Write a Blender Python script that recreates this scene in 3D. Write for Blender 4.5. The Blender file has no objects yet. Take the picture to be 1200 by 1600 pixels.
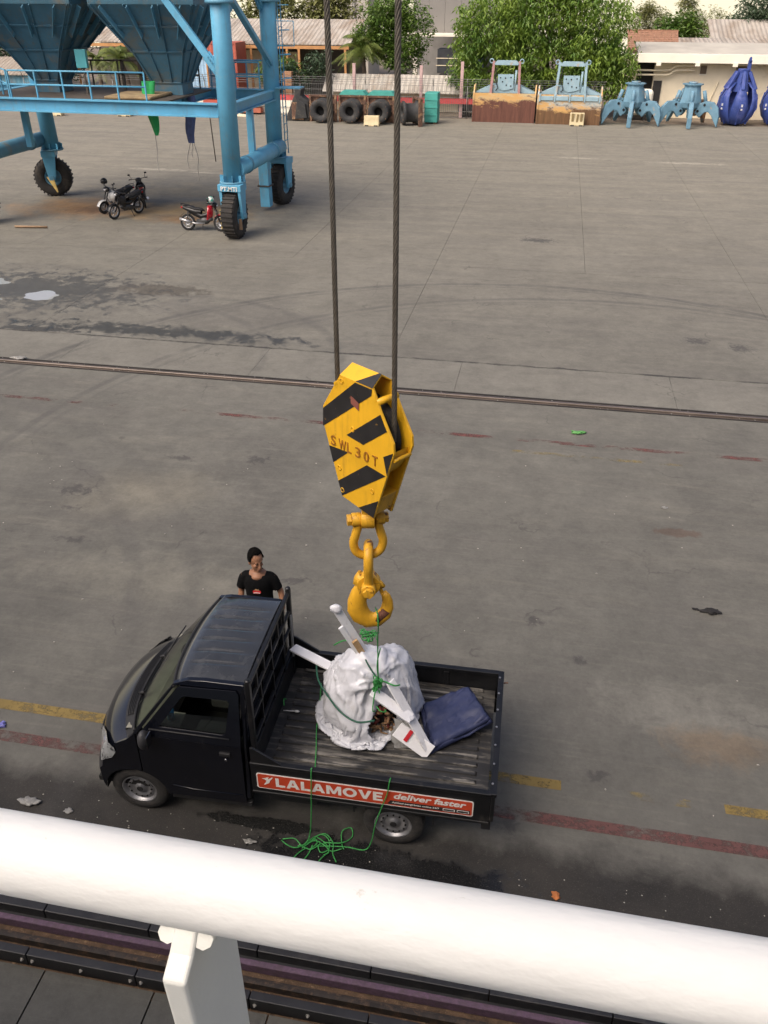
import bpy, bmesh, math, random
from math import sin, cos, pi, radians, sqrt, atan2
from mathutils import Vector, Matrix, noise
from mathutils.geometry import tessellate_polygon

S = bpy.context.scene
COL = S.collection
rnd = random.Random(7)

# ------------------------------------------------------------------ camera
YAW, PITCH, ROLL, CAMH, FPX = 0.183405, 0.554532, -0.003094, 7.395, 1310.45
def camera():
    cy, sy, cp, sp = cos(YAW), sin(YAW), cos(PITCH), sin(PITCH)
    f = Vector((-sy*cp, cy*cp, -sp)); r = Vector((cy, sy, 0)); d = f.cross(r)
    c, s = cos(ROLL), sin(ROLL)
    r2 = r*c + d*s; d2 = -r*s + d*c
    u = -d2; b = -f
    M = Matrix(((r2.x, u.x, b.x, 0), (r2.y, u.y, b.y, 0), (r2.z, u.z, b.z, CAMH), (0, 0, 0, 1)))
    cd = bpy.data.cameras.new('camera'); co = bpy.data.objects.new('camera', cd); COL.objects.link(co)
    co.matrix_world = M
    cd.sensor_fit = 'VERTICAL'; cd.sensor_height = 24.0; cd.lens = FPX/1600*24.0
    cd.clip_start = 0.05; cd.clip_end = 2000
    S.camera = co
camera()

# ------------------------------------------------------------------ sky, sun, exposure
SUN_EL, SUN_AZ = radians(50.0), radians(215.0)     # azimuth clockwise from +Y: behind and to the left of the ship
W = bpy.data.worlds.new('World'); S.world = W; W.use_nodes = True
nt = W.node_tree; nt.nodes.clear()
sky = nt.nodes.new('ShaderNodeTexSky'); sky.sky_type = 'NISHITA'; sky.sun_disc = False
sky.sun_elevation = SUN_EL; sky.sun_rotation = SUN_AZ
sky.air_density = 0.3; sky.dust_density = 4.0; sky.ozone_density = 0.0
bg = nt.nodes.new('ShaderNodeBackground'); bg.inputs['Strength'].default_value = 0.15
wo = nt.nodes.new('ShaderNodeOutputWorld')
# evening haze: the lowest degrees of sky, all the way round, whiten to cream
tc = nt.nodes.new('ShaderNodeTexCoord'); sx = nt.nodes.new('ShaderNodeSeparateXYZ'); mr = nt.nodes.new('ShaderNodeMapRange'); mr.interpolation_type = 'SMOOTHSTEP'
mr.inputs[1].default_value = .26; mr.inputs[2].default_value = .02
mxr = nt.nodes.new('ShaderNodeMix'); mxr.data_type = 'RGBA'; mxr.inputs[7].default_value = (3.9, 3.5, 2.6, 1)
nt.links.new(tc.outputs['Generated'], sx.inputs[0]); nt.links.new(sx.outputs[2], mr.inputs[0]); nt.links.new(mr.outputs[0], mxr.inputs[0]); nt.links.new(sky.outputs[0], mxr.inputs[6])
nt.links.new(mxr.outputs[2], bg.inputs[0]); nt.links.new(bg.outputs[0], wo.inputs[0])
sd = bpy.data.lights.new('sun', 'SUN'); sd.energy = 0.9; sd.angle = radians(55); sd.color = (1.0, 0.90, 0.74)
so = bpy.data.objects.new('sun', sd); COL.objects.link(so)
sv = Vector((sin(SUN_AZ)*cos(SUN_EL), cos(SUN_AZ)*cos(SUN_EL), sin(SUN_EL)))
so.rotation_euler = sv.to_track_quat('Z', 'Y').to_euler(); so.location = (-20, -30, 40)
S.view_settings.view_transform = 'Standard'; S.view_settings.look = 'None'
S.view_settings.gamma = 1.0; S.view_settings.use_curve_mapping = False
S.view_settings.exposure = 1.0

# ------------------------------------------------------------------ mesh helpers
def V(*a): return Vector(a)
class MB:
    def __init__(s): s.v = []; s.f = []; s.sm = []
    def add(s, vs, fs, smooth=False):
        o = len(s.v); s.v += [tuple(v) for v in vs]
        for f in fs: s.f.append([i+o for i in f]); s.sm.append(smooth)
        return s
    def box(s, c, size, rot=None):
        c = Vector(c); x, y, z = size[0]/2, size[1]/2, size[2]/2
        vs = [Vector((a*x, b*y, d*z)) for a in (-1, 1) for b in (-1, 1) for d in (-1, 1)]
        if rot is not None: vs = [rot @ v for v in vs]
        return s.add([v+c for v in vs], [(0, 1, 3, 2), (4, 6, 7, 5), (0, 4, 5, 1), (2, 3, 7, 6), (0, 2, 6, 4), (1, 5, 7, 3)])
    def b2(s, lo, hi):
        return s.box([(lo[i]+hi[i])/2 for i in range(3)], [hi[i]-lo[i] for i in range(3)])
    def bar(s, p, q, w, h, up=(0, 0, 1)):
        p, q = Vector(p), Vector(q); d = (q-p); L = d.length; d.normalize()
        u = Vector(up)
        if abs(d.dot(u)) > .98: u = Vector((0, 1, 0))
        sd = d.cross(u).normalized(); u = sd.cross(d)
        return s.box((p+q)/2, (L, w, h), Matrix((d, sd, u)).transposed())
    def cyl(s, p, q, r0, r1=None, n=12, caps=True, smooth=True):
        if r1 is None: r1 = r0
        p, q = Vector(p), Vector(q); d = (q-p).normalized()
        a = d.orthogonal().normalized(); b = d.cross(a)
        vs = []
        for P, r in ((p, r0), (q, r1)):
            for i in range(n):
                t = 2*pi*i/n; vs.append(P+(a*cos(t)+b*sin(t))*r)
        s.add(vs, [(i, (i+1) % n, n+(i+1) % n, n+i) for i in range(n)], smooth)
        if caps: s.add(vs, [tuple(range(n))[::-1], tuple(range(n, 2*n))])
        return s
    def tube(s, pts, r, n=8, closed=False, caps=True, flat=1.0, up=None):
        pts = [Vector(p) for p in pts]; m = len(pts)
        rs = r if isinstance(r, (list, tuple)) else [r]*m
        vs = []; prev = None
        for i in range(m):
            if closed: d = pts[(i+1) % m]-pts[i-1]
            else: d = pts[min(i+1, m-1)]-pts[max(i-1, 0)]
            d.normalize()
            if prev is None:
                a = Vector(up) if up is not None else d.orthogonal()
            else: a = prev
            a = (a-d*a.dot(d)).normalized(); prev = a; b = d.cross(a)
            for k in range(n):
                t = 2*pi*k/n; vs.append(pts[i]+a*cos(t)*rs[i]*flat+b*sin(t)*rs[i])
        fs = []
        for i in range(m if closed else m-1):
            j = (i+1) % m
            for k in range(n): fs.append((i*n+k, i*n+(k+1) % n, j*n+(k+1) % n, j*n+k))
        s.add(vs, fs, True)
        if caps and not closed: s.add(vs, [tuple(range(n))[::-1], tuple(range((m-1)*n, m*n))])
        return s
    def lathe(s, prof, o, axis, n=24, smooth=True, closed=False):
        o = Vector(o); d = Vector(axis).normalized(); a = d.orthogonal().normalized(); b = d.cross(a)
        vs = []
        for (r, h) in prof:
            for k in range(n):
                t = 2*pi*k/n; vs.append(o+d*h+(a*cos(t)+b*sin(t))*r)
        m = len(prof); fs = []
        for i in range(m if closed else m-1):
            j = (i+1) % m
            for k in range(n): fs.append((i*n+k, i*n+(k+1) % n, j*n+(k+1) % n, j*n+k))
        return s.add(vs, fs, smooth)
    def ell(s, c, r, nu=14, nv=9, fn=None):
        c = Vector(c); vs = []; fs = []
        for j in range(nv+1):
            ph = -pi/2+pi*j/nv
            for i in range(nu):
                t = 2*pi*i/nu; p = Vector((cos(ph)*cos(t)*r[0], cos(ph)*sin(t)*r[1], sin(ph)*r[2]))
                if fn: p = fn(p)
                vs.append(c+p)
        for j in range(nv):
            for i in range(nu): fs.append((j*nu+i, j*nu+(i+1) % nu, (j+1)*nu+(i+1) % nu, (j+1)*nu+i))
        return s.add(vs, fs, True)
    def prism(s, poly, fn, th, holes=(), t0=0.0):
        """polygon (with holes) in a plane, mapped by fn(a, b, t) to space, t from t0 to t0+th"""
        loops = [list(poly)]+[list(h) for h in holes]
        flat = [p for l in loops for p in l]
        tri = tessellate_polygon([[Vector((p[0], p[1], 0)) for p in l] for l in loops])
        vs = [fn(p[0], p[1], t0) for p in flat]+[fn(p[0], p[1], t0+th) for p in flat]
        N = len(flat); fs = [tuple(t) for t in tri]+[tuple(i+N for i in t[::-1]) for t in tri]
        o = 0
        for l in loops:
            m = len(l)
            for i in range(m): a, b = o+i, o+(i+1) % m; fs.append((a, b, b+N, a+N))
            o += m
        return s.add(vs, fs)
    def grid(s, rows, smooth=True, closed=False):
        n = len(rows[0]); vs = [p for r in rows for p in r]; fs = []
        for i in range(len(rows)-1):
            for k in range(n if closed else n-1):
                fs.append((i*n+k, i*n+(k+1) % n, (i+1)*n+(k+1) % n, (i+1)*n+k))
        return s.add(vs, fs, smooth)
    def build(s, name, mat, parent=None, bevel=0, seg=2, fix=True):
        me = bpy.data.meshes.new(name)
        og = ORG.get(parent.name) if parent is not None else None
        vs = s.v if og is None else [(v[0]-og[0], v[1]-og[1], v[2]-og[2]) for v in s.v]
        me.from_pydata(vs, [], s.f)
        me.polygons.foreach_set('use_smooth', s.sm)
        me.validate()
        if fix:
            bm = bmesh.new(); bm.from_mesh(me); bmesh.ops.remove_doubles(bm, verts=bm.verts, dist=1e-5)
            bmesh.ops.recalc_face_normals(bm, faces=bm.faces); bm.to_mesh(me); bm.free()
        me.materials.append(mat)
        o = bpy.data.objects.new(name, me); COL.objects.link(o)
        if parent is not None:
            o.parent = parent
            if og is not None: ORG[o.name] = og
        if bevel:
            m = o.modifiers.new('bevel', 'BEVEL'); m.width = bevel; m.segments = seg; m.limit_method = 'ANGLE'; m.angle_limit = radians(40)
        return o
ORG = {}
def tag(o, label=None, cat=None, group=None, kind=None):
    if label: o['label'] = label
    if cat: o['category'] = cat
    if group: o['group'] = group
    if kind: o['kind'] = kind
    return o
def thing(name, label, cat, loc=(0, 0, 0), rz=0.0, group=None, local=False):
    """Empty at the thing's base. local=False: its parts are given in world coordinates."""
    o = bpy.data.objects.new(name, None); COL.objects.link(o); o.location = loc; o.rotation_euler = (0, 0, rz)
    o.empty_display_size = .2
    if not local: ORG[o.name] = tuple(loc)
    return tag(o, label, cat, group)
def single(name, mb, mat, base, label, cat, group=None, kind=None, bevel=0, fix=True):
    """a thing of one mesh, its origin moved to base"""
    mb.v = [(v[0]-base[0], v[1]-base[1], v[2]-base[2]) for v in mb.v]
    o = mb.build(name, mat, None, bevel, fix=fix); o.location = base
    return tag(o, label, cat, group, kind)
def copy_tree(o, parent=None):
    c = o.copy(); COL.objects.link(c)
    if parent is not None: c.parent = parent
    for ch in list(o.children): copy_tree(ch, c)
    return c
def xf(mb, M):
    mb.v = [tuple(M @ Vector(v)) for v in mb.v]; return mb

# ------------------------------------------------------------------ materials
def newmat(name):
    m = bpy.data.materials.new(name); m.use_nodes = True
    n = m.node_tree.nodes; n.clear()
    out = n.new('ShaderNodeOutputMaterial'); b = n.new('ShaderNodeBsdfPrincipled')
    m.node_tree.links.new(b.outputs[0], out.inputs[0])
    return m, m.node_tree, b
class NT:
    """small wrapper for building node trees"""
    def __init__(s, t): s.t = t
    def n(s, typ, **kw):
        x = s.t.nodes.new(typ)
        for k, v in kw.items(): setattr(x, k, v)
        return x
    def l(s, a, b): s.t.links.new(a, b)
    def coord(s, scale=(1, 1, 1), kind='Object', rot=(0, 0, 0), loc=(0, 0, 0)):
        c = s.n('ShaderNodeTexCoord'); m = s.n('ShaderNodeMapping')
        m.inputs['Scale'].default_value = scale; m.inputs['Rotation'].default_value = rot; m.inputs['Location'].default_value = loc
        s.l(c.outputs[kind], m.inputs[0]); return m.outputs[0]
    def noise(s, vec, scale, detail=5, rough=.6, dist=0):
        x = s.n('ShaderNodeTexNoise'); x.inputs['Scale'].default_value = scale; x.inputs['Detail'].default_value = detail
        x.inputs['Roughness'].default_value = rough; x.inputs['Distortion'].default_value = dist
        s.l(vec, x.inputs['Vector']); return x.outputs[0]
    def ramp(s, fac, a, b, c0=(0, 0, 0, 1), c1=(1, 1, 1, 1)):
        x = s.n('ShaderNodeValToRGB'); e = x.color_ramp.elements
        e[0].position = a; e[1].position = b; e[0].color = c0; e[1].color = c1
        s.l(fac, x.inputs[0]); return x.outputs[0]
    def mix(s, fac, a, b, mode='MIX'):
        x = s.n('ShaderNodeMix'); x.data_type = 'RGBA'; x.blend_type = mode
        for v, i in ((fac, 0), (a, 6), (b, 7)):
            if hasattr(v, 'is_linked'): s.l(v, x.inputs[i])
            elif i == 0: x.inputs[0].default_value = v
            else: x.inputs[i].default_value = (*v[:3], 1)
        return x.outputs[2]
    def math(s, op, a, b=None, c=None, clamp=False):
        x = s.n('ShaderNodeMath', operation=op); x.use_clamp = clamp
        for i, v in enumerate((a, b, c)):
            if v is None: continue
            if hasattr(v, 'is_linked'): s.l(v, x.inputs[i])
            else: x.inputs[i].default_value = v
        return x.outputs[0]
    def bump(s, h, strength=.3, dist=.01):
        x = s.n('ShaderNodeBump'); x.inputs['Strength'].default_value = strength; x.inputs['Distance'].default_value = dist
        s.l(h, x.inputs['Height']); return x.outputs[0]
MATS = {}
def pm(name, col, rough=.6, metal=0.0, var=.25, scale=3.0, dirt=None, dscale=2.0, damt=(.5, .7), bump=0.0, bscale=40, coat=0.0, stretch=(1, 1, 1), spec=.5, rvar=.15):
    """procedural material: base colour with noise variation, optional dirt / rust patches, fine relief"""
    if name in MATS: return MATS[name]
    m, t, b = newmat(name); N = NT(t)
    co = N.coord(stretch)
    n1 = N.noise(co, scale, 6, .62)
    lo = tuple(c*(1-var) for c in col); hi = tuple(min(1, c*(1+var*.6)) for c in col)
    c = N.mix(N.ramp(n1, .3, .7), lo, hi)
    if dirt:
        n2 = N.noise(N.coord(stretch, loc=(3.1, 1.7, .4)), dscale, 8, .7, .4)
        c = N.mix(N.ramp(n2, *damt), c, dirt)
    N.l(c, b.inputs['Base Color'])
    r = N.n('ShaderNodeMapRange'); N.l(n1, r.inputs[0]); r.inputs[3].default_value = max(0.02, rough-rvar); r.inputs[4].default_value = min(1, rough+rvar)
    N.l(r.outputs[0], b.inputs['Roughness'])
    b.inputs['Metallic'].default_value = metal; b.inputs['Coat Weight'].default_value = coat; b.inputs['Coat Roughness'].default_value = .08
    b.inputs['Specular IOR Level'].default_value = spec
    if bump: N.l(N.bump(N.noise(co, bscale, 4, .6), bump, .01), b.inputs['Normal'])
    MATS[name] = m; return m
def glassmat(name, tint, gloss_rough=.03, trans=.6):
    m = bpy.data.materials.new(name); m.use_nodes = True; t = m.node_tree; t.nodes.clear(); N = NT(t)
    out = N.n('ShaderNodeOutputMaterial'); tr = N.n('ShaderNodeBsdfTransparent'); gl = N.n('ShaderNodeBsdfGlossy')
    tr.inputs[0].default_value = (*tint, 1); gl.inputs['Roughness'].default_value = gloss_rough
    fr = N.n('ShaderNodeFresnel'); fr.inputs[0].default_value = 1.5
    mx = N.n('ShaderNodeMixShader'); N.l(N.math('MULTIPLY_ADD', fr.outputs[0], 1.0, .03, True), mx.inputs[0])
    N.l(tr.outputs[0], mx.inputs[1]); N.l(gl.outputs[0], mx.inputs[2]); N.l(mx.outputs[0], out.inputs[0])
    return m
def text_mesh(txt, size, mat, parent, name, M, depth=.002, shear=0.0, bold=0.0, width=None, space=1.0):
    """flat lettering (built-in font) turned to a mesh, placed by matrix M in the parent's space"""
    cu = bpy.data.curves.new('lettering', 'FONT'); cu.body = txt; cu.size = size; cu.extrude = depth; cu.shear = shear; cu.offset = bold
    cu.resolution_u = 3; cu.space_character = space
    to = bpy.data.objects.new('lettering', cu); COL.objects.link(to)
    dg = bpy.context.evaluated_depsgraph_get(); dg.update()
    me = bpy.data.meshes.new_from_object(to.evaluated_get(dg)); bpy.data.objects.remove(to)
    xs = [v.co.x for v in me.vertices]; w = max(xs)-min(xs); x0 = min(xs)
    k = (width/w) if width else 1.0
    me.transform(Matrix.Translation((0, 0, 0)) @ Matrix.Diagonal((k, 1, 1, 1)) @ Matrix.Translation((-x0, 0, 0)))
    og = ORG.get(parent.name)
    me.transform((Matrix.Translation(-Vector(og)) if og else Matrix()) @ M)
    me.materials.clear(); me.materials.append(mat)
    o = bpy.data.objects.new(name, me); COL.objects.link(o); o.parent = parent
    if og: ORG[o.name] = og
    return o
# ------------------------------------------------------------------ the apron
def apron_material():
    m, t, b = newmat('apron_concrete'); N = NT(t)
    co = N.coord(); xyz = N.n('ShaderNodeSeparateXYZ'); N.l(co, xyz.inputs[0])
    X, Y = xyz.outputs[0], xyz.outputs[1]
    big = N.noise(co, .16, 6, .6, .6); mid = N.noise(co, 1.1, 7, .65, .3); fine = N.noise(co, 30, 4, .7)
    streak = N.noise(N.coord((.22, 1.6, 1), rot=(0, 0, radians(-4))), .9, 6, .6, .8)
    sweep = N.noise(N.coord((.5, 2.6, 1), rot=(0, 0, radians(14))), .7, 5, .62, 1.2)
    c = N.mix(N.ramp(big, .32, .68), (.088, .083, .073), (.150, .141, .123))
    c = N.mix(N.math('MULTIPLY', N.ramp(mid, .42, .66), .7), c, (.142, .133, .115)); c = N.mix(N.math('MULTIPLY', N.ramp(N.noise(N.coord(loc=(9, 4, 0)), .5, 8, .7, .2), .50, .66), .55), c, (.098, .092, .083))
    c = N.mix(N.math('MULTIPLY', N.ramp(streak, .5, .68), .35), c, (.092, .082, .075))
    c = N.mix(N.math('MULTIPLY', N.ramp(sweep, .56, .72), .35), c, (.19, .172, .142))
    c = N.mix(N.math('MULTIPLY', N.ramp(fine, .45, .8), .25), c, (.10, .09, .083))
    # paler, warmer concrete towards the storage yard
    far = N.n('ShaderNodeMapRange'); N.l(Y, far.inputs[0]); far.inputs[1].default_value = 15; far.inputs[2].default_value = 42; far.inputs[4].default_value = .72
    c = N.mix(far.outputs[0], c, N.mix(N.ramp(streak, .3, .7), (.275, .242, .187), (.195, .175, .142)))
    # shade of the ship on the near apron, painted into the colour
    near_shade = N.n('ShaderNodeMapRange'); N.l(Y, near_shade.inputs[0]); near_shade.inputs[1].default_value = 15; near_shade.inputs[2].default_value = 6; near_shade.inputs[4].default_value = .42
    c = N.mix(near_shade.outputs[0], c, (.080, .076, .069))
    spot = N.noise(co, 7.0, 6, .7, .8)
    scr = N.noise(N.coord((.35, 6.0, 1), rot=(0, 0, radians(7))), 2.2, 6, .65, .5); scr2 = N.noise(N.coord((1.2, 5.0, 1), rot=(0, 0, radians(-38))), 1.1, 6, .65, 1.0)
    c = N.mix(N.math('MULTIPLY', N.ramp(scr, .54, .72), .24), c, (.19, .172, .145)); c = N.mix(N.math('MULTIPLY', N.ramp(scr2, .55, .72), .28), c, (.068, .064, .058))
    c = N.mix(N.math('MULTIPLY', N.ramp(spot, .62, .72), .30), c, (.075, .068, .06))
    edge = N.noise(co, 2.3, 7, .7, .5); edge2 = N.noise(co, .8, 6, .65)
    rough = .82
    rgh = N.math('ADD', .82, 0)
    def blot(cx, cy, rx, ry, col, amt, wet=0.0, amp=.9, nz=edge, soft=.25):
        nonlocal c, rgh
        dx = N.math('DIVIDE', N.math('SUBTRACT', X, cx), rx); dy = N.math('DIVIDE', N.math('SUBTRACT', Y, cy), ry)
        d = N.math('SQRT', N.math('ADD', N.math('MULTIPLY', dx, dx), N.math('MULTIPLY', dy, dy)))
        d = N.math('ADD', d, N.math('MULTIPLY', N.math('SUBTRACT', nz, .5), amp*2))
        if wet: d = N.math('ADD', d, N.math('MULTIPLY', N.math('SUBTRACT', spot, .5), .9))
        k = N.math('MULTIPLY', N.ramp(d, max(0, 1-soft), 1+soft*.2, (1, 1, 1, 1), (0, 0, 0, 1)), amt)
        c = N.mix(k, c, col)
        if wet: rgh = N.math('SUBTRACT', rgh, N.math('MULTIPLY', k, wet), None, True)
    sand = (.34, .19, .08)
    blot(-18.3, 32.4, 3.4, 2.3, sand, .9, amp=.9, nz=edge2, soft=.9)
    blot(-17.6, 32.0, 1.5, .9, (.15, .08, .04), .8, amp=1.0, soft=.8)
    blot(-14.0, 32.6, 3.4, 2.1, (.36, .24, .11), .9, amp=.9, nz=edge2, soft=.9)
    blot(-13.4, 31.2, 1.9, .9, (.21, .115, .05), .85, amp=.9, soft=.9)
    blot(-15.5, 36, 5.0, 2.0, (.36, .29, .18), .5, amp=1.4, nz=edge2, soft=.9)
    blot(-6.5, 11.6, 1.6, .95, (.20, .178, .14), .6, amp=.9, nz=edge2, soft=.9)
    blot(-5.2, 9.3, 2.6, .7, (.185, .17, .14), .5, amp=1.3, soft=.9)
    blot(2.3, 7.9, 1.3, .55, (.20, .188, .165), .5, amp=1.4, soft=.8)
    blot(2.6, 7.4, .8, .35, (.15, .11, .075), .7, amp=1.3, soft=.7)
    blot(2.6, 12.0, .38, .16, (.09, .06, .045), .7, amp=1.0)
    dark = (.028, .027, .027)
    blot(-14.2, 22.0, 3.6, 1.9, (.05, .048, .046), .8, .4, 2.2, edge, .5)
    blot(-10.9, 22.6, 1.6, .55, (.07, .058, .045), .7, .2, 1.3)
    blot(-9.6, 19.3, 4.6, .45, (.035, .033, .031), .9, .4, 1.9, edge, .5)
    blot(-12.6, 18.9, 1.5, .18, dark, .8, .2, 1.3)
    blot(-8.3, 21.0, 3.0, 1.3, (.11, .10, .09), .45, .1, 1.3, edge2)
    for cx, cy, rx, ry in ((-7.6, 11.45, .35, .2), (-7.4, 10.9, .22, .08), (-4.8, 13.1, .26, .17), (-.2, 30.6, .75, .35), (-6.2, 12.9, .3, .1), (-6.9, 10.0, .35, .09),
                           (.4, 9.3, .16, .1), (1.0, 8.6, .1, .09), (5.0, 20.9, .35, .3), (4.0, 21.2, .3, .3), (.25, 5.9, .12, .18), (1.25, 5.35, .2, .16), (-3.1, 9.6, .25, .1), (1.2, 6.7, .14, .1)):
        blot(cx, cy, rx, ry, (.055, .05, .047), .8, .1, 1.7, spot, .6)
    for cx, cy, rx, ry in ((-18.8, 41, 2.2, .35), (6.7, 48, 2.4, .4), (1.5, 48.5, 1.4, .3), (-16.3, 40.6, .9, .22)):
        blot(cx, cy, rx, ry, (.42, .38, .31), .5, 0, 1.6, edge, .7)
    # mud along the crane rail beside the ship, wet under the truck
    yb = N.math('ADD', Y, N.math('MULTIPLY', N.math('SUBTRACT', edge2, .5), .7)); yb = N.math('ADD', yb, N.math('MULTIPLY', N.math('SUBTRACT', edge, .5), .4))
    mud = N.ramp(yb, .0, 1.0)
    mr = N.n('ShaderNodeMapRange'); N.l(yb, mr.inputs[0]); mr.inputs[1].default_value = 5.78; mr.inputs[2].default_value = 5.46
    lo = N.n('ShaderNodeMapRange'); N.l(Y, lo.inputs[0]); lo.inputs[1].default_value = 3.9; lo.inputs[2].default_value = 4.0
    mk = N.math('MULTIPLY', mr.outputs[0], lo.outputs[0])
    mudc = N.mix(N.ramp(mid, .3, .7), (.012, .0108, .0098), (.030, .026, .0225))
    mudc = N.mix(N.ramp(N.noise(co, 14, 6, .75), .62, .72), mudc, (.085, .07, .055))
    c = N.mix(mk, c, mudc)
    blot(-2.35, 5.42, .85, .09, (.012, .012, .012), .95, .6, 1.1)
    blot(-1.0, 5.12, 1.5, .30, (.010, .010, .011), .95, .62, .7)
    pb = N.n('ShaderNodeMapRange'); N.l(N.math('ABSOLUTE', N.math('SUBTRACT', Y, 17.8)), pb.inputs[0]); pb.inputs[1].default_value = .95; pb.inputs[2].default_value = .85; pb.inputs[4].default_value = .45
    c = N.mix(pb.outputs[0], c, N.mix(N.ramp(mid, .35, .65), (.20, .185, .16), (.15, .14, .122)))
    jl_ = N.n('ShaderNodeMapRange'); N.l(N.math('ABSOLUTE', N.math('ADD', N.math('SUBTRACT', Y, 18.7), N.math('MULTIPLY', N.math('SUBTRACT', edge, .5), .25))), jl_.inputs[0]); jl_.inputs[1].default_value = .07; jl_.inputs[2].default_value = .02
    c = N.mix(N.math('MULTIPLY', jl_.outputs[0], N.ramp(edge2, .4, .55)), c, (.045, .042, .04))
    # tyre tracks turning across the yard
    for cx, cy, r, w, a in ((.083, 12.86, 12.24, .10, .6), (.083, 12.86, 12.0, .05, .4), (1.812, 12.33, 11.66, .08, .5), (1.812, 12.33, 11.35, .05, .3), (-9.5, 17.0, 5.2, .12, .35), (-10.5, 17.2, 4.3, .1, .3), (-14, 5, 9.5, .14, .3), (-13.2, 5.4, 9.5, .14, .22)):
        dx = N.math('SUBTRACT', X, cx); dy = N.math('SUBTRACT', Y, cy)
        d = N.math('ABSOLUTE', N.math('SUBTRACT', N.math('SQRT', N.math('ADD', N.math('MULTIPLY', dx, dx), N.math('MULTIPLY', dy, dy))), r))
        k = N.math('MULTIPLY', N.ramp(N.math('DIVIDE', d, w*2), .3, .75, (1, 1, 1, 1), (0, 0, 0, 1)), N.ramp(mid, .3, .6))
        up = N.math('GREATER_THAN', dy, 0.0)
        c = N.mix(N.math('MULTIPLY', N.math('MULTIPLY', k, up), a), c, (.06, .056, .055))
    # hairline cracks
    vo = N.n('ShaderNodeTexVoronoi', feature='DISTANCE_TO_EDGE'); vo.inputs['Scale'].default_value = .33
    wob = N.n('ShaderNodeMixRGB') if False else None
    wv = N.n('ShaderNodeVectorMath', operation='ADD'); nv = N.n('ShaderNodeTexNoise'); nv.inputs['Scale'].default_value = 1.6; nv.inputs['Detail'].default_value = 6
    N.l(co, nv.inputs['Vector']); sc = N.n('ShaderNodeVectorMath', operation='SCALE'); sc.inputs['Scale'].default_value = .9; N.l(nv.outputs[1], sc.inputs[0])
    N.l(co, wv.inputs[0]); N.l(sc.outputs[0], wv.inputs[1]); N.l(wv.outputs[0], vo.inputs['Vector'])
    ck = N.math('MULTIPLY', N.ramp(vo.outputs[0], .0015, .006, (1, 1, 1, 1), (0, 0, 0, 1)), N.ramp(edge2, .52, .6))
    c = N.mix(N.math('MULTIPLY', ck, .55), c, (.05, .046, .043))
    g1 = N.ramp(N.noise(co, 3.6, 10, .78, .2), .30, .70); g2 = N.ramp(N.noise(N.coord(loc=(2, 8, 0)), 17, 6, .75), .28, .72); g3 = N.ramp(N.noise(N.coord(loc=(6, 1, 0)), .9, 7, .7, .4), .30, .70)
    gm = N.math('ADD', .60, N.math('ADD', N.math('MULTIPLY', g1, .34), N.math('ADD', N.math('MULTIPLY', g2, .22), N.math('MULTIPLY', g3, .24))))
    cmb = N.n('ShaderNodeCombineXYZ'); N.l(N.math('MULTIPLY', gm, .985), cmb.inputs[0]); N.l(N.math('MULTIPLY', gm, 1.015), cmb.inputs[1]); N.l(gm, cmb.inputs[2])
    c = N.mix(1.0, c, cmb.outputs[0], 'MULTIPLY')
    N.l(c, b.inputs['Base Color']); N.l(rgh, b.inputs['Roughness'])
    agg = N.noise(co, 75, 3, .7); c2 = N.mix(N.math('MULTIPLY', N.ramp(agg, .55, .75), .4), c, N.mix(N.ramp(fine, .4, .6), (.055, .052, .047), (.21, .197, .17))); N.l(c2, b.inputs['Base Color'])
    h = N.math('ADD', N.math('MULTIPLY', fine, .5), mid)
    N.l(N.bump(h, .35, .012), b.inputs['Normal'])
    return m
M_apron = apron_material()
M_gap = pm('joint_filler', (.035, .032, .03), .9, var=.4)
g = MB(); g.add([(-700, 1.9, -.03), (700, 1.9, -.03), (700, 139.9, -.03), (-700, 139.9, -.03)], [(0, 1, 2, 3)])
ground = tag(g.build('quay_apron', M_gap, fix=False), kind='structure')
rows = [(4.24, 16.56, 6.5, 20.0), (16.92, 18.68, -6.3, 4.7), (18.70, 26.69, -3.33, 9.4), (26.71, 35.4, -3.33, 4.7), (35.42, 44.1, -3.33, 4.7), (44.12, 53.0, -3.33, 4.7), (53.02, 63.4, -3.33, 4.7)]
for (y0, y1, x0, dx) in rows:
    half = 22 if y1 < 20 else (36 if y1 < 30 else 58)
    k0, k1 = int(-half/dx)-1, int(half*.8/dx)+1
    for k in range(k0, k1):
        gp_ = .003 if y1 < 20 else .0045; a = x0+k*dx+gp_; e = x0+(k+1)*dx-gp_
        q = MB(); z = 0.0
        q.add([(a, y0, z), (e, y0, z), (e, y1, z), (a, y1, z), (a, y0, -.029), (e, y0, -.029), (e, y1, -.029), (a, y1, -.029)],
              [(0, 1, 2, 3), (0, 4, 5, 1), (1, 5, 6, 2), (2, 6, 7, 3), (3, 7, 4, 0)])
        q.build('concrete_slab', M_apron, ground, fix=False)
for k in range(-9, 6):      # narrow slabs on the ship's side of the near rail
    a = -2.68+k*1.03+.008; e = a+1.03-.016
    q = MB(); q.b2((a, 1.9, -.029), (e, 3.57, 0)); q.build('concrete_slab', M_apron, ground, fix=False)
g2 = MB(); g2.add([(-300, 63.42, -.004), (300, 63.42, -.004), (300, 139.9, -.004), (-300, 139.9, -.004)], [(0, 1, 2, 3)])
tag(g2.build('back_yard', pm('yard_dirt', (.20, .16, .12), .95, var=.5, scale=.5, dirt=(.10, .09, .07), dscale=.3)), kind='structure')

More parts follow.
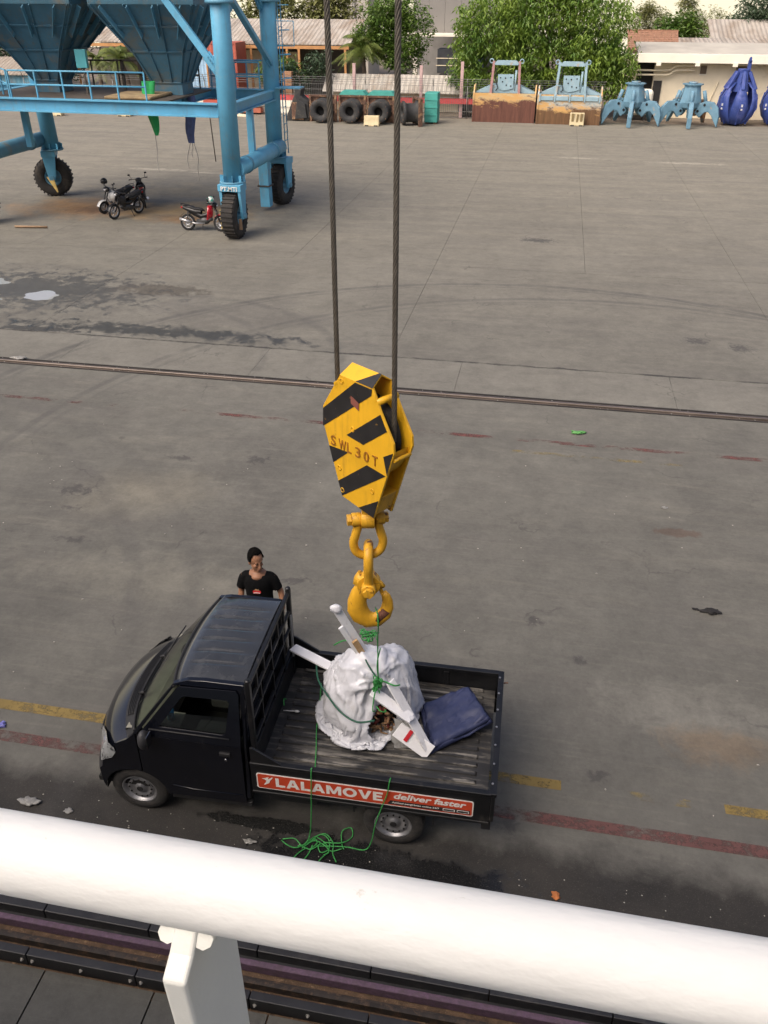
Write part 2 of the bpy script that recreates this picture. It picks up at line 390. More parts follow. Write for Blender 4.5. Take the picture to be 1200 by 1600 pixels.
# crane rail set in its groove
M_rail = pm('rail_steel', (.16, .13, .11), .45, .6, .4, 4, stretch=(.2, 1, 1))
M_dirt = pm('groove_dirt', (.02, .017, .015), .95, var=.6, scale=9, dirt=(.12, .10, .075), dscale=8, damt=(.66, .74), bump=.8, bscale=60)
rail = tag(bpy.data.objects.new('crane_rail', None), kind='structure'); COL.objects.link(rail); ORG['crane_rail'] = (0, 0, 0)
q = MB(); q.add([(-60, 16.50, -.025), (60, 16.50, -.025), (60, 16.98, -.025), (-60, 16.98, -.025)], [(0, 1, 2, 3)]); q.build('groove_bed', M_dirt, rail, fix=False)
q = MB()
prof = [(-.09, -.024), (-.05, -.014), (-.045, .02), (-.034, .03), (.034, .03), (.045, .02), (.05, -.014), (.09, -.024)]
q.grid([[(x, 16.74+a, b) for a, b in prof] for x in (-60, 60)], smooth=False); q.build('rail_head', M_rail, rail)
for y in (16.60, 16.90):
    q = MB(); q.b2((-60, y-.02, -.02), (60, y+.02, .006)); q.build('edge_angle', pm('old_angle', (.045, .04, .036), .7, .3, .4, 3, stretch=(.3, 1, 1)), rail)

# low fendered channel beside the ship: black beams with bolts, purple strip
M_blk = pm('black_beam', (.020, .020, .022), .5, 0, .35, 6, dirt=(.06, .055, .05), dscale=5, damt=(.55, .8), bump=.1)
M_bolt = pm('galvanised_bolt', (.45, .43, .39), .5, .4, .25, 30)
M_purple = pm('purple_strip', (.125, .075, .115), .75, 0, .4, 20, dirt=(.09, .06, .07), dscale=14, damt=(.45, .7), bump=.5)
M_rust = pm('rusty_dirt', (.12, .075, .045), .95, 0, .5, 12, dirt=(.26, .17, .10), dscale=18, damt=(.55, .7), bump=.9, bscale=70)
chan = tag(bpy.data.objects.new('rail_channel', None), kind='structure'); COL.objects.link(chan); ORG['rail_channel'] = (0, 0, 0)
q = MB(); q.add([(-16, 3.5, -.02), (14, 3.5, -.02), (14, 4.26, -.02), (-16, 4.26, -.02)], [(0, 1, 2, 3)]); q.build('channel_bed', M_rust, chan, fix=False)
bolt_me = None
def bolt(parent, x, y, z, axis):
    global bolt_me
    if bolt_me is None:
        b = MB(); b.cyl((0, 0, 0), (0, -.005, 0), .018, n=12, smooth=False); b.cyl((0, -.005, 0), (0, -.015, 0), .012, n=6, smooth=False); b.cyl((0, -.015, 0), (0, -.021, 0), .006, n=6, smooth=False)
        o = b.build('bolt', M_bolt, parent); bolt_me = o.data
    else:
        o = bpy.data.objects.new('bolt', bolt_me); COL.objects.link(o); o.parent = parent
    o.location = (x, y, z)
    if axis == 'z': o.rotation_euler = (radians(-90), 0, 0)
for k in range(-9, 8):
    a = -3.88+k*1.03; e = a+1.03
    q = MB(); q.b2((a+.004, 3.590, -.015), (e-.004, 3.668, .15)); bm_ = q.build('edge_beam', M_blk, chan, .008)
    for x in (a+.05, e-.05, (a+e)/2): bolt(bm_, x, 3.590, .075, 'y')
    a2 = a-.06; e2 = e-.06
    q = MB(); q.b2((a2+.004, 4.005, -.015), (e2-.004, 4.14, .15)); bm_ = q.build('edge_beam', M_blk, chan, .008)
    for x in (a2+.05, e2-.05, (a2+e2)/2): bolt(bm_, x, 4.12, .15, 'z')
q = MB(); q.b2((-16, 3.900, -.015), (14, 3.955, .10)); q.build('purple_strip', M_purple, chan, .01)
q = MB(); q.b2((-16, 3.955, -.015), (14, 4.003, .045)); q.build('filler_strip', M_blk, chan)
q = MB(); q.b2((-16, 3.76, -.015), (14, 3.80, .075)); q.b2((-16, 3.80, -.015), (14, 3.84, .03)); q.build('wear_strip', pm('wear_strip', (.045, .036, .03), .7, .3, .5, 8, dirt=(.13, .08, .05), dscale=12), chan, .006)

# painted lines
def paint(name, col, wear, scale):
    m, t, b = newmat(name); N = NT(t); co = N.coord()
    n = N.noise(N.coord((.7, 1, 1)), scale, 9, .78, .3)
    n2 = N.noise(co, .9, 4, .6)
    N.l(N.mix(N.ramp(n2, .3, .7), col, tuple(c*.55 for c in col)), b.inputs['Base Color']); b.inputs['Roughness'].default_value = .75
    tr = N.n('ShaderNodeBsdfTransparent'); mx = N.n('ShaderNodeMixShader')
    k = N.math('ADD', N.math('MULTIPLY', n, .6), N.math('MULTIPLY', n2, .5))
    N.l(N.ramp(k, wear-.08, wear+.05), mx.inputs[0])
    N.l(tr.outputs[0], mx.inputs[1]); N.l(b.outputs[0], mx.inputs[2]); N.l(mx.outputs[0], t.nodes['Material Output'].inputs[0])
    return m
P_y = paint('worn_yellow_paint', (.27, .19, .055), .53, 11); P_r = paint('worn_red_paint', (.150, .066, .058), .555, 11)
P_r2 = paint('faint_red_paint', (.20, .075, .065), .62, 3); P_y2 = paint('faint_yellow_paint', (.35, .26, .08), .60, 4)
def line(name, x0, x1, y0, y1, m, tilt=0.0):
    q = MB(); n = 12; r0 = []; r1 = []
    for i in range(n+1):
        x = x0+(x1-x0)*i/n; r0.append((x, y0+tilt*x, .004)); r1.append((x, y1+tilt*x, .004))
    q.grid([r0, r1], smooth=False); tag(q.build(name, m, fix=False), kind='structure')
line('yellow_line', -16, -4.0, 6.415, 6.565, P_y); line('yellow_line', -2.0, .78, 6.43, 6.565, P_y); line('yellow_line', 1.5, 2.15, 6.45, 6.56, P_y2); line('yellow_line', 2.5, 14, 6.445, 6.57, P_y)
line('red_line', -16, 14, 5.95, 6.10, P_r)
line('red_line', -16, 16, 14.8, 14.93, P_r2); line('yellow_line', -.2, 3.0, 14.31, 14.41, P_y2)

# puddle left of the wet patch
M_water = None
m, t, b = newmat('puddle_water'); b.inputs['Base Color'].default_value = (.33, .34, .33, 1); b.inputs['Roughness'].default_value = .03; b.inputs['Specular IOR Level'].default_value = 1.0; M_water = m  # pale base colour stands in for bright sky reflected in the water
def blob(cx, cy, rx, ry, seed, z=.006, n=40, amp=.35):
    q = MB(); pts = []
    for i in range(n):
        a = 2*pi*i/n; k = 1+amp*noise.noise((cos(a)*1.6+seed, sin(a)*1.6, seed))
        pts.append((cx+cos(a)*rx*k, cy+sin(a)*ry*k, z))
    q.add(pts, [tuple(range(n))]); return q
tag(blob(-13.95, 21.45, .52, .42, 2.3).build('puddle', M_water, fix=False), kind='structure')
tag(blob(-16.4, 22.3, .8, .45, 5.1).build('puddle', M_water, fix=False), kind='structure')
tag(blob(-15.2, 20.9, .35, .12, 9.1).build('puddle', M_water, fix=False), kind='structure')

# ------------------------------------------------------------------ the ship the picture is taken from
M_ship = pm('ship_white_paint', (.80, .79, .75), .32, 0, .04, 3, spec=.4, rvar=.06)
M_hull = pm('hull_paint', (.10, .13, .17), .55, 0, .3, .8, dirt=(.12, .07, .05), dscale=.5)
h = MB(); h.b2((-60, -16, -4), (40, .40, 5.75)); hull = tag(h.build('ship_hull', M_hull), kind='structure')
h = MB(); h.b2((-60, -15, 5.76), (14, -5.2, 12.5)); tag(h.build('deckhouse_shade_blocker', pm('shade_blocker_paint', (.55, .54, .5), .5)), kind='structure')  # unseen block behind the camera, added and sized to shade the near apron
ry, rz, sy, sz = .3314, 6.8619, -.0361, .0519
PX = lambda x: Vector((x, ry+sy*x, rz+sz*x))
rl = thing('ship_railing', 'thick white painted pipe handrail with a flat stanchion in the foreground', 'railing', (-.2, .33, 5.75))
M_pipe = pm('railing_paint', (.765, .765, .735), .6, 0, .035, 9, dirt=(.50, .46, .37), dscale=26, damt=(.66, .72), bump=.22, bscale=38, spec=.35, rvar=.12, stretch=(.5, 1, 1))
q = MB(); q.cyl(PX(-3.2), PX(2.6), .0290, n=48, caps=True); q.build('handrail', M_pipe, rl)
M_st = pm('stanchion_paint', (.78, .78, .72), .38, 0, .05, 6, dirt=(.6, .6, .53), dscale=20, damt=(.66, .76), bump=.1, bscale=80)
for xs in (-.199, 1.35, -1.75):
    c = PX(xs); q = MB()
    pr_ = [(c.y-.022, c.z-.012), (c.y-.036, c.z-.026), (c.y-.052, c.z-.034), (c.y-.050, c.z-.09), (c.y-.046, 5.75), (c.y+.034, 5.75), (c.y+.034, c.z-.10), (c.y+.026, c.z-.012)]
    q.prism(pr_, lambda a, b_, t: (xs-.009+t, a, b_), .018)
    st = q.build('stanchion', M_st, rl, .003, 3)
    w = MB(); w.tube([(xs-.013, c.y-.026, c.z-.02), (xs-.012, c.y-.01, c.z-.034), (xs-.012, c.y+.02, c.z-.028)], .0075, 8); w.tube([(xs+.013, c.y-.026, c.z-.02), (xs+.012, c.y-.01, c.z-.034), (xs+.012, c.y+.02, c.z-.028)], .0075, 8)
    w.build('weld_bead', M_st, st)
# ------------------------------------------------------------------ black pickup truck
TX, TY, TA = -4.1507, 5.2940, 0.021867
truck = thing('pickup_truck', 'black single-cab pickup truck with open cargo bed and red side banner', 'pickup truck', (TX, TY, 0), TA, local=True)
M_body = pm('black_car_paint', (.0034, .0040, .0072), .16, 0, .3, 2, coat=.45, spec=.4, rvar=.05, dirt=(.022, .021, .02), dscale=3, damt=(.6, .85))
M_plast = pm('black_plastic', (.014, .014, .015), .6, 0, .3, 8)
M_bedp = pm('bed_black_paint', (.007, .0073, .0085), .40, 0, .4, 5, dirt=(.04, .036, .032), dscale=6, damt=(.58, .75), rvar=.2)
M_tyre = pm('tyre_rubber', (.022, .021, .020), .85, 0, .4, 20, dirt=(.06, .052, .045), dscale=10, damt=(.5, .8), bump=.3)
M_rimS = pm('wheel_steel', (.33, .33, .34), .38, .75, .2, 10, dirt=(.12, .11, .10), dscale=9, damt=(.55, .75))
M_darkhole = pm('dark_recess', (.006, .006, .006), .9)
M_glass = glassmat('windscreen_glass', (.66, .74, .64)); M_dglass = glassmat('dark_window_glass', (.10, .11, .11))
M_seat = pm('seat_fabric', (.035, .035, .036), .9, 0, .3, 30); M_dash = pm('dashboard_plastic', (.20, .195, .16), .7, 0, .2, 6)
M_chrome = pm('chrome', (.75, .76, .78), .12, 1.0, .1, 9)
TC = .85
def hw(z):
    if z <= 1.15: return .83
    if z <= 1.80: return .83-(z-1.15)/.65*.13
    return .70-(z-1.80)*.55
# shell rows: centre x, z, bow of the plan, half width
R_ = [(.03, .33, .19, .80), (.0, .40, .20, .825), (-.005, .60, .20, .83), (.03, .64, .20, .83), (.05, .78, .215, .83), (.07, .88, .23, .83), (.12, .985, .24, .825), (.20, 1.055, .24, .815), (.36, 1.125, .20, .80), (.50, 1.17, .15, .79),
      (1.02, 1.755, .09, hw(1.755)), (1.08, 1.81, .08, hw(1.81)-.01), (1.17, 1.845, .06, hw(1.84)-.02), (1.33, 1.868, .03, hw(1.86)-.02), (1.80, 1.878, 0, hw(1.87)-.02)]
def shell(i, j, n=28, rib=False):
    l, z, bow, h = R_[i]; u = -1+2*j/n
    x = l+bow*abs(u)**2.3; zz = z
    if i <= 8: zz = z-.05*abs(u)**6*(1 if i >= 5 else 0)
    if i >= 12: zz = z-.035*abs(u)**4
    return (x, TC+u*h, zz)
def rows(i0, i1, n=28): return [[shell(i, j, n) for j in range(n+1)] for i in range(i0, i1+1)]
q = MB(); q.grid(rows(0, 3)); q.build('front_bumper', M_plast, truck)
q = MB(); q.grid(rows(3, 8)); q.build('bonnet', M_body, truck)
q = MB(); q.grid(rows(8, 9)); cowl = q.build('cowl_panel', M_plast, truck)
for k in range(5):                                   # vent louvres of the cowl
    q = MB(); a = .15+.15*k; P = []
    for j in range(4, 25):
        p0 = Vector(shell(8, j)); p1 = Vector(shell(9, j)); P.append(p0.lerp(p1, a+.05)+Vector((0, 0, .006)))
    q.tube(P, .005, 5); q.build('cowl_louvre', M_plast, cowl)
q = MB(); g_ = rows(9, 10)
sub = []
for k in range(7):
    f_ = k/6; sub.append([tuple(Vector(a).lerp(Vector(b), f_)+Vector((0, 0, .035*sin(pi*f_)))) for a, b in zip(*g_)])
q.grid(sub); ws = q.build('windscreen', M_glass, truck)
q = MB(); q.tube([tuple(Vector(p)+Vector((-.004, 0, .006))) for p in sub[0]], .012, 6); q.tube([tuple(Vector(p)+Vector((-.004, 0, .004))) for p in sub[-1]], .016, 6); q.build('windscreen_seal', M_plast, ws)
for yo, L in ((.55, .58), (1.12, .5)):
    q = MB(); a = Vector((.555, yo, 1.215)); q.cyl((.50, yo, 1.19), a, .018, n=8); q.tube([a, (.60, yo+.16, 1.275), (.665, yo+L*.75, 1.345)], .008, 6); q.build('wiper', M_plast, truck)
# roof with lengthwise pressed grooves
q = MB(); n = 64; rws = []
for f_ in [0, .3, .6, .8, 1, 1.25, 1.5, 2, 2.15, 2.5, 2.9, 3.3, 3.6, 3.8, 3.95, 4]:
    i = min(int(f_), 3); fr = f_-i; row = []
    for j in range(n+1):
        p = Vector(shell(10+i, j, n)).lerp(Vector(shell(11+i, j, n)), fr)
        u = -1+2*j/n; dz = 0
        if 1.9 <= f_ <= 3.85:
            for g0 in (-.66, -.4, -.13, .13, .4, .66):
                d = abs(u-g0); dz -= .017*max(0, 1-(d/.032)**2)*min(1, (f_-1.9)/.3, (3.85-f_)/.2+.2)
        row.append((p.x, p.y, p.z+dz))
    rws.append(row)
q.grid(rws); q.build('roof', pm('dusty_sky_sheen_roof', (.030, .032, .034), .25, 0, .3, 3, coat=.8, spec=.5, rvar=.10, dirt=(.075, .077, .076), dscale=4, damt=(.5, .85)), truck)  # lighter than the body: dust, plus grey sky reflection put into the colour
def side(far):
    def fn(l, z, t):
        y = TC-hw(z)+t
        return (l, 2*TC-y if far else y, z)
    return fn
arch = [(.57+.345*cos(a), .30+.345*sin(a)) for a in [radians(v) for v in range(6, 176, 7)]]
edge = [(R_[i][0]+R_[i][2], R_[i][1]-(.05 if 5 <= i <= 8 else 0)) for i in range(0, 10)]
for far in (False, True):
    fn = side(far)
    fl = [p for p in arch if p[0] < .665]
    q = MB(); q.prism(edge[:]+[(.665, 1.165)]+[(.665, .30+sqrt(.345**2-.095**2))]+fl, fn, .03); q.build('front_wing', M_body, truck, .004)
    ar = [p for p in arch if p[0] > .675]
    q = MB(); q.prism([(.675, 1.165), (.675, .635)]+ar[::-1]+[(.93, .355), (1.748, .375), (1.752, .80), (1.752, 1.165)], fn, .03)
    dr = q.build('door', M_body, truck, .004)
    frame = [(.70, 1.168), (.80, 1.30), (1.125, 1.735), (1.16, 1.765), (1.72, 1.785), (1.745, 1.75), (1.752, 1.168)]
    win = [(.925, 1.285), (1.57, 1.28), (1.60, 1.30), (1.648, 1.645), (1.628, 1.672), (1.205, 1.664), (1.168, 1.642)]
    q = MB(); q.prism(frame, fn, .028, [win]); q.build('window_frame', M_body, dr, .003)
    q = MB(); q.prism(win if far else [(.915, 1.28), (1.58, 1.275), (1.60, 1.30), (1.62, 1.47), (1.04, 1.45)], fn, .006, t0=.012); q.build('window_glass', M_dglass if far else glassmat('side_glass', (.62, .66, .66)), dr)
    q = MB(); q.tube([fn(l, 1.252, -.006) for l in (.82, 1.1, 1.4, 1.64)], .008, 6); q.build('belt_moulding', M_plast, dr)
    q = MB(); q.prism([(1.53, 1.045), (1.64, 1.04), (1.64, 1.075), (1.53, 1.08)], fn, .03, t0=-.022); q.build('door_handle', M_plast, dr, .006)
    q = MB(); c = fn(1.585, .975, 0); q.cyl(c, (c[0], c[1]+(-.006 if not far else .006), c[2]), .015, n=12); q.build('door_lock', M_chrome, dr)
    q = MB(); q.tube([fn(l, z, -.001) for l, z in ((.98, .50), (1.2, .475), (1.72, .485))], .006, 6); q.build('door_crease', M_body, dr)
    q = MB(); q.prism([(1.76, .45), (1.80, .45), (1.80, 1.83), (1.79, 1.845), (1.4, 1.845), (1.24, 1.835), (1.10, 1.79), (.64, 1.168), (.685, 1.168), (1.105, 1.755), (1.15, 1.785), (1.73, 1.80), (1.76, 1.755)], fn, .05); q.build('cab_pillar', M_body, truck, .004)
    q = MB(); q.prism([(.94, .29), (1.80, .31), (1.80, .365), (.94, .345)], fn, .08, t0=.015); q.build('side_sill', M_plast, truck, .006)
    # headlight wrapping round the corner
    H = MB(); n = 8; rr = []
    for (z0, j0, j1) in ((.735, 0, 5), (.80, -1, 5.6), (.88, -1.2, 5.6), (.95, -.8, 4.2), (1.0, .2, 2.4)):
        row = []
        for k in range(n+1):
            j = j0+(j1-j0)*k/n
            u = -1+2*max(j, 0)/28; zi = z0
            for i in range(3, 8):
                if R_[i][1] <= zi <= R_[i+1][1]: break
            t_ = (zi-R_[i][1])/(R_[i+1][1]-R_[i][1]); l = R_[i][0]+(R_[i+1][0]-R_[i][0])*t_; bw = R_[i][2]+(R_[i+1][2]-R_[i][2])*t_
            x = l+bw*abs(u)**2.3-.012; y = TC+u*.83-.010
            if j < 0: x += -j*.11; y = TC-.83-.012
            row.append((x, 2*TC-y if far else y, zi))
        rr.append(row)
    H.grid(rr); hl = H.build('headlight', pm('headlight_lens', (.62, .65, .66), .10, .55, .35, 14, dirt=(.10, .10, .11), dscale=9, damt=(.5, .6), coat=1), truck)
    # mirror
    sg = 1 if far else -1; q = MB(); m0 = Vector((.80, TC+sg*(.83+.085), 1.20))
    q.ell(m0, (.055, .075, .115), 14, 10); mr = q.build('wing_mirror', pm('mirror_housing', (.035, .035, .037), .5), truck); q = MB(); q.cyl((.80, TC+sg*.80, 1.20), m0, .022, n=8); q.build('mirror_arm', M_plast, mr)
    q = MB(); q.box((.858, m0.y, 1.205), (.004, .10, .16)); q.build('mirror_glass', M_chrome, mr, .001)
    # front wheel arch liner
    q = MB(); ys = (TC+sg*.80, TC+sg*.52)
    q.grid([[(.57+.36*cos(a), y, .30+.36*sin(a)) for a in [radians(v) for v in range(-5, 190, 10)]] for y in ys]); q.build('wheel_arch_liner', M_darkhole, truck)
# grille and number plate on the nose
q = MB()
for z in (.70, .74, .78): q.tube([(shell(4, j)[0]-.02, shell(4, j)[1], z) for j in range(6, 23)], .010, 6)
q.build('grille', M_plast, truck)
q = MB(); q.box((-.02, TC, .50), (.012, .42, .13)); q.build('number_plate', pm('plate_black', (.02, .02, .02), .5), truck, .003)
# cab floor, rear wall, interior
q = MB(); q.b2((.12, .08, .34), (1.78, 1.62, .40)); q.build('cab_floor', M_darkhole, truck)
wy = lambda z: TC-hw(z)+.03
q = MB(); hole = [(TC-.52, 1.30), (TC+.52, 1.30), (TC+.47, 1.68), (TC-.47, 1.68)]
q.prism([(TC-.79, .42), (TC+.79, .42), (TC+.79, 1.15), (TC+.66, 1.80), (TC+.58, 1.85), (TC-.58, 1.85), (TC-.66, 1.80), (TC-.79, 1.15)], lambda a, b_, t: (1.77+t, a, b_), .025, [hole]); rw_ = q.build('cab_rear_wall', M_body, truck, .003)
q = MB(); q.prism([(p[0]*1, p[1]) for p in hole], lambda a, b_, t: (1.785+t, a, b_), .004); q.build('rear_window', M_dglass, rw_)
q = MB(); q.grid([[(.50, y, .80), (.52, y, 1.13), (.70, y, 1.17), (.80, y, 1.12), (.82, y, .85)] for y in (.12, .5, .85, 1.2, 1.58)], smooth=False); q.build('dashboard', M_dash, truck, .01)
for yc in (.45, 1.25):
    st = MB(); st.b2((1.05, yc-.25, .62), (1.50, yc+.25, .78)); sb = st.build('seat', M_seat, truck, .04, 3)
    st = MB(); st.prism([(1.45, .78), (1.58, .78), (1.72, 1.38), (1.62, 1.40)], lambda a, b_, t: (a, yc-.24+t, b_), .48); st.build('seat_back', M_seat, sb, .03, 3)
    st = MB(); st.box((1.69, yc, 1.48), (.09, .24, .15)); st.build('headrest', M_seat, sb, .03, 3)
q = MB(); cc = Vector((.86, 1.25, 1.14)); ax = Vector((.55, 0, .8)).normalized(); u_ = Vector((0, 1, 0)); w_ = ax.cross(u_)
q.tube([cc+(u_*cos(a)+w_*sin(a))*.18 for a in [2*pi*k/20 for k in range(20)]], .014, 6, True); q.cyl(cc-ax*.06, cc, .05, n=10); q.bar(cc-u_*.18, cc+u_*.18, .03, .02); q.build('steering_wheel', M_plast, truck)
q = MB(); q.lathe([(.001, 0), (.035, .002), (.037, .05), (.033, .07), (.037, .09), (.037, .15), (.015, .19), (.014, .21), (.001, .212)], (.99, .20, 1.25), (0, 0, 1), 12); 
single_b = q.build('water_bottle', pm('blue_bottle', (.12, .42, .62), .15, 0, .6, 25), None); single_b.parent = None
single_b.matrix_world = Matrix.Translation((TX, TY, 0)) @ Matrix.Rotation(TA, 4, 'Z')
tag(single_b, 'small blue water bottle behind the open side window of the black truck', 'bottle')
q = MB(); q.b2((.90, .12, 1.225), (1.10, .30, 1.252)); q.build('door_shelf', M_dash, truck)
# wheels
def wheel(l, y, sg, r=.310):
    q = MB(); w = .165
    prof = [(r-.122, .004), (r-.118, -.002), (r-.075, -.010), (r-.02, .004), (r-.004, .02), (r, .04), (r, w-.04), (r-.004, w-.02), (r-.02, w-.004), (r-.122, w)]
    q.lathe(prof, (l, y, r-.003), (0, -sg, 0), 40); ty = q.build('wheel', M_tyre, truck)
    for h_ in (.045, .082, .12):
        g = MB(); g.lathe([(r+.0015, h_-.004), (r+.003, h_), (r+.0015, h_+.004)], (l, y, r-.003), (0, -sg, 0), 40)
        g.build('tread_rib', M_tyre, ty)
    q = MB(); R1 = r-.118
    q.lathe([(R1+.004, .004), (R1-.004, -.004), (R1-.016, .0), (R1-.022, .030), (R1-.045, .040), (R1-.058, .022), (R1-.082, .020), (R1-.095, .034), (.066, .036), (.055, .016), (.030, .006), (.001, .004)], (l, y, r-.003), (0, -sg, 0), 36)
    rm = q.build('rim', M_rimS, ty)
    for k in range(12):
        a = 2*pi*k/12; p = Vector((l+cos(a)*(R1-.070), y-sg*-.0, r-.003+sin(a)*(R1-.070)))
        h = MB(); h.cyl(p+Vector((0, -sg*.012, 0)), p+Vector((0, -sg*.022, 0)), .0105, n=8); h.build('rim_hole', M_darkhole, rm)
    h = MB(); h.cyl((l, y-sg*.001, r-.003), (l, y-sg*.02, r-.003), .034, n=14); h.build('hub_cap', M_plast, rm)
for l in (.57, 3.25):
    wheel(l, .055, -1); wheel(l, 2*TC-.055, 1)
# chassis
q = MB(); q.b2((.9, .45, .40), (4.1, .53, .52)); q.b2((.9, 1.17, .40), (4.1, 1.25, .52)); q.b2((3.2, .2, .25), (3.3, 1.5, .33)); q.b2((1.95, .12, .36), (2.45, .40, .56)); q.b2((1.82, .3, .52), (4.1, 1.4, .60)); q.build('chassis_frame', M_plast, truck)
q = MB(); q.lathe([(.001, 0), (.10, .0), (.10, .55), (.001, .55)], (2.5, .30, .40), (1, 0, 0), 16); q.build('fuel_tank', M_plast, truck)
q = MB(); q.b2((2.85, .08, .60), (3.65, .30, .64)); q.b2((2.84, .07, .40), (2.86, .30, .62)); q.b2((3.64, .07, .36), (3.66, .30, .62)); q.build('rear_mudguard', M_plast, truck)
# cargo bed
B0, B1, BW0, BW1, BZ, BT = 1.835, 4.185, .0, 1.70, .75, 1.0
fl = MB(); nr = 15; pitch = (BW1-BW0-.08)/nr; sec = []
for k in range(nr):
    y = BW0+.04+k*pitch
    sec += [(y, 0), (y+pitch*.46, 0), (y+pitch*.52, .016), (y+pitch*.92, .016), (y+pitch*.98, 0)]
sec.append((BW1-.04, 0))
xs = [B0+.02, B0+.13, B0+.15, B1-.17, B1-.15, B1-.03]
fl.grid([[(x, y, BZ+(z if 1 < i_ < 4 else 0)) for y, z in sec] for i_, x in enumerate(xs)], smooth=False)
def bed_mat():
    m, t, b = newmat('scuffed_bed_floor'); N = NT(t)
    sx = N.coord((.28, 3.0, 1)); n = N.noise(sx, 4.5, 8, .72, .25); n2 = N.noise(N.coord(), 2.0, 6, .65); n3 = N.noise(N.coord((.5, 2, 1)), 22, 6, .7)
    geo = N.n('ShaderNodeNewGeometry'); xyz = N.n('ShaderNodeSeparateXYZ'); N.l(N.coord(), xyz.inputs[0])
    topm = N.math('GREATER_THAN', xyz.outputs[2], BZ+.010)
    c = N.mix(N.ramp(n2, .3, .7), (.016, .016, .017), (.032, .031, .030))
    k = N.math('MULTIPLY', N.ramp(N.math('ADD', n, N.math('MULTIPLY', N.math('SUBTRACT', n2, .5), .5)), .50, .60), N.math('ADD', .35, N.math('MULTIPLY', topm, .5)))
    c = N.mix(k, c, N.mix(n3, (.16, .145, .12), (.27, .255, .23)))
    c = N.mix(N.math('MULTIPLY', N.ramp(N.noise(N.coord((.5, 1.3, 1), loc=(5, 2, 0)), 3.2, 7, .7), .56, .68), .7), c, (.105, .088, .062))
    N.l(c, b.inputs['Base Color']); b.inputs['Roughness'].default_value = .48
    N.l(N.bump(n3, .2, .004), b.inputs['Normal']); return m
fl.build('bed_floor', bed_mat(), truck)
q = MB(); q.b2((B0, BW0, .60), (B1, BW0+.035, BT)); nside = q.build('bed_side', M_bedp, truck, .006)
q = MB(); q.b2((B0, BW0-.012, BT-.03), (B1, BW0+.05, BT+.012)); q.build('top_rail', M_bedp, nside, .006)
q = MB(); q.b2((B0, BW0-.01, .585), (B1, BW0+.03, .615)); q.build('bottom_rail', M_bedp, nside, .005)
q = MB(); q.b2((B0, BW1-.035, .60), (B1, BW1, BT)); fside = q.build('bed_side', M_bedp, truck, .006)
q = MB(); q.b2((B0, BW1-.05, BT-.03), (B1, BW1+.012, BT+.012)); q.build('top_rail', M_bedp, fside, .006)
for x in (2.4, 3.0, 3.6):
    q = MB(); q.b2((x-.03, BW1-.05, BZ+.02), (x+.03, BW1-.036, BT-.04)); q.build('side_stiffener', M_bedp, fside, .004)
q = MB(); q.b2((B1, BW0+.0, .62), (B1+.04, BW1, BT)); tg = q.build('tailgate', M_bedp, truck, .006)
q = MB(); q.b2((B1-.012, BW0-.005, BT-.028), (B1+.05, BW1+.005, BT+.014)); q.build('top_rail', M_bedp, tg, .005)
for k in range(7):
    y = .12+k*.245; q = MB(); q.cyl((B1+.005, y, BT+.014), (B1+.005, y, BT+.022), .012, n=8); q.build('rivet', M_rimS, tg)
for y in (.06, 1.64):
    q = MB(); q.b2((B1-.07, y-.05, .485), (B1+.02, y+.05, .64)); q.build('rear_corner_bracket', M_plast, truck, .006)
for y in (.25, 1.45):
    q = MB(); q.b2((B1+.0, y-.12, .50), (B1+.03, y+.12, .58)); q.build('tail_light', pm('tail_lens', (.35, .02, .02), .2, 0, .2, 5, coat=1), truck, .008)
q = MB(); q.tube([(B1+.04, BW1-.06, BT-.10), (B1+.06, BW1-.06, BT-.10), (B1+.10, BW1-.06, BT-.09)], .008, 6); q.build('tailgate_latch', pm('brown_handle', (.20, .09, .05), .6), truck)
q = MB(); q.b2((B0, BW0+.03, .60), (B0+.03, BW1-.03, 1.06)); q.build('bed_front_wall', M_bedp, truck, .005)
for y0, s_ in ((BW0+.015, 1), (BW1-.015, -1)):
    q = MB(); q.prism([(B0+.01, .99), (B0+.34, .99), (B0+.30, 1.03), (B0+.04, 1.20), (B0+.01, 1.20)], lambda a, b_, t: (a, y0-.012+t, b_), .024); q.build('corner_gusset', M_bedp, truck, .004)
# guard frame behind the cab
gx = B0+.02
def gb(p, q_, w=.035): 
    k = MB(); k.bar(p, q_, w, w); return k
ga, gb_ = .125, 1.575
for y0, y1 in ((ga, ga), (gb_, gb_)):
    k = MB(); k.bar((gx, y0, .76), (gx, y1, 1.955), .05, .06); k.build('guard_post', M_bedp, truck, .01)
    k = MB(); k.ell((gx, y1, 1.955), (.032, .032, .022), 10, 6); k.build('post_cap', M_bedp, truck)
for z, w in ((1.90, .04), (1.66, .035), (1.44, .03), (1.16, .035)):
    gb((gx, ga, z), (gx, gb_, z), w).build('guard_rail', M_bedp, truck, .006)
for y in (.36, .60, .85, 1.10, 1.34):
    gb((gx, y, 1.66), (gx, y, 1.90), .028).build('guard_bar', M_bedp, truck, .004)
for y in (.45, .85, 1.25):
    gb((gx, y, 1.06), (gx, y, 1.66), .028).build('guard_bar', M_bedp, truck, .004)
gb((gx+.02, gb_-.03, 1.03), (gx+.02, gb_-.03, 1.62), .02).build('guard_strap', pm('pale_strap', (.32, .32, .31), .6), truck)
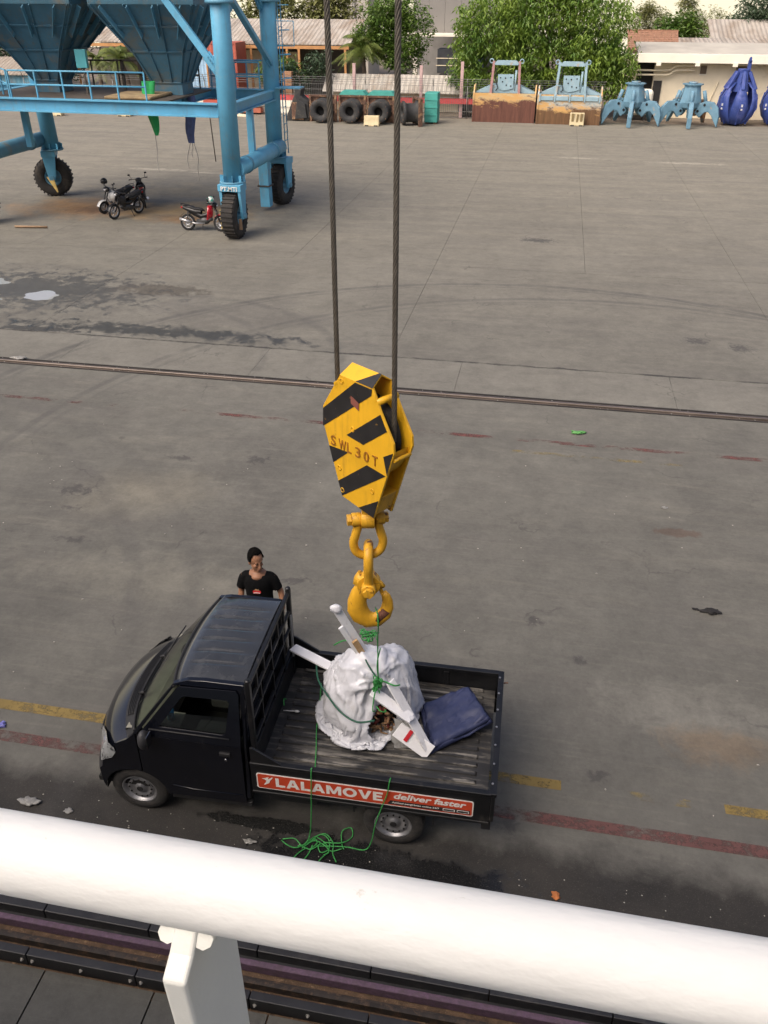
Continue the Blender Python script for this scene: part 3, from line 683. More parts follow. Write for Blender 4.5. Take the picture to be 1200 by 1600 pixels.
# banner on the near side
bl0, bl1, bz0, bz1 = 1.892, 4.03, .668, .882
def rr2(x0, x1, z0, z1, r, n=5):
    pts = []
    for cx, cz, a0 in ((x1-r, z1-r, 0), (x0+r, z1-r, 90), (x0+r, z0+r, 180), (x1-r, z0+r, 270)):
        for k in range(n+1): a = radians(a0+90*k/n); pts.append((cx+r*cos(a), cz+r*sin(a)))
    return pts
fb = lambda a, b_, t: (a, BW0-.004-t, b_)
q = MB(); q.prism(rr2(bl0, bl1, bz0, bz1, .025), fb, .003); bn = q.build('side_banner', pm('banner_white', (.72, .70, .66), .6, 0, .1, 6, dirt=(.35, .33, .3), dscale=8, damt=(.6, .8)), truck)
M_or = pm('banner_orange', (.50, .055, .018), .55, 0, .14, 5, dirt=(.26, .04, .02), dscale=6, damt=(.58, .8))
q = MB(); q.prism(rr2(bl0+.012, bl1-.012, bz0+.012, bz1-.012, .018), lambda a, b_, t: (a, BW0-.0075-t, b_), .0015); q.build('banner_panel', M_or, bn)
M_wh = pm('banner_lettering', (.70, .68, .64), .6, 0, .12, 12, dirt=(.42, .4, .38), dscale=14, damt=(.6, .8))
def bm(x, z): return Matrix.Translation((x, BW0-.0105, z)) @ Matrix.Rotation(pi/2, 4, 'X')
_t = .26                                             # stroke width of the bold capitals, in cap heights
GL = {'L': (.72, [[(0, 0), (.72, 0), (.72, .22), (_t, .22), (_t, 1), (0, 1)]], []),
      'A': (1.02, [[(0, 0), (.27, 0), (.33, .19), (.69, .19), (.75, 0), (1.02, 0), (.66, 1), (.36, 1)]], [[(.40, .39), (.62, .39), (.51, .74)]]),
      'M': (1.14, [[(0, 0), (.24, 0), (.24, .62), (.47, .08), (.67, .08), (.90, .62), (.90, 0), (1.14, 0), (1.14, 1), (.84, 1), (.57, .40), (.30, 1), (0, 1)]], []),
      'O': (1.08, [[(.54+.54*cos(2*pi*k/24), .5+.515*sin(2*pi*k/24)) for k in range(24)]], [[(.54+.27*cos(2*pi*k/20), .5+.29*sin(2*pi*k/20)) for k in range(20)]]),
      'V': (1.0, [[(0, 1), (.28, 1), (.50, .32), (.72, 1), (1.0, 1), (.63, 0), (.37, 0)]], []),
      'E': (.74, [[(0, 0), (.74, 0), (.74, .21), (_t, .21), (_t, .40), (.67, .40), (.67, .60), (_t, .60), (_t, .79), (.73, .79), (.73, 1), (0, 1)]], [])}
_word = 'LALAMOVE'; _h = .122; _gap = .105; _tot = sum(GL[c][0] for c in _word)+_gap*7; _k = 1.07/_tot; _x = 2.085
for c in _word:
    w_, out_, hol_ = GL[c]; q = MB()
    q.prism([(_x+a*_k, .718+b*_h) for a, b in out_[0]], lambda a, b, t: (a, BW0-.0098-t, b), .0010, [[(_x+a*_k, .718+b*_h) for a, b in h] for h in hol_]); q.build('banner_letter', M_wh, bn); _x += (w_+_gap)*_k
text_mesh('deliver faster', .108, M_wh, bn, 'banner_lettering', bm(3.262, .782), .0005, .22, .003, .70)
q = MB(); q.prism([(3.20, .700), (3.23, .748), (4.0, .748), (4.0, .694), (3.215, .694)], lambda a, b_, t: (a, BW0-.0095-t, b_), .0008); q.build('caption_strip', pm('banner_black', (.02, .018, .018), .6), bn)
text_mesh('Aplikasi pengiriman online 24/7', .030, M_wh, bn, 'banner_lettering', bm(3.245, .714), .0004, 0, .0008, .46)
for x in (3.74, 3.875):
    q = MB(); q.prism(rr2(x, x+.115, .703, .738, .006, 2), lambda a, b_, t: (a, BW0-.0105-t, b_), .0008); q.build('store_badge', M_wh, bn)
    q = MB(); q.prism(rr2(x+.006, x+.109, .709, .732, .004, 2), lambda a, b_, t: (a, BW0-.0115-t, b_), .0006); q.build('store_badge_panel', pm('banner_black', (0, 0, 0)), bn)
# white bird emblem
bird = [(1.945, .815), (1.99, .826), (2.018, .842), (2.008, .806), (2.052, .845), (2.060, .838), (2.030, .792), (2.022, .760), (1.985, .735), (1.962, .725), (1.985, .762), (1.992, .790), (1.97, .806)]
q = MB(); q.prism(bird, lambda a, b_, t: (a, BW0-.0098-t, b_), .0008); q.build('bird_emblem', M_wh, bn)
# ------------------------------------------------------------------ crane hook block on two wire ropes
ES = Vector((.8142, -.58058, 0)); ET = Vector((.58058, .8142, 0)); EZ = Vector((0, 0, 1))
P0 = Vector((-1.2868, 5.77, 4.4267)); BTH = .22
def bfn(s, z, t): return P0+ES*s+ET*t+EZ*z
M_yel = pm('crane_yellow', (.72, .395, .016), .45, 0, .14, 2.5, dirt=(.26, .11, .025), dscale=8, damt=(.64, .70), bump=.08, bscale=60, rvar=.1)
M_yel2 = pm('worn_crane_yellow', (.66, .35, .02), .5, 0, .25, 5, dirt=(.12, .045, .02), dscale=6, damt=(.58, .64), bump=.15, bscale=50)
M_str = pm('black_stripe_paint', (.018, .017, .017), .45, 0, .3, 8, dirt=(.25, .14, .03), dscale=11, damt=(.64, .68))
M_grease = pm('greasy_steel', (.03, .026, .022), .5, .4, .5, 12, dirt=(.16, .11, .05), dscale=8, damt=(.55, .7), bump=.4)
M_rope = pm('wire_rope_steel', (.10, .088, .07), .55, .3, .3, 30, dirt=(.06, .05, .04), dscale=18, damt=(.5, .8))
def streaky(m, col, amt):
    t = m.node_tree; b = t.nodes['Principled BSDF']; N = NT(t); src = b.inputs['Base Color'].links[0].from_socket
    n = N.noise(N.coord((9, 9, .8)), 1.5, 7, .7, .2); n2 = N.noise(N.coord(), 2.2, 5, .6)
    N.l(N.mix(N.math('MULTIPLY', N.math('MULTIPLY', N.ramp(n, .50, .70), N.ramp(n2, .40, .62)), amt), src, col), b.inputs['Base Color'])
streaky(M_yel, (.20, .10, .025), .55); streaky(M_yel2, (.13, .06, .02), .6)
hb = thing('hook_block', 'yellow crane hook block with black hazard stripes hanging over the truck', 'hook block', tuple(P0+ET*.11+EZ*-.72))
cheek = [(-.19, .465), (-.30, .30), (-.405, .14), (-.415, .0), (-.345, -.20), (-.20, -.622), (.185, -.672), (.345, -.20), (.412, .0), (.405, .085), (.268, .30), (.18, .465)]
q = MB(); q.prism(cheek, bfn, .022); ck = q.build('front_cheek', M_yel, hb, .004)
q = MB(); q.prism([(-.19, .465), (-.30, .30), (-.405, .14), (-.415, .0), (-.345, -.20), (-.20, -.65), (.185, -.69), (.345, -.20), (.412, .0), (.405, .085), (.268, .30), (.18, .465)], bfn, .022, t0=BTH-.022); bk = q.build('back_cheek', M_yel, hb, .004)
for st_ in ([(-.403, .118), (-.4115, -.045), (.168, .405), (.176, .457), (-.012, .457)], [(-.123, -.024), (.266, .284), (.336, .166), (.071, -.042)], [(-.3425, -.197), (-.106, -.174), (-.296, -.337)],
            [(-.2405, -.49), (.111, -.206), (.325, -.221), (-.196, -.615)], [(.299, -.06), (.404, .008), (.338, -.212)], [(.005, -.6445), (.244, -.479), (.184, -.6665)]):
    q = MB(); q.prism(st_, bfn, .0015, t0=-.003); q.build('hazard_stripe', M_str, ck)
q = MB(); q.prism([(-.06, .335), (.03, .30), (.03, .235), (-.06, .27)], bfn, .0015, t0=-.0065); q.build('red_sticker', pm('faded_red', (.22, .07, .05), .7), ck)
for s_, z_ in ((-.17, .42), (-.22, -.36), (.17, -.42), (-.05, .05), (-.19, -.56)):
    q = MB(); q.lathe([(.022, 0), (.024, .004), (.018, .006), (.016, .001)], bfn(s_, z_, 0), -ET, 14, closed=True); q.build('weld_ring', M_yel, ck)
LM = lambda s_, z_: Matrix(((ES.x, 0, -ET.x, 0), (ES.y, 0, -ET.y, 0), (0, 1, 0, 0), (0, 0, 0, 1)))
M_let = pm('raised_lettering', (.30, .12, .012), .5, 0, .3, 20)  # brown puts the shading of the raised yellow letters into their colour
for k, ch in enumerate('SWL30T'):
    p = bfn(-.315+.0985*k, -.175, -.001)
    text_mesh(ch, .125, M_let, ck, 'raised_letter', Matrix.Translation(p) @ LM(0, 0), .006, 0, .001, {'W': .085, 'L': .05}.get(ch, .058))
# little roof plates joining the cheeks
RZ, RS0, RS1 = .545, -.165, .165
def plate(pts, th=.012):
    a, b, c = Vector(pts[0]), Vector(pts[1]), Vector(pts[2]); n = (b-a).cross(c-a).normalized()*th
    q = MB(); m = len(pts); q.add([Vector(p) for p in pts]+[Vector(p)-n for p in pts], [tuple(range(m)), tuple(range(m, 2*m))[::-1]]+[(i, i+m, (i+1) % m+m, (i+1) % m) for i in range(m)]); return q
F0, F1, Rg0, Rg1, K0, K1 = bfn(-.19, .467, -.002), bfn(.18, .467, -.002), bfn(RS0, RZ, .11), bfn(RS1, RZ, .11), bfn(-.19, .467, BTH+.002), bfn(.18, .467, BTH+.002)
plate([F0, F1, Rg1, Rg0]).build('roof_plate', M_yel, hb, .002)
plate([K1, K0, Rg0, Rg1]).build('roof_plate', M_yel, hb, .002)
mid = lambda a, b, t: a.lerp(b, t)
nn = (F1-F0).cross(Rg1-F0).normalized()
if nn.dot(Vector((0, -1, 1))) < 0: nn = -nn
plate([mid(F0, F1, .50)+nn*.002, F1+nn*.002, Rg1+nn*.002, mid(Rg0, Rg1, .93)+nn*.002], -.0015).build('hazard_stripe', M_str, hb)
# sheave, spacers, housing
q = MB(); q.lathe([(.05, -.05), (.29, -.03), (.34, -.042), (.345, -.036), (.305, -.004), (.305, .004), (.345, .036), (.34, .042), (.29, .03), (.05, .05)], bfn(0, .02, .11), ET, 48); q.build('sheave', M_grease, hb)
q = MB(); q.cyl(bfn(0, .02, .01), bfn(0, .02, BTH+.03), .06, n=20); q.build('sheave_pin', M_yel, hb)
for s_, z_, r_ in ((.215, .36, .028), (-.235, .37, .028)):
    q = MB(); q.cyl(bfn(s_, z_, .0), bfn(s_, z_, BTH), r_, n=14); q.build('spacer_bar', M_yel, hb)
for sg in (1, -1):
    q = MB(); q.tube([bfn(sg*(.392-.0*k), -.07-.0*k, .02) for k in (0,)]+[bfn(sg*.392, -.07, BTH-.02)], .016, 8); q.build('spacer_bar', M_yel, hb)
    R = []
    for k in range(9):
        a = radians(-5-62*k/8); rr = .375
        R.append([bfn(sg*cos(a)*rr, .02+sin(a)*rr, t) for t in (.022, .2)])
    q = MB(); q.grid(R); q.build('rope_guard', M_yel, hb)
q = MB(); q.prism([(-.26, -.45), (.26, -.45), (.19, -.64), (-.19, -.61)], bfn, BTH-.05, t0=.025); q.build('lower_housing', M_yel2, hb, .006)
RR = Vector((.98323, .18238, 0)); AA = Vector((-.18238, .98323, 0)); AX = P0+ET*.11; AX.z = 0
def cfn(r, z, t=0): return AX+RR*r+AA*t+EZ*z
q = MB(); q.cyl(cfn(-.055, 3.625), cfn(.055, 3.625), .085, n=24); q.bar(cfn(0, 3.62), cfn(0, 3.85), .10, .10, up=tuple(RR)); q.build('swivel_lug', M_yel2, hb, .004)
def catmull(P, n=6):
    P = [Vector(p) for p in P]; out = []
    for i in range(len(P)-1):
        p0, p1, p2, p3 = P[max(i-1, 0)], P[i], P[i+1], P[min(i+2, len(P)-1)]
        for k in range(n):
            t = k/n; out.append(.5*((2*p1)+(p2-p0)*t+(2*p0-5*p1+4*p2-p3)*t*t+(3*p1-p0-3*p2+p3)*t**3))
    out.append(P[-1]); return out
# bow shackle
def shackle(name, label, pin_c, axis, up, w, h, rod, bulge=.1):
    """pin_c pin centre, axis direction of the pin, up: +1 bow above, -1 bow below"""
    axis = Vector(axis); t = thing(name, label, 'shackle', tuple(pin_c))
    om = [(-.86, 0), (-.88, .17), (-1.08, .40), (-1.28, .62), (-1.12, .84), (-.64, .965), (0, 1.0)]; om = om+[(-x, z) for x, z in om[-2::-1]]
    pts = [None]+[pin_c+axis*(v.x*w)+EZ*(up*v.z*h) for v in catmull([(x, 0, z) for x, z in om], 5)]+[None]
    q = MB(); q.tube(pts[1:-1], rod, 14, up=axis.cross(EZ)); b = q.build('bow', M_yel2, t)
    for s_ in (-1, 1):
        q = MB(); q.cyl(pin_c+axis*(s_*(w-rod*1.05)), pin_c+axis*(s_*(w+rod*1.05)), rod*1.55, n=20); q.build('pin_eye', M_yel2, t, .006)
    q = MB(); q.cyl(pin_c-axis*(w+rod*1.6), pin_c+axis*(w+rod*1.6), rod*.85, n=16); q.build('pin', M_yel2, t)
    q = MB(); q.cyl(pin_c-axis*(w+rod*1.1), pin_c-axis*(w+rod*2.1), rod*1.35, n=6, smooth=False); q.build('pin_head', M_yel2, t, .004)
    q = MB(); q.cyl(pin_c+axis*(w+rod*1.1), pin_c+axis*(w+rod*1.9), rod*1.25, n=6, smooth=False); q.build('nut', M_yel2, t, .004)
    return t
shackle('bow_shackle', 'upper yellow bow shackle pinned under the striped hook block', cfn(0, 3.625), RR*.985+AA*.17, -1, .10, .375, .038, .80)
shackle('bow_shackle', 'lower yellow shackle seen edge-on, joining the ring above to the hook', cfn(.0, 2.945), -AA, 1, .09, .40, .041)
# the hook
hk = thing('lifting_hook', 'worn yellow lifting hook with a thin green rope over its bowl', 'hook', tuple(cfn(0, 2.44)))
cl = [(.0, 2.985, .055), (-.045, 2.92, .066), (-.083, 2.84, .073), (-.105, 2.75, .083), (-.103, 2.66, .092), (-.07, 2.585, .092), (-.005, 2.535, .085), (.075, 2.54, .074), (.14, 2.60, .064), (.168, 2.68, .054), (.168, 2.75, .046), (.152, 2.81, .038), (.132, 2.848, .026)]
q = MB(); q.tube([cfn(a, b) for a, b, r in cl], [r*1.04 for a, b, r in cl], 18, up=tuple(AA), flat=.66); q.build('hook_body', M_yel2, hk)
q = MB(); q.cyl(cfn(.0, 2.95, -.05), cfn(.0, 2.95, .05), .105, n=24); q.build('hook_eye', M_yel2, hk, .008)
q = MB(); q.tube([cfn(-.06, 3.03, .02), cfn(-.09, 2.98, .02), cfn(-.10, 2.93, 0)], .052, 10, flat=.7); q.tube([cfn(.04, 3.0, 0), cfn(.10, 2.95, 0), cfn(.125, 2.915, 0)], .042, 8, flat=.6); q.build('latch_lug', M_yel2, hk)
q = MB(); q.bar(cfn(.09, 2.93), cfn(.125, 2.82), .035, .012, up=tuple(AA)); q.build('safety_latch', M_yel2, hk, .004)
q = MB(); q.cyl(cfn(.075, 2.545, -.01), cfn(.16, 2.66, -.01), .045, n=10); q.build('wear_insert', pm('rust_brown', (.12, .045, .025), .8, 0, .4, 12, bump=.4), hk)
# wire ropes
def wire(x, y, z0, label):
    t = thing('wire_rope', label, 'wire rope', (x, y, z0), group='wire ropes of the crane'); zs = []; z = z0
    while z < 8.0: zs.append(z); z += .022
    while z < 26: zs.append(z); z += .06
    for s_ in range(6):
        q = MB(); q.tube([(x+cos(z*2*pi/.27+s_*pi/3)*.0128, y+sin(z*2*pi/.27+s_*pi/3)*.0128, z) for z in zs], .0082, 7, caps=False); q.build('strand', M_rope, t, fix=False)
    q = MB(); q.cyl((x, y, z0), (x, y, 26), .009, n=8); q.build('core', M_grease, t)
a_ = bfn(-.345, 0, .11); b_ = bfn(.30, 0, .11)
wire(a_.x, a_.y, 4.46, 'dark steel wire rope entering the left side of the hook block')
wire(b_.x, b_.y, 4.46, 'dark steel wire rope entering the right side of the hook block')

# ------------------------------------------------------------------ load in the truck bed
TM = Matrix.Translation((TX, TY, 0)) @ Matrix.Rotation(TA, 4, 'Z')
def T_(l, w, z): return TM @ Vector((l, w, z))
def tsingle(name, mb, mat, base, *a, **k):
    xf(mb, TM); return single(name, mb, mat, tuple(TM @ Vector(base)), *a, **k)
base_o = [(2.27, 1.27), (2.30, 1.05), (2.50, .80), (2.72, .66), (2.90, .60), (3.06, .64), (3.17, .82), (3.30, 1.02), (3.36, 1.25), (3.26, 1.42), (2.95, 1.50), (2.60, 1.48), (2.38, 1.42)]
bc = Vector((2.80, 1.06))
def brad(th):
    d = Vector((cos(th), sin(th))); best = 0
    for i in range(len(base_o)):
        p = Vector(base_o[i])-bc; e = Vector(base_o[(i+1) % len(base_o)])-Vector(base_o[i])
        den = d.x*e.y-d.y*e.x
        if abs(den) < 1e-9: continue
        t = (p.x*e.y-p.y*e.x)/den; u = (p.x*d.y-p.y*d.x)/den
        if t > 0 and 0 <= u <= 1: best = max(best, t)
    return best
def ridged(p, s): return 1-abs(noise.noise(Vector(p)*s))*2
def fused(lumps, box, grow, voxel, it):
    q = MB()
    for c, r in lumps: q.ell(c, [x+grow for x in r], 24, 16)
    q.b2([x-grow for x in box[0]], [x+grow for x in box[1]])
    o = q.build('load_core', M_seat, None, fix=False); m = o.modifiers.new('r', 'REMESH'); m.mode = 'VOXEL'; m.voxel_size = voxel; m2 = o.modifiers.new('s', 'SMOOTH'); m2.iterations = it; m2.factor = .6
    dg = bpy.context.evaluated_depsgraph_get(); dg.update(); me = bpy.data.meshes.new_from_object(o.evaluated_get(dg)); bpy.data.objects.remove(o)
    o = bpy.data.objects.new('load_core', me); COL.objects.link(o); return o
def bundle():
    """slumped sheet: a slack skin settles over the fused lumps of the load under gravity (cloth), then its settled shape is kept as a plain mesh"""
    lumps = (((2.63, 1.12, 1.10), (.27, .29, .38)), ((2.74, 1.00, 1.32), (.24, .25, .32)), ((3.02, 1.16, 1.18), (.28, .29, .42)), ((3.10, 1.18, .98), (.27, .26, .24)), ((2.50, 1.16, .95), (.15, .18, .22)),
             ((2.74, .82, .96), (.20, .18, .22)), ((2.90, .72, .88), (.13, .10, .12)), ((2.60, .94, .92), (.22, .20, .18)), ((2.88, 1.05, 1.48), (.20, .20, .18)))
    box = ((2.44, .86, .80), (3.20, 1.34, .92))
    core = fused(lumps, box, -.01, .03, 6); skin = fused(lumps, box, .030, .0185, 4)
    c = core.modifiers.new('c', 'COLLISION'); core.collision.thickness_outer = .012; core.collision.cloth_friction = 12
    fl_ = MB(); fl_.add([(1.0, -.5, .772), (5, -.5, .772), (5, 2.5, .772), (1, 2.5, .772)], [(0, 1, 2, 3)]); flo = fl_.build('load_floor', M_seat, None, fix=False); flo.modifiers.new('c', 'COLLISION'); flo.collision.thickness_outer = .01
    m = skin.modifiers.new('cl', 'CLOTH'); st = m.settings; st.quality = 5; st.mass = .25; st.tension_stiffness = 18; st.compression_stiffness = 18; st.shear_stiffness = 6; st.bending_stiffness = .02; st.shrink_min = -.20; st.air_damping = 2
    m.collision_settings.distance_min = .008; m.collision_settings.use_self_collision = False
    m.point_cache.frame_start = 1; m.point_cache.frame_end = 40
    for f_ in range(1, 27): S.frame_set(f_)
    dg = bpy.context.evaluated_depsgraph_get(); me = bpy.data.meshes.new_from_object(skin.evaluated_get(dg))
    for o in (core, skin, flo): bpy.data.objects.remove(o)
    S.frame_set(1)
    V_ = [v.co.copy() for v in me.vertices]; F = []
    N_ = [v.normal.copy() for v in me.vertices]
    anch = [(Vector((2.98, .74, 1.60)), 2.5, .040, .9), (Vector((2.42, 1.12, 1.44)), 2.3, .032, .75), (Vector((3.0, 1.2, 1.66)), 2.6, .022, .7)]
    for k, (v, n) in enumerate(zip(V_, N_)):
        d = 0
        for A, fq, am, L in anch:
            e = v-A; r_ = e.length; e.normalize(); f_ = math.exp(-(r_/L)**2)*min(1, r_/.10); nz = abs(noise.noise(e*fq+Vector((r_*.7, A.x*3, A.y*5)))); d += am*f_*(max(0, 1-nz*3.2)**1.5-.2)
        d += .008*noise.noise(v*2.6+Vector((4, 1, 8)))+.006*max(0, 1-abs(noise.noise(Vector((v.x*3.0+v.z*1.2, v.y*3.0, v.z*1.3))+Vector((1, 7, 2))))*5)
        V_[k] = v+n*d
    for v in V_: v.z = max(v.z, .774)
    for f_ in me.polygons:
        c = sum((V_[i] for i in f_.vertices), Vector())/len(f_.vertices)
        e = ((c.x-3.03)/.13)**2+((c.z-1.0)/.17)**2+noise.noise(c*9)*.4
        if e < 1 and c.y < .95: continue
        F.append(tuple(f_.vertices))
    q = MB(); q.add(V_, F, True); return q
M_sheet = pm('white_plastic_sheet', (.56, .57, .61), .30, 0, .10, 3, dirt=(.38, .375, .36), dscale=4, damt=(.55, .8), bump=.25, bscale=22, spec=.45)
_N = NT(M_sheet.node_tree); _b = M_sheet.node_tree.nodes['Principled BSDF']
_v = _N.n('ShaderNodeTexVoronoi'); _v.feature = 'DISTANCE_TO_EDGE'; _v.inputs['Scale'].default_value = 7; _n = _N.n('ShaderNodeTexNoise'); _n.inputs['Scale'].default_value = 4; _n.inputs['Detail'].default_value = 3
_a = _N.n('ShaderNodeVectorMath', operation='MULTIPLY_ADD'); _N.l(_N.coord((1.6, 1.6, .8)), _n.inputs['Vector']); _N.l(_n.outputs[1], _a.inputs[0]); _a.inputs[1].default_value = (.6, .6, .6); _N.l(_N.coord((1.5, 1.5, .75)), _a.inputs[2]); _N.l(_a.outputs[0], _v.inputs['Vector'])
_N.l(_N.bump(_v.outputs[0], .14, .03), _b.inputs['Normal'])
bd = thing('wrapped_load', 'bulging white plastic-wrapped load tied with green rope in the truck bed', 'bundle', tuple(T_(2.8, 1.06, .77)))
q = xf(bundle(), TM); o = q.build('plastic_sheet', M_sheet, bd); so_ = o.modifiers.new('solid', 'SOLIDIFY'); so_.thickness = .004
# torn flap hanging over the opening, and the grey plastic skirt beside it
M_film = pm('clear_grey_film', (.38, .38, .37), .3, 0, .3, 7, dirt=(.16, .15, .14), dscale=8, damt=(.5, .7), bump=.4, bscale=30)
q = MB(); R = []
for i in range(11):
    u = i/10; R.append([tuple(Vector((3.02+.32*u+.02*sin(9*v), .66-.06*v+.06*u+.02*noise.noise((u*5, v*4, 1)), 1.18-.41*v-.10*u+.03*noise.noise((u*4, v*6, 3))))) for v in [k/9 for k in range(10)]])
q.grid(R[4:]); xf(q, TM); q.build('torn_film', M_film, bd)
M_junk = pm('brown_contents', (.20, .105, .05), .8, 0, .6, 20, dirt=(.30, .20, .11), dscale=16, damt=(.5, .6)); M_junk2 = pm('dark_red_contents', (.16, .025, .02), .6, 0, .5, 18)
q = MB(); q.ell((2.98, 1.0, .98), (.20, .17, .20), 16, 10, lambda p: p*(1+.2*noise.noise(p*14))); xf(q, TM); q.build('contents', pm('dark_contents', (.03, .022, .02), .9, 0, .5, 15), bd)
for k in range(46):
    a = rnd.uniform(0, 2*pi); c = Vector((3.03+rnd.uniform(-.13, .13), .80+rnd.uniform(-.06, .06), 1.0+rnd.uniform(-.17, .15)))
    d = Vector((rnd.uniform(-1, 1), rnd.uniform(-1, .2), rnd.uniform(-1, 1))).normalized()
    q = MB(); q.tube([c-d*.045, c-d*.015+Vector((0, -.012, .01)), c+d*.02, c+d*.05], [.008, .022, .020, .006], 6, flat=.4); xf(q, TM)
    q.build('scrap', M_junk if k % 5 else M_junk2, bd)
# planks
M_plank = pm('white_wrapped_plank', (.72, .72, .74), .45, 0, .08, 6, dirt=(.45, .43, .42), dscale=9, damt=(.58, .8), bump=.15)
M_wood = pm('raw_wood', (.42, .27, .13), .7, 0, .3, 4, stretch=(1, 8, 8))
def plank(p, q_, w, h, up, label, wrap=True):
    m = MB(); m.bar(p, q_, w, h, up); base = p if p[2] < q_[2] else q_
    t = thing('plank', label, 'plank', tuple(T_(*base)), group=None); xf(m, TM); m.build('board', M_plank, t, .004)
    return t
p1 = plank((2.515, .985, 2.24), (2.86, 1.10, 1.45), .085, .03, (.35, -.7, .5), 'white plank wrapped at its tip, pointing up from the load towards the hook')
m_ = MB(); c0 = Vector((2.515, .985, 2.24)); d0 = (Vector((2.86, 1.10, 1.45))-c0).normalized()
m_.ell(c0+d0*.015, (.062, .045, .05), 14, 10, lambda p: p*(1+.25*noise.noise(p*30))); xf(m_, TM); m_.build('crumpled_wrap', M_sheet, p1)
p2 = plank((2.92, .72, 1.44), (3.335, .645, 1.20), .115, .025, (.3, -.3, 1), 'short flat white plank sticking out of the load above its torn opening')
plank((1.925, 1.385, 1.30), (2.75, 1.0, 1.28), .115, .025, (0, 0, 1), 'flat white plank sticking out of the load towards the cab')
p5 = plank((3.10, .76, 1.56), (3.515, .63, .83), .10, .028, (.75, -.55, .3), 'white plank slanting down from the knot to the bed floor beside the tarpaulin')
m_ = MB(); m_.ell(Vector((3.30, .66, 1.20)), (.07, .05, .03), 14, 8, lambda p: p*(1+.2*noise.noise(p*30))); xf(m_, TM); m_.build('crumpled_wrap', M_sheet, p2)
p3 = plank((2.565, .96, 2.02), (2.80, 1.03, 1.5), .05, .025, (.35, -.7, .5), 'short white strip beside the plank pointing up at the hook, raw wood showing')
m_ = MB(); m_.bar((2.70, .985, 1.84), (2.80, 1.02, 1.60), .06, .03, (.35, -.7, .5)); xf(m_, TM); m_.build('bare_wood', M_wood, p3)
p4 = plank((3.19, .66, 1.02), (3.545, .60, .80), .17, .018, (-.2, -.8, .6), 'white sheet-faced board with a red mark at the lower end of the load')
m_ = MB(); m_.bar((3.295, .628, .985), (3.33, .623, .965), .13, .004, (-.2, -.8, .6)); xf(m_, TM); m_.build('red_mark', pm('red_tape', (.55, .02, .03), .5), p4)
# blue tarpaulin, folded
M_tarp = pm('blue_tarpaulin', (.024, .032, .085), .62, 0, .25, 4, dirt=(.05, .06, .12), dscale=6, damt=(.5, .8), bump=.12, bscale=30)
def tarp_layer(c, lift, dome, seed, shr):
    L, T, R_c, B = [Vector(x) for x in c]; n = 26; rows_ = []
    cen = (L+T+R_c+B)/4
    L, T, R_c, B = [cen+(x-cen)*shr for x in (L, T, R_c, B)]
    top = []
    for i in range(n+1):
        u = i/n; row = []
        for j in range(n+1):
            v = j/n; p = (L*(1-u)+B*u)*(1-v)+(T*(1-u)+R_c*u)*v
            k = (min(u, 1-u, .05)/.05)**.5*(min(v, 1-v, .05)/.05)**.5
            p = p+Vector((0, 0, lift+dome*k+.045*k*noise.noise((u*2.6+seed, v*2.6, seed))+.03*k*(1-abs(noise.noise((u*5+v*3, v*1.5, seed+2)))*2.4)+.010*k*noise.noise((u*14, v*14, seed))))
            row.append(tuple(p))
        top.append(row)
    q = MB(); q.grid(top); return q
tp = thing('folded_tarpaulin', 'folded dark blue tarpaulin lying against the tailgate in the bed', 'tarpaulin', tuple(T_(3.75, 1.0, .77)))
cr = [(3.36, 1.22, .775), (3.86, 1.50, .90), (4.14, 1.03, .90), (3.55, .62, .772)]
for k, (lf, dm, sh) in enumerate(((0, .02, 1.04), (.02, .022, .99), (.04, .025, .95))):
    q = tarp_layer(cr, lf, dm, k*3.1, sh); xf(q, TM); o = q.build('fold_layer', M_tarp, tp); s_ = o.modifiers.new('solid', 'SOLIDIFY'); s_.thickness = .025; s_.offset = -1
# thin white brush left on the bed floor
q = MB(); a, b = Vector((1.985, .93, .785)), Vector((1.985+.10, .985, .785)); q.tube([(1.905, .945, .782), (1.98, .95, .784), (2.03, .952, .786)], .006, 6); q.ell((2.055, .953, .786), (.03, .018, .010), 10, 6)
tsingle('white_spoon', q, pm('white_plastic', (.7, .7, .68), .4), (1.98, .95, .77), 'small white plastic spoon lying on the bed floor behind the cab', 'spoon')
# ------------------------------------------------------------------ green rope
M_green = pm('green_cord', (.035, .26, .055), .6, 0, .25, 60); M_dgreen = pm('dark_green_cord', (.015, .09, .055), .6, 0, .25, 60)
gr = thing('green_rope', 'thin bright green rope from the hook down to the load and off the truck', 'rope', tuple(T_(2.45, -.1, 0)))
hx = cfn(.072, 0); kn = T_(2.985, .725, 1.60)
def cord(P, r=.006, n=6, m=M_green, nm='cord'):
    q = MB(); q.tube(catmull(P, n), r, 6); return q.build(nm, m, gr)
cord([cfn(.06, 2.62, .06), cfn(.072, 2.632, 0), cfn(.082, 2.60, -.058), cfn(.084, 2.46, -.05), (kn.x, kn.y-.02, 2.1), (kn.x, kn.y, 1.60)], .007)
cord([(kn.x+.02, kn.y+.01, 2.0), (kn.x-.01, kn.y, 1.8), (kn.x+.003, kn.y, 1.60)], .006)
for k in range(9):
    c = [kn+Vector((rnd.uniform(-.05, .05), rnd.uniform(-.05, .02), rnd.uniform(-.14, .05))) for _ in range(5)]; cord([kn]+c+[kn], .0055)
for k in range(7):
    c0 = T_(2.86, .93, 1.99); c = [c0+Vector((rnd.uniform(-.10, .10), rnd.uniform(-.06, .05), rnd.uniform(-.05, .05))) for _ in range(6)]; cord(c, .0055)
cord([kn, T_(3.06, .72, 1.585), T_(3.15, .70, 1.57), T_(3.2, .75, 1.54)], .008); cord([kn, T_(2.90, .78, 1.68), T_(2.84, .82, 1.76)], .009, m=M_dgreen)
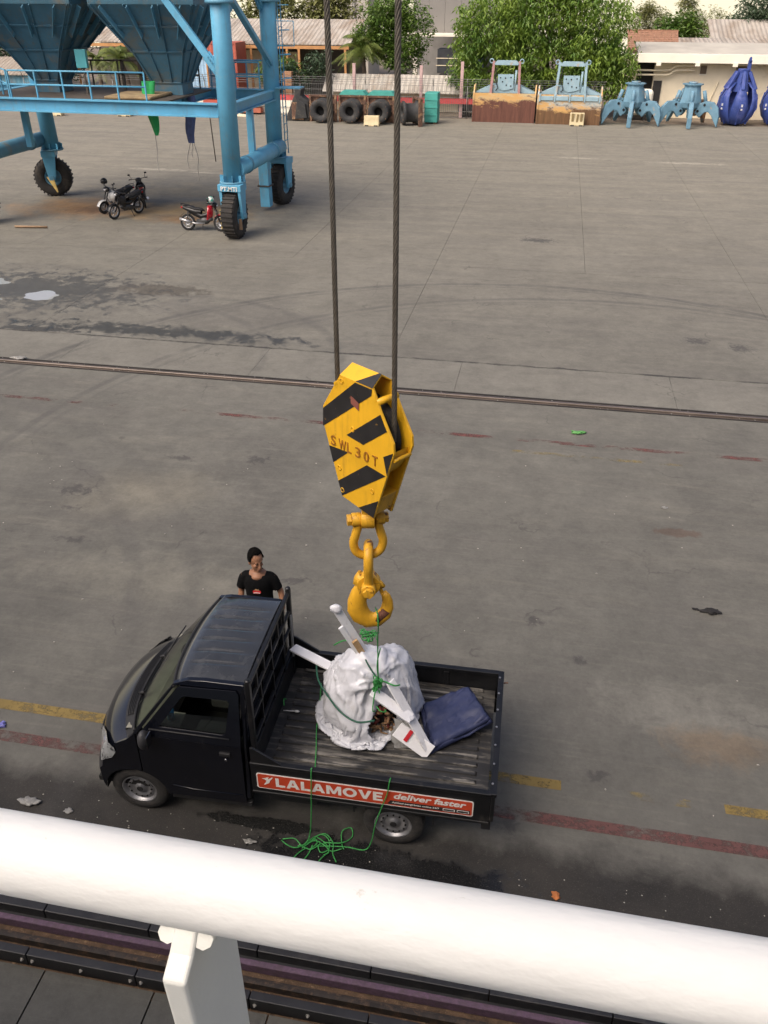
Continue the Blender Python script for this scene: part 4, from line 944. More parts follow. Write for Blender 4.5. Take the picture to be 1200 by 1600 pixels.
cord([kn, T_(2.96, .64, 1.45), T_(2.95, .60, 1.30), T_(2.97, .62, 1.27)], .007); cord([T_(2.98, .63, 1.33), T_(3.03, .60, 1.30), T_(3.08, .62, 1.28), T_(3.06, .66, 1.27)], .006)
cord([T_(2.97, .60, 1.16), T_(2.80, .56, 1.15), T_(2.62, .64, 1.17), T_(2.44, .82, 1.20), T_(2.29, 1.02, 1.23), T_(2.22, 1.25, 1.27)], .010, m=M_dgreen)
cord([T_(2.42, 1.25, 1.52), T_(2.55, 1.18, 1.66), T_(2.70, 1.05, 1.76)], .008)
cord([T_(2.26, 1.25, .95), T_(2.27, 1.12, .80), T_(2.29, .95, .782), T_(2.33, .70, .785), T_(2.385, .45, .785), T_(2.44, .15, .80), T_(2.455, .02, 1.02), T_(2.458, -.02, 1.012), T_(2.45, -.03, .80), T_(2.435, -.035, .4), T_(2.41, -.06, .10), T_(2.36, -.10, .012), T_(2.30, -.13, .012)], .006)
cord([T_(3.225, .03, 1.018), T_(3.22, -.02, 1.015), T_(3.20, -.028, .85), T_(3.15, -.03, .66), T_(3.085, -.05, .40), T_(3.05, -.06, .16), T_(2.98, -.07, .02), T_(2.80, -.06, .010), T_(2.60, -.08, .010), T_(2.50, -.10, .012)], .006)
pile = [[(-2.03, 5.25), (-1.95, 5.20), (-1.86, 5.18), (-1.78, 5.25), (-1.70, 5.32), (-1.66, 5.27), (-1.72, 5.20)], [(-2.02, 5.26), (-1.90, 5.28), (-1.80, 5.22), (-1.70, 5.20), (-1.62, 5.28)],
        [(-1.78, 5.24), (-1.70, 5.36), (-1.60, 5.40), (-1.50, 5.30), (-1.48, 5.20), (-1.42, 5.10)], [(-1.76, 5.25), (-1.66, 5.38), (-1.56, 5.34), (-1.53, 5.24), (-1.60, 5.18), (-1.64, 5.25), (-1.58, 5.30)],
        [(-1.60, 5.30), (-1.42, 5.32), (-1.33, 5.42), (-1.36, 5.52), (-1.44, 5.46), (-1.42, 5.34), (-1.38, 5.26)], [(-1.70, 5.24), (-1.72, 5.14), (-1.76, 5.04), (-1.78, 4.95)], [(-1.75, 5.22), (-1.82, 5.13), (-1.86, 5.03)],
        [(-1.52, 5.20), (-1.58, 5.10), (-1.62, 5.0)], [(-1.68, 5.34), (-1.58, 5.30), (-1.52, 5.20), (-1.56, 5.15)], [(-1.8, 5.2), (-1.70, 5.30), (-1.58, 5.26), (-1.5, 5.22), (-1.4, 5.26)]]
for k, P in enumerate(pile): cord([(x, y, .008+.010*((i+k) % 3)) for i, (x, y) in enumerate(P)], .006)
cord([T_(1.90, 1.0, .80), T_(1.885, 1.05, .84), T_(1.895, 1.10, .80)], .008)
# litter
def crumple(x, y, s, col, nm, label, cat, sy=1, seed=1, z=0):
    q = MB(); q.ell((x, y, z+s*.28), (s, s*sy, s*.16), 16, 9, lambda p: p*(1+.85*noise.noise(p*(2.6/s)+Vector((seed, 0, 0)))))
    q.v = [(a, b, max(c, z+.004)) for a, b, c in q.v]
    single(nm, q, col, (x, y, z), label, cat)
M_bag = pm('pale_plastic_bag', (.24, .235, .22), .4, 0, .4, 20, bump=.5); M_leaf = pm('orange_leaf', (.42, .14, .04), .8, 0, .4, 20); M_lump = pm('black_rag', (.015, .014, .014), .9, 0, .4, 20)
crumple(-4.82, 5.20, .10, M_bag, 'plastic_bag', 'torn pale plastic bag lying in the mud at the left edge', 'plastic bag', .6, 3)
crumple(-4.35, 5.18, .045, M_bag, 'plastic_scrap', 'small pale scrap of plastic in the mud before the front wheel', 'litter', .8, 5)
crumple(-2.35, 5.17, .06, M_bag, 'plastic_bottle', 'crushed pale plastic bottle in the mud beside the wet patch', 'litter', .5, 9)
crumple(.74, 5.14, .045, M_leaf, 'dry_leaf', 'curled orange dry leaf in the dark mud right of the truck', 'leaf', .9, 2)
crumple(2.83, 9.96, .12, M_lump, 'black_rag', 'black lump of rag lying on the open apron at right', 'rag', .6, 6)
crumple(2.62, 9.99, .05, M_lump, 'black_scrap', 'small black scrap beside the black rag', 'litter', .5, 7)
crumple(1.03, 15.33, .14, pm('green_wrapper', (.10, .30, .08), .5), 'green_wrapper', 'flattened green wrapper on the apron near the crane rail', 'litter', .4, 4)
crumple(-5.75, 6.16, .07, pm('blue_wrapper', (.16, .16, .45), .4, 0, .8, 30), 'blue_wrapper', 'small blue and white wrapper between the yellow and red lines', 'litter', .7, 8)
crumple(-11.9, 16.86, .16, M_bag, 'paper_scrap', 'white paper scrap lying beside the crane rail at far left', 'litter', .5, 11)
crumple(2.45, 12.75, .05, M_bag, 'pale_can', 'small pale crushed can on the apron right of the hook block', 'litter', .8, 12)
pebb = MB()
for k in range(420):
    if k < 240: x, y = rnd.uniform(-6, 4), rnd.uniform(4.25, 5.4)
    elif k < 330: x, y = rnd.uniform(-9, 6), rnd.uniform(5.5, 14)
    else: x, y = rnd.uniform(-13, 6), 16.74+rnd.choice((-1, 1))*rnd.uniform(.07, .14)
    s = rnd.uniform(.003, .009) if y < 5.6 else rnd.uniform(.005, .014)
    pebb.ell((x, y, s*.3), (s*rnd.uniform(.7, 1.5), s, s*.5), 6, 4)
tag(pebb.build('pale_grit', pm('pale_grit', (.36, .34, .30), .8, 0, .5, 90), fix=False), 'pale crumbs of grit and paper strewn over mud and apron', 'grit', kind='stuff')
# ------------------------------------------------------------------ the man behind the truck
def organic(name, mb, mat, parent, voxel=.012, it=6, fac=.5):
    o = mb.build(name, mat, parent, fix=False)
    r = o.modifiers.new('remesh', 'REMESH'); r.mode = 'VOXEL'; r.voxel_size = voxel; r.use_smooth_shade = True
    s = o.modifiers.new('smooth', 'SMOOTH'); s.factor = fac; s.iterations = it
    return o
man = thing('person', 'person with short black hair in black T-shirt standing behind the truck cab', 'person', (-3.06, 7.97, 0), radians(6), local=True)
man.scale = (.96, .96, .955)
M_skin = pm('skin', (.27, .135, .078), .5, 0, .10, 10, spec=.35); M_shirt = pm('black_tshirt', (.0045, .0045, .005), .95, 0, .25, 12, bump=.35, bscale=14, spec=.12); M_trs = pm('dark_trousers', (.03, .033, .045), .85, 0, .25, 10)
M_hair = pm('black_hair', (.003, .0025, .002), 1.0, 0, .3, 40, bump=.8, bscale=90, spec=.1)
def loft(q, secs, n=20):
    """secs: (cx, cy, z, rx, ry)"""
    q.grid([[(cx+cos(2*pi*k/n)*rx, cy+sin(2*pi*k/n)*ry, z) for k in range(n)] for cx, cy, z, rx, ry in secs], closed=True)
    for s_, rev in ((secs[0], True), (secs[-1], False)):
        ring = [(s_[0]+cos(2*pi*k/n)*s_[3], s_[1]+sin(2*pi*k/n)*s_[4], s_[2]) for k in range(n)]; q.add(ring, [tuple(range(n))[::-1] if rev else tuple(range(n))])
HT = Matrix.Translation((0, -.028, 1.585)) @ Matrix.Rotation(radians(36), 4, 'Z') @ Matrix.Rotation(radians(6), 4, 'X') @ Matrix.Scale(1.16, 4)    # turned to his left, looking down
def head_parts():
    q = MB()
    def sk(p):
        # p in unit-ish skull coordinates, front = -y
        z = p.z
        if z < 0: p.x *= 1+.9*z*.9/.12*.12*2.2; p.y *= (1 if p.y < 0 else 1+z*2.2)
        return p
    q.ell((0, .012, .035), (.073, .092, .092), 24, 16)                       # skull
    q.ell((0, -.016, -.045), (.061, .066, .073), 20, 12)                     # face / jaw
    q.ell((0, -.060, -.098), (.026, .024, .022), 12, 8)                      # chin
    for s_ in (-1, 1):
        q.ell((s_*.036, -.066, -.020), (.020, .016, .018), 10, 8)            # cheekbones
        q.ell((s_*.074, .010, -.012), (.010, .020, .032), 10, 8)             # ears
        q.ell((s_*.024, -.076, .022), (.020, .008, .007), 10, 6)             # brow
    q.tube([(0, -.085, .015), (0, -.100, -.012), (0, -.106, -.030), (0, -.090, -.042)], [.008, .011, .016, .008], 10)
    q.ell((0, -.084, -.062), (.022, .010, .008), 12, 6); q.ell((0, -.083, -.074), (.018, .010, .008), 12, 6)   # lips
    return q
body = head_parts(); xf(body, HT)
body.cyl((0, .020, 1.34), (.004, .0, 1.52), .060, .055, 16); body.ell((0, -.055, 1.345), (.075, .055, .045), 14, 8)
loft(body, [(0, .01, .93, .155, .105), (0, .005, 1.05, .15, .10), (0, .0, 1.2, .165, .11), (0, .005, 1.32, .165, .10), (0, .012, 1.40, .10, .07)])
def limb(q, pts): q.tube([p[:3] for p in pts], [p[3] for p in pts], 14)
for s_ in (-1, 1):
    sw = .0 if s_ < 0 else .05
    sh = (s_*.18, .01, 1.31); el = (s_*(.245+sw*.6), .035, 1.06); wr = (s_*(.255+sw), -.04, .83)
    limb(body, [(s_*.12, .01, 1.33, .05), (*sh, .054), (s_*.215, .02, 1.22, .050), (*el, .041), (s_*(.252+sw*.9), -.005, .95, .040), (*wr, .028)])
    h0 = Vector(wr); body.ell(h0+Vector((0, -.012, -.045)), (.020, .038, .048), 12, 8)
    for k, (dy, L) in enumerate(((-.030, .070), (-.012, .082), (.006, .078), (.022, .062))):
        b0 = h0+Vector((0, dy-.010, -.075)); body.tube([b0, b0+Vector((-s_*.006, -.004, -L*.45)), b0+Vector((-s_*.018, -.008, -L*.8)), b0+Vector((-s_*.028, -.008, -L))], [.0092, .0088, .008, .006], 8)
    t0 = h0+Vector((0, -.036, -.03)); body.tube([t0, t0+Vector((-s_*.008, -.024, -.024)), t0+Vector((-s_*.014, -.030, -.055))], [.011, .0105, .007], 8)
    limb(body, [(s_*.085, .01, .95, .09), (s_*.095, .0, .72, .08), (s_*.10, -.005, .50, .055), (s_*.105, .015, .32, .052), (s_*.105, .02, .09, .036)])
    body.tube([(s_*.105, .05, .045), (s_*.112, -.03, .04), (s_*.125, -.14, .028)], [.036, .040, .030], 10)
organic('body', body, M_skin, man, .0085, 3, .45)
sh = MB(); loft(sh, [(0, .005, .90, .178, .128), (0, .005, 1.0, .176, .124), (0, .0, 1.12, .178, .125), (0, -.004, 1.24, .188, .128), (0, .0, 1.31, .172, .118), (0, .006, 1.355, .135, .094), (0, .018, 1.388, .092, .072)], 28)
for s_ in (-1, 1):
    limb(sh, [(s_*.09, .01, 1.335, .058), (s_*.155, .012, 1.325, .062), (s_*.192, .016, 1.285, .066), (s_*.214, .02, 1.22, .066), (s_*.236, .026, 1.125, .070)])
organic('tshirt', sh, M_shirt, man, .013, 5)
q = MB(); q.lathe([(.072, -.006), (.084, 0), (.080, .012), (.068, .008)], (0, .012, 1.375), (0, -.42, 1), 24, closed=True); q.build('collar', M_shirt, man)
tr_ = MB(); loft(tr_, [(0, .008, .78, .165, .118), (0, .008, .88, .165, .118), (0, .006, .96, .163, .115)], 24)
for s_ in (-1, 1): limb(tr_, [(s_*.085, .01, .88, .10), (s_*.095, .0, .70, .092), (s_*.10, -.002, .50, .070), (s_*.105, .012, .30, .066), (s_*.105, .02, .10, .060)])
organic('trousers', tr_, M_trs, man, .014, 4)
for s_ in (-1, 1):
    q = MB(); q.tube([(s_*.105, .065, .05), (s_*.107, .03, .052), (s_*.112, -.05, .048), (s_*.125, -.15, .036), (s_*.128, -.185, .03)], [.035, .046, .047, .042, .022], 12); q.v = [(a, b, max(c, .002)) for a, b, c in q.v]
    q.build('shoe', pm('dark_shoe', (.02, .02, .02), .6), man)
# hair: cap with short uneven outline
q = MB(); hn = 34; rws = []
for j in range(16):
    ph = radians(90-8.8*j); row = []
    for i in range(hn):
        t = 2*pi*i/hn; fr = -sin(t)         # 1 at the front
        lim = radians(-14+62*min(1, max(0, fr-.25)/.35)-24*min(1, max(0, -fr)*1.4))
        p2 = max(ph, lim); k = 1.0+.035*noise.noise((cos(t)*5, sin(t)*5, j*.7))+.02*noise.noise((cos(t)*13, sin(t)*13, j*1.9))
        row.append((cos(p2)*cos(t)*.085*k, .016+cos(p2)*sin(t)*.105*k, .036+sin(p2)*.118*k))
    rws.append(row)
q.grid(rws, closed=True); xf(q, HT); o = q.build('hair', M_hair, man); s_ = o.modifiers.new('s', 'SOLIDIFY'); s_.thickness = .008; s_.offset = -1
for s_ in (-1, 1):
    q = MB(); q.ell((s_*.028, -.0855, .006), (.010, .005, .0035), 10, 6); xf(q, HT); q.build('eye', pm('eye_dark', (.02, .012, .01), .3), man)
    q = MB(); q.tube([(s_*.012, -.094, .026), (s_*.028, -.094, .030), (s_*.044, -.082, .025)], [.002, .003, .0015], 6); xf(q, HT); q.build('eyebrow', M_hair, man)
q = MB(); q.tube([(-.019, -.088, -.067), (0, -.0945, -.068), (.019, -.088, -.067)], [.0015, .0028, .0015], 6); xf(q, HT); q.build('mouth', pm('lip', (.17, .06, .045), .5), man)
# red and white print on the shirt front
def shf(a, b, t): return (a, -.132-t+.9*a*a*1.6, b)
pr0 = MB(); pr0.prism(rr2(-.052, .052, 1.135, 1.185, .02, 3), shf, .004); pr = pr0.build('shirt_print', pm('red_print', (.55, .02, .025), .7), man)
q = MB(); q.prism([(-.045, 1.139), (0, 1.146), (.045, 1.139), (.04, 1.152), (0, 1.16), (-.04, 1.152)], lambda a, b, t: shf(a, b, t+.0045), .002); q.build('print_band', pm('white_print', (.6, .5, .48), .7), pr)
q = MB(); q.prism([(-.035, 1.186), (.035, 1.186), (.02, 1.203), (.006, 1.198), (-.008, 1.212), (-.022, 1.198)], shf, .004); q.build('print_top', pm('tan_print', (.40, .24, .12), .7), pr)
# ------------------------------------------------------------------ blue mobile hopper on rubber tyres
M_blue = pm('sky_blue_steel', (.10, .345, .515), .5, 0, .18, 1.2, dirt=(.20, .30, .34), dscale=1.5, damt=(.58, .75), bump=.05)
M_blue2 = pm('worn_blue_steel', (.10, .27, .38), .55, 0, .25, 1.0, dirt=(.22, .20, .15), dscale=1.3, damt=(.56, .72), bump=.1)
M_bin = pm('dusty_teal_steel', (.06, .165, .235), .6, 0, .3, .9, dirt=(.17, .15, .11), dscale=.9, damt=(.52, .70), bump=.1)
M_deck = pm('rusty_grating', (.09, .075, .06), .8, 0, .4, 2); M_big = pm('loader_tyre', (.026, .024, .022), .9, 0, .4, 4, dirt=(.09, .07, .05), dscale=3, damt=(.5, .8), bump=.3)
M_ylw = pm('yellow_guard', (.52, .38, .12), .6, 0, .25, 4, dirt=(.2, .13, .06), dscale=3)
streaky(M_blue, (.16, .17, .15), .5); streaky(M_bin, (.13, .11, .08), .7)
hp = thing('mobile_hopper', 'tall sky-blue steel cargo hopper on tyred legs at upper left', 'hopper', (-15.8, 32, 0))
XA, XB, YN, YF = -10.75, -20.55, 29.1, 34.5
def fork(x, y, ang, sign=None, skip=False):
    """swivelling wheel under a leg; ang = direction of rolling in plan"""
    R = Matrix.Translation((x, y, 0)) @ Matrix.Rotation(ang, 4, 'Z')
    q = MB(); r, w = .76, .50
    q.lathe([(.34, -w/2+.04), (.36, -w/2), (.62, -w/2+.0), (.71, -w/2+.03), (r-.02, -w/2+.10), (r-.02, w/2-.10), (.71, w/2-.03), (.62, w/2), (.36, w/2), (.34, w/2-.04)], (0, 0, r), (0, 1, 0), 40); xf(q, R); ty = q.build('wheel', M_big, hp)
    for k in range(30):                              # tread lugs
        a = 2*pi*k/30; g = MB()
        g.box((0, 0, 0), (.055, w-.06, .045)); g.v = [((v[0]+.10*abs(v[1])/.25*.3), v[1], v[2]) for v in g.v]
        xf(g, R @ Matrix.Translation((0, 0, r)) @ Matrix.Rotation(a, 4, 'Y') @ Matrix.Translation((0, 0, r-.012))); g.build('tread_lug', M_big, ty)
    q = MB(); q.lathe([(.35, -.19), (.30, -.21), (.27, -.10), (.12, -.09), (.11, -.22), (.001, -.22)], (0, 0, r), (0, 1, 0), 24); q.lathe([(.35, .19), (.30, .21), (.27, .10), (.12, .09), (.11, .22), (.001, .22)], (0, 0, r), (0, 1, 0), 24); xf(q, R); q.build('rim', M_blue2, ty)
    q = MB(); q.b2((-.28, -.42, 1.58), (.28, .42, 1.80))
    for s_ in (-1, 1):
        q.prism([(-.26, 1.62), (.26, 1.62), (.15, .80), (.12, .66), (-.12, .66), (-.15, .80)], lambda a, b, t: (a, s_*.34-.05+t, b), .10)
    xf(q, R); fk = q.build('wheel_fork', M_blue, hp, .01)
    q = MB(); q.cyl((0, -.44, r), (0, .44, r), .09, n=14); xf(q, R); q.build('axle', M_blue2, fk)
    return R, fk
RA, fkA = fork(XA+.02, 28.95, radians(88)); fork(XA+.05, 34.65, radians(78)); fork(-20.6, 34.35, radians(22)); fork(-20.6, 28.95, radians(70))
q = MB(); q.b2((XA-.36, 28.56, .35), (XA-.24, 28.60, 1.0)); q.build('wheel_chock_plate', M_ylw, hp, .01)
q = MB(); q.b2((XA+.30, 28.56, .35), (XA+.42, 28.60, .72)); q.build('wheel_chock_plate', pm('brown_plate', (.12, .08, .05), .8), hp, .01)
q = MB(); q.prism([(-.20, .80), (.10, .80), (.22, .22), (.16, .2)], lambda a, b, t: (-20.5+a, 33.96+t, b), .03); q.build('wheel_chock_plate', M_ylw, hp)
text_mesh('PT.MTI', .20, pm('sign_white', (.7, .7, .66), .6), fkA, 'painted_lettering', Matrix.Translation((XA-.28, 28.645, 1.61)) @ Matrix.Rotation(pi/2, 4, 'X'), .003, 0, .004, .58)
# columns
for x, y, top in ((XA, 29.15, .10), (XA-.1, 34.5, .06), (XB+.1, 34.4, -.25), (XB+.1, 29.15, -.2)):
    q = MB(); q.cyl((x, y, 1.86), (x+top, y, 9.5), .31, .31, 24); c_ = q.build('column', M_blue, hp)
    q = MB(); q.cyl((x, y, 1.80), (x, y, 1.86), .45, n=20); q.build('flange', M_blue2, c_); q = MB(); q.cyl((x+top*.75, y, 7.10), (x+top*.75, y, 7.2), .46, n=20); q.build('flange', M_blue2, c_)
    for k in range(8):
        a = 2*pi*k/8+.3; g = MB(); d = Vector((cos(a), sin(a), 0)); p = Vector((x, y, 0)); g.bar(p+d*.37+EZ*1.86, p+d*.37+EZ*2.06, .02, .12, up=tuple(d)); g.build('stiffener_fin', M_blue, c_)
for x in (XA+.15, XB-.25):
    q = MB(); q.cyl((x, 29.2, 2.22), (x, 34.4, 2.22), .27, n=20); q.build('tie_pipe', M_blue if x > -15 else M_blue2, hp)
    for yy in (30.2, 33.4):
        q = MB(); q.cyl((x, yy-.05, 2.22), (x, yy+.05, 2.22), .30, n=20); q.build('pipe_band', M_blue2, hp)
# beams (I-sections)
def ibeam(p, q_, h, w, name='beam', m=M_blue):
    p, q_ = Vector(p), Vector(q_); k = MB(); e = Vector((0, 0, h/2-.02))
    k.bar(p, q_, .03, h-.04); k.bar(p+e, q_+e, w, .04); k.bar(p-e, q_-e, w, .04); return k.build(name, m, hp)
ibeam((-25, YN, 4.12), (XA-.25, YN, 4.06), .42, .30); ibeam((-25, YF, 4.05), (XA-.3, YF, 4.05), .36, .28)
ibeam((XA+.02, YN+.3, 4.06), (XA+.02, YF-.3, 4.06), .36, .26); ibeam((XB, YN+.3, 4.06), (XB, YF-.3, 4.06), .40, .30)
ibeam((-13.3, YN+.15, 4.06), (-13.3, YF, 4.06), .30, .2); ibeam((-17.5, YN+.15, 4.06), (-17.5, YF, 4.06), .30, .2)
for x, y in ((XA+.02, 31.4), (XB+1.15, 31.2)):
    q = MB(); q.b2((x-.11, y-.11, 2.4), (x+.11, y+.11, 3.9)); q.build('hanger_post', M_blue, hp, .01)
# diagonal braces with gusset plates
def brace(p, q_, w=.22):
    k = MB(); k.bar(p, q_, w, .14, up=(0, 1, 0)); b = k.build('diagonal_brace', M_blue, hp, .008)
    p, q_ = Vector(p), Vector(q_); d = (q_-p).normalized()
    for e, s_ in ((p, 1), (q_, -1)):
        g = MB(); g.bar(e-d*.05*s_, e+d*s_*.55, w*1.5, .03, up=(0, 1, 0)) if abs(d.y) < .5 else g.bar(e, e+d*s_*.5, .03, w*1.5); g.build('gusset_plate', M_blue, b)
        for k2 in range(4):
            c = e+d*s_*(.1+.1*k2); h = MB(); h.cyl(c+Vector((0, -.09, .05)), c+Vector((0, -.12, .05)), .022, n=6); h.build('bolt', M_blue2, b)
brace((-12.9, 29.15, 7.75), (XA-.2, 29.15, 5.25)); brace((-18.6, 29.15, 7.75), (XB+.2, 29.15, 5.25))
brace((XA+.05, 29.6, 7.6), (XA, 34.3, 5.1), .2); brace((XB+.15, 29.6, 7.6), (XB+.1, 34.3, 5.1), .2); brace((XA-.25, 34.3, 6.9), (XA-.1, 32.2, 8.4), .2)
q = MB(); q.b2((XA-.4, 33.15, .16), (XA-.02, 33.55, 2.3)); jl = q.build('jack_leg', M_blue, hp, .012)
q = MB(); q.tube([(XA-.44, 33.1, .95), (XA+.02, 33.1, .95), (XA+.02, 33.6, .95), (XA-.44, 33.6, .95)], .03, 6, True); q.build('chain', M_deck, jl)
# platform deck and handrails
q = MB(); q.b2((-20.3, 29.3, 4.20), (-13.0, 33.8, 4.25)); q.build('platform_deck', M_deck, hp)
q = MB(); q.b2((-15.3, 29.6, 4.26), (-13.6, 31.5, 4.36)); q.build('spilled_sand', pm('spilled_sand', (.36, .26, .14), .95, 0, .4, 3, bump=.8, bscale=8), hp, .04)
def handrail(p, q_, n, h=.85, m=M_blue):
    p, q_ = Vector(p), Vector(q_)
    for z in (h, h*.5):
        k = MB(); k.cyl(p+EZ*z, q_+EZ*z, .028, n=8); k.build('handrail', m, hp)
    for i in range(n+1):
        c = p.lerp(q_, i/n); k = MB(); k.bar(c, c+EZ*h, .06, .04, up=(1, 0, 0)); k.build('handrail_post', m, hp)
handrail((-18.5, 29.2, 4.27), (-13.55, 29.2, 4.27), 5); handrail((-20.3, 31.2, 4.27), (-18.6, 29.25, 4.27), 2); handrail((-13.0, 33.9, 4.22), (-11.1, 33.9, 4.22), 2, .95); handrail((-12.9, 34.9, 4.22), (-10.95, 34.9, 4.22), 2, .95)
handrail((-19.9, 33.7, 4.27), (-13.4, 33.7, 4.27), 6, .9, M_deck)
# bins: inverted pyramids with ribs
def binn(cx, cy, out, shoulder, top, zo, zs, zt, off=0):
    lv = [(zo, out, 0), (zo+.75, out, 0), (zs, shoulder, off), (zt, top, off*2), (9.6, top, off*2)]
    rings = []
    for z, (hx_, hy_), dx in lv: rings.append([(cx+dx-hx_, cy-hy_, z), (cx+dx+hx_, cy-hy_, z), (cx+dx+hx_, cy+hy_, z), (cx+dx-hx_, cy+hy_, z)])
    q = MB(); q.grid(rings, smooth=False, closed=True); b = q.build('hopper_bin', M_bin, hp)
    def P(side, u, f_):
        i = min(int(f_), len(rings)-2); fr = f_-i; A0, B0 = Vector(rings[i][side]), Vector(rings[i][(side+1) % 4]); A1, B1 = Vector(rings[i+1][side]), Vector(rings[i+1][(side+1) % 4])
        return A0.lerp(B0, u).lerp(A1.lerp(B1, u), fr)
    ctr = Vector((cx, cy, 6))
    for side in range(4):
        nrm = (P(side, 1, 2)-P(side, 0, 2)).cross(P(side, 0, 3)-P(side, 0, 2)).normalized()
        if nrm.dot(P(side, .5, 2)-ctr) < 0: nrm = -nrm
        for u in (.02, .34, .67, .98):
            k = MB(); k.bar(P(side, u, 1)+nrm*.03, P(side, u, 2)+nrm*.02, .03, .05, up=tuple(nrm)); k.bar(P(side, u, 2)+nrm*.03, P(side, u, 3)+nrm*.03, .03, .08, up=tuple(nrm)); k.build('rib', M_bin, b)
        for f_ in (1.0, 2.0, 2.55):
            k = MB(); k.bar(P(side, 0, f_)+nrm*.03, P(side, 1, f_)+nrm*.03, .06, .05, up=tuple(nrm)); k.build('rib', M_bin, b)
        for u in (.12, .38, .62, .88):
            k = MB(); k.bar(P(side, u, 2.35)+nrm*.10, P(side, u, 3)+nrm*.12, .03, .16, up=tuple(nrm)); k.build('stiffener', M_blue2, b)
    return b
binn(-18.45, 32.0, (.48, .50), (1.05, 1.0), (2.2, 1.95), 3.9, 5.65, 7.05, 0)
binn(-13.75, 32.0, (.55, .50), (.95, 1.0), (1.85, 1.95), 3.9, 5.65, 7.05, 0)
q = MB(); q.b2((-25, 29.0, 7.3), (XA+.1, 29.3, 7.8)); q.b2((-25, 34.4, 7.3), (XA+.1, 34.7, 7.8)); q.build('upper_beam', M_blue, hp)
q = MB(); q.b2((-16.83, 30.9, 5.10), (-16.42, 31.05, 5.68)); cb = q.build('control_box', pm('teal_box', (.10, .42, .45), .45, 0, .1, 3), hp, .015)
q = MB(); q.b2((-16.66, 31.0, 4.25), (-16.60, 31.05, 5.12)); q.build('box_stand', M_deck, cb)
for x, z0, z1 in ((-16.1, 4.25, 5.25), (-15.4, 4.25, 5.2), (-15.0, 4.25, 5.0), (-14.7, 4.25, 5.1)):
    q = MB(); q.b2((x-.05, 32.9, z0), (x+.05, 33.0, z1)); q.build('inner_post', M_deck, hp)
for z in (4.75, 5.2): 
    q = MB(); q.b2((-16.4, 32.9, z), (-14.5, 33.0, z+.06)); q.build('inner_rail', M_deck, hp)
# ladder with rungs up the far right column
for s_ in (-.2, .2):
    q = MB(); q.cyl((XA+.32, 34.75+s_, 1.9), (XA+.28, 34.75+s_, 9.4), .022, n=6); q.build('ladder_rail', M_blue, hp)
for k in range(24):
    z = 2.1+.3*k; q = MB(); q.cyl((XA+.31, 34.55, z), (XA+.31, 34.95, z), .014, n=6); q.build('ladder_rung', M_blue, hp)
for z in (4.6, 5.4, 6.2, 7.0):
    q = MB(); q.tube([(XA+.31+.34*sin(a), 34.75-.34*cos(a)*.9, z) for a in [pi*k/10 for k in range(11)]], .016, 6); q.build('ladder_hoop', M_blue, hp)
q = MB(); q.b2((XA+.15, 34.2, 4.28), (XA+1.1, 34.9, 4.32)); q.build('ladder_landing', M_blue, hp)
q = MB(); q.tube([(XA+.3, 34.3, 5.7), (XA+.95, 34.3, 5.7), (XA+.95, 34.3, 6.5), (XA+.3, 34.3, 6.5)], .02, 6); q.build('ladder_gate', M_blue, hp)
# nets hanging from the outlet
def net(name, label, x, y, z0, z1, w0, w1, mat, seed, string):
    q = MB(); R = []
    for i in range(14):
        f_ = i/13; z = z1+(z0-z1)*f_; w = w1+(w0-w1)*(f_**.6); row = []
        for k in range(20):
            a = 2*pi*k/20; r_ = w*(1+.28*sin(4*a+seed+2*f_)+.15*noise.noise((cos(a)*2, sin(a)*2, f_*4+seed)))
            row.append((x+cos(a)*r_+.06*sin(f_*5+seed), y+sin(a)*r_*.6, z))
        R.append(row)
    q.grid(R, closed=True); t = thing(name, label, 'net', (x, y, z1)); q.build('sheet', mat, t)
    s_ = MB(); 
    for dx, L in string: s_.tube(catmull([(x+dx*.3, y, z1+.05), (x+dx+.03, y, z1-L*.4), (x+dx-.03, y, z1-L*.7), (x+dx, y, z1-L)], 4), .014, 5)
    s_.build('string', pm('pale_string', (.5, .47, .42), .8), t)
net('green_net', 'bright green net bag hanging from the hopper outlet', -14.05, 30.6, 4.75, 3.02, .24, .05, pm('green_net', (.03, .42, .12), .7, 0, .3, 5), 1.2, ((-.03, 1.2),))
net('blue_net', 'grey-blue net rag hanging from the hopper beside the green one', -13.2, 31.9, 4.2, 2.62, .20, .12, pm('blue_net', (.10, .13, .27), .8, 0, .3, 5), 3.9, ((-.25, .9), (.12, 1.3), (-.05, .5)))
q = MB(); q.cyl((-11.55, 29.8, 2.35), (-11.62, 29.8, 3.9), .02, n=6); single('hanging_rod', q, M_deck, (-11.58, 29.8, 2.35), 'thin dark rod hanging below the blue beam near the front column', 'rod')

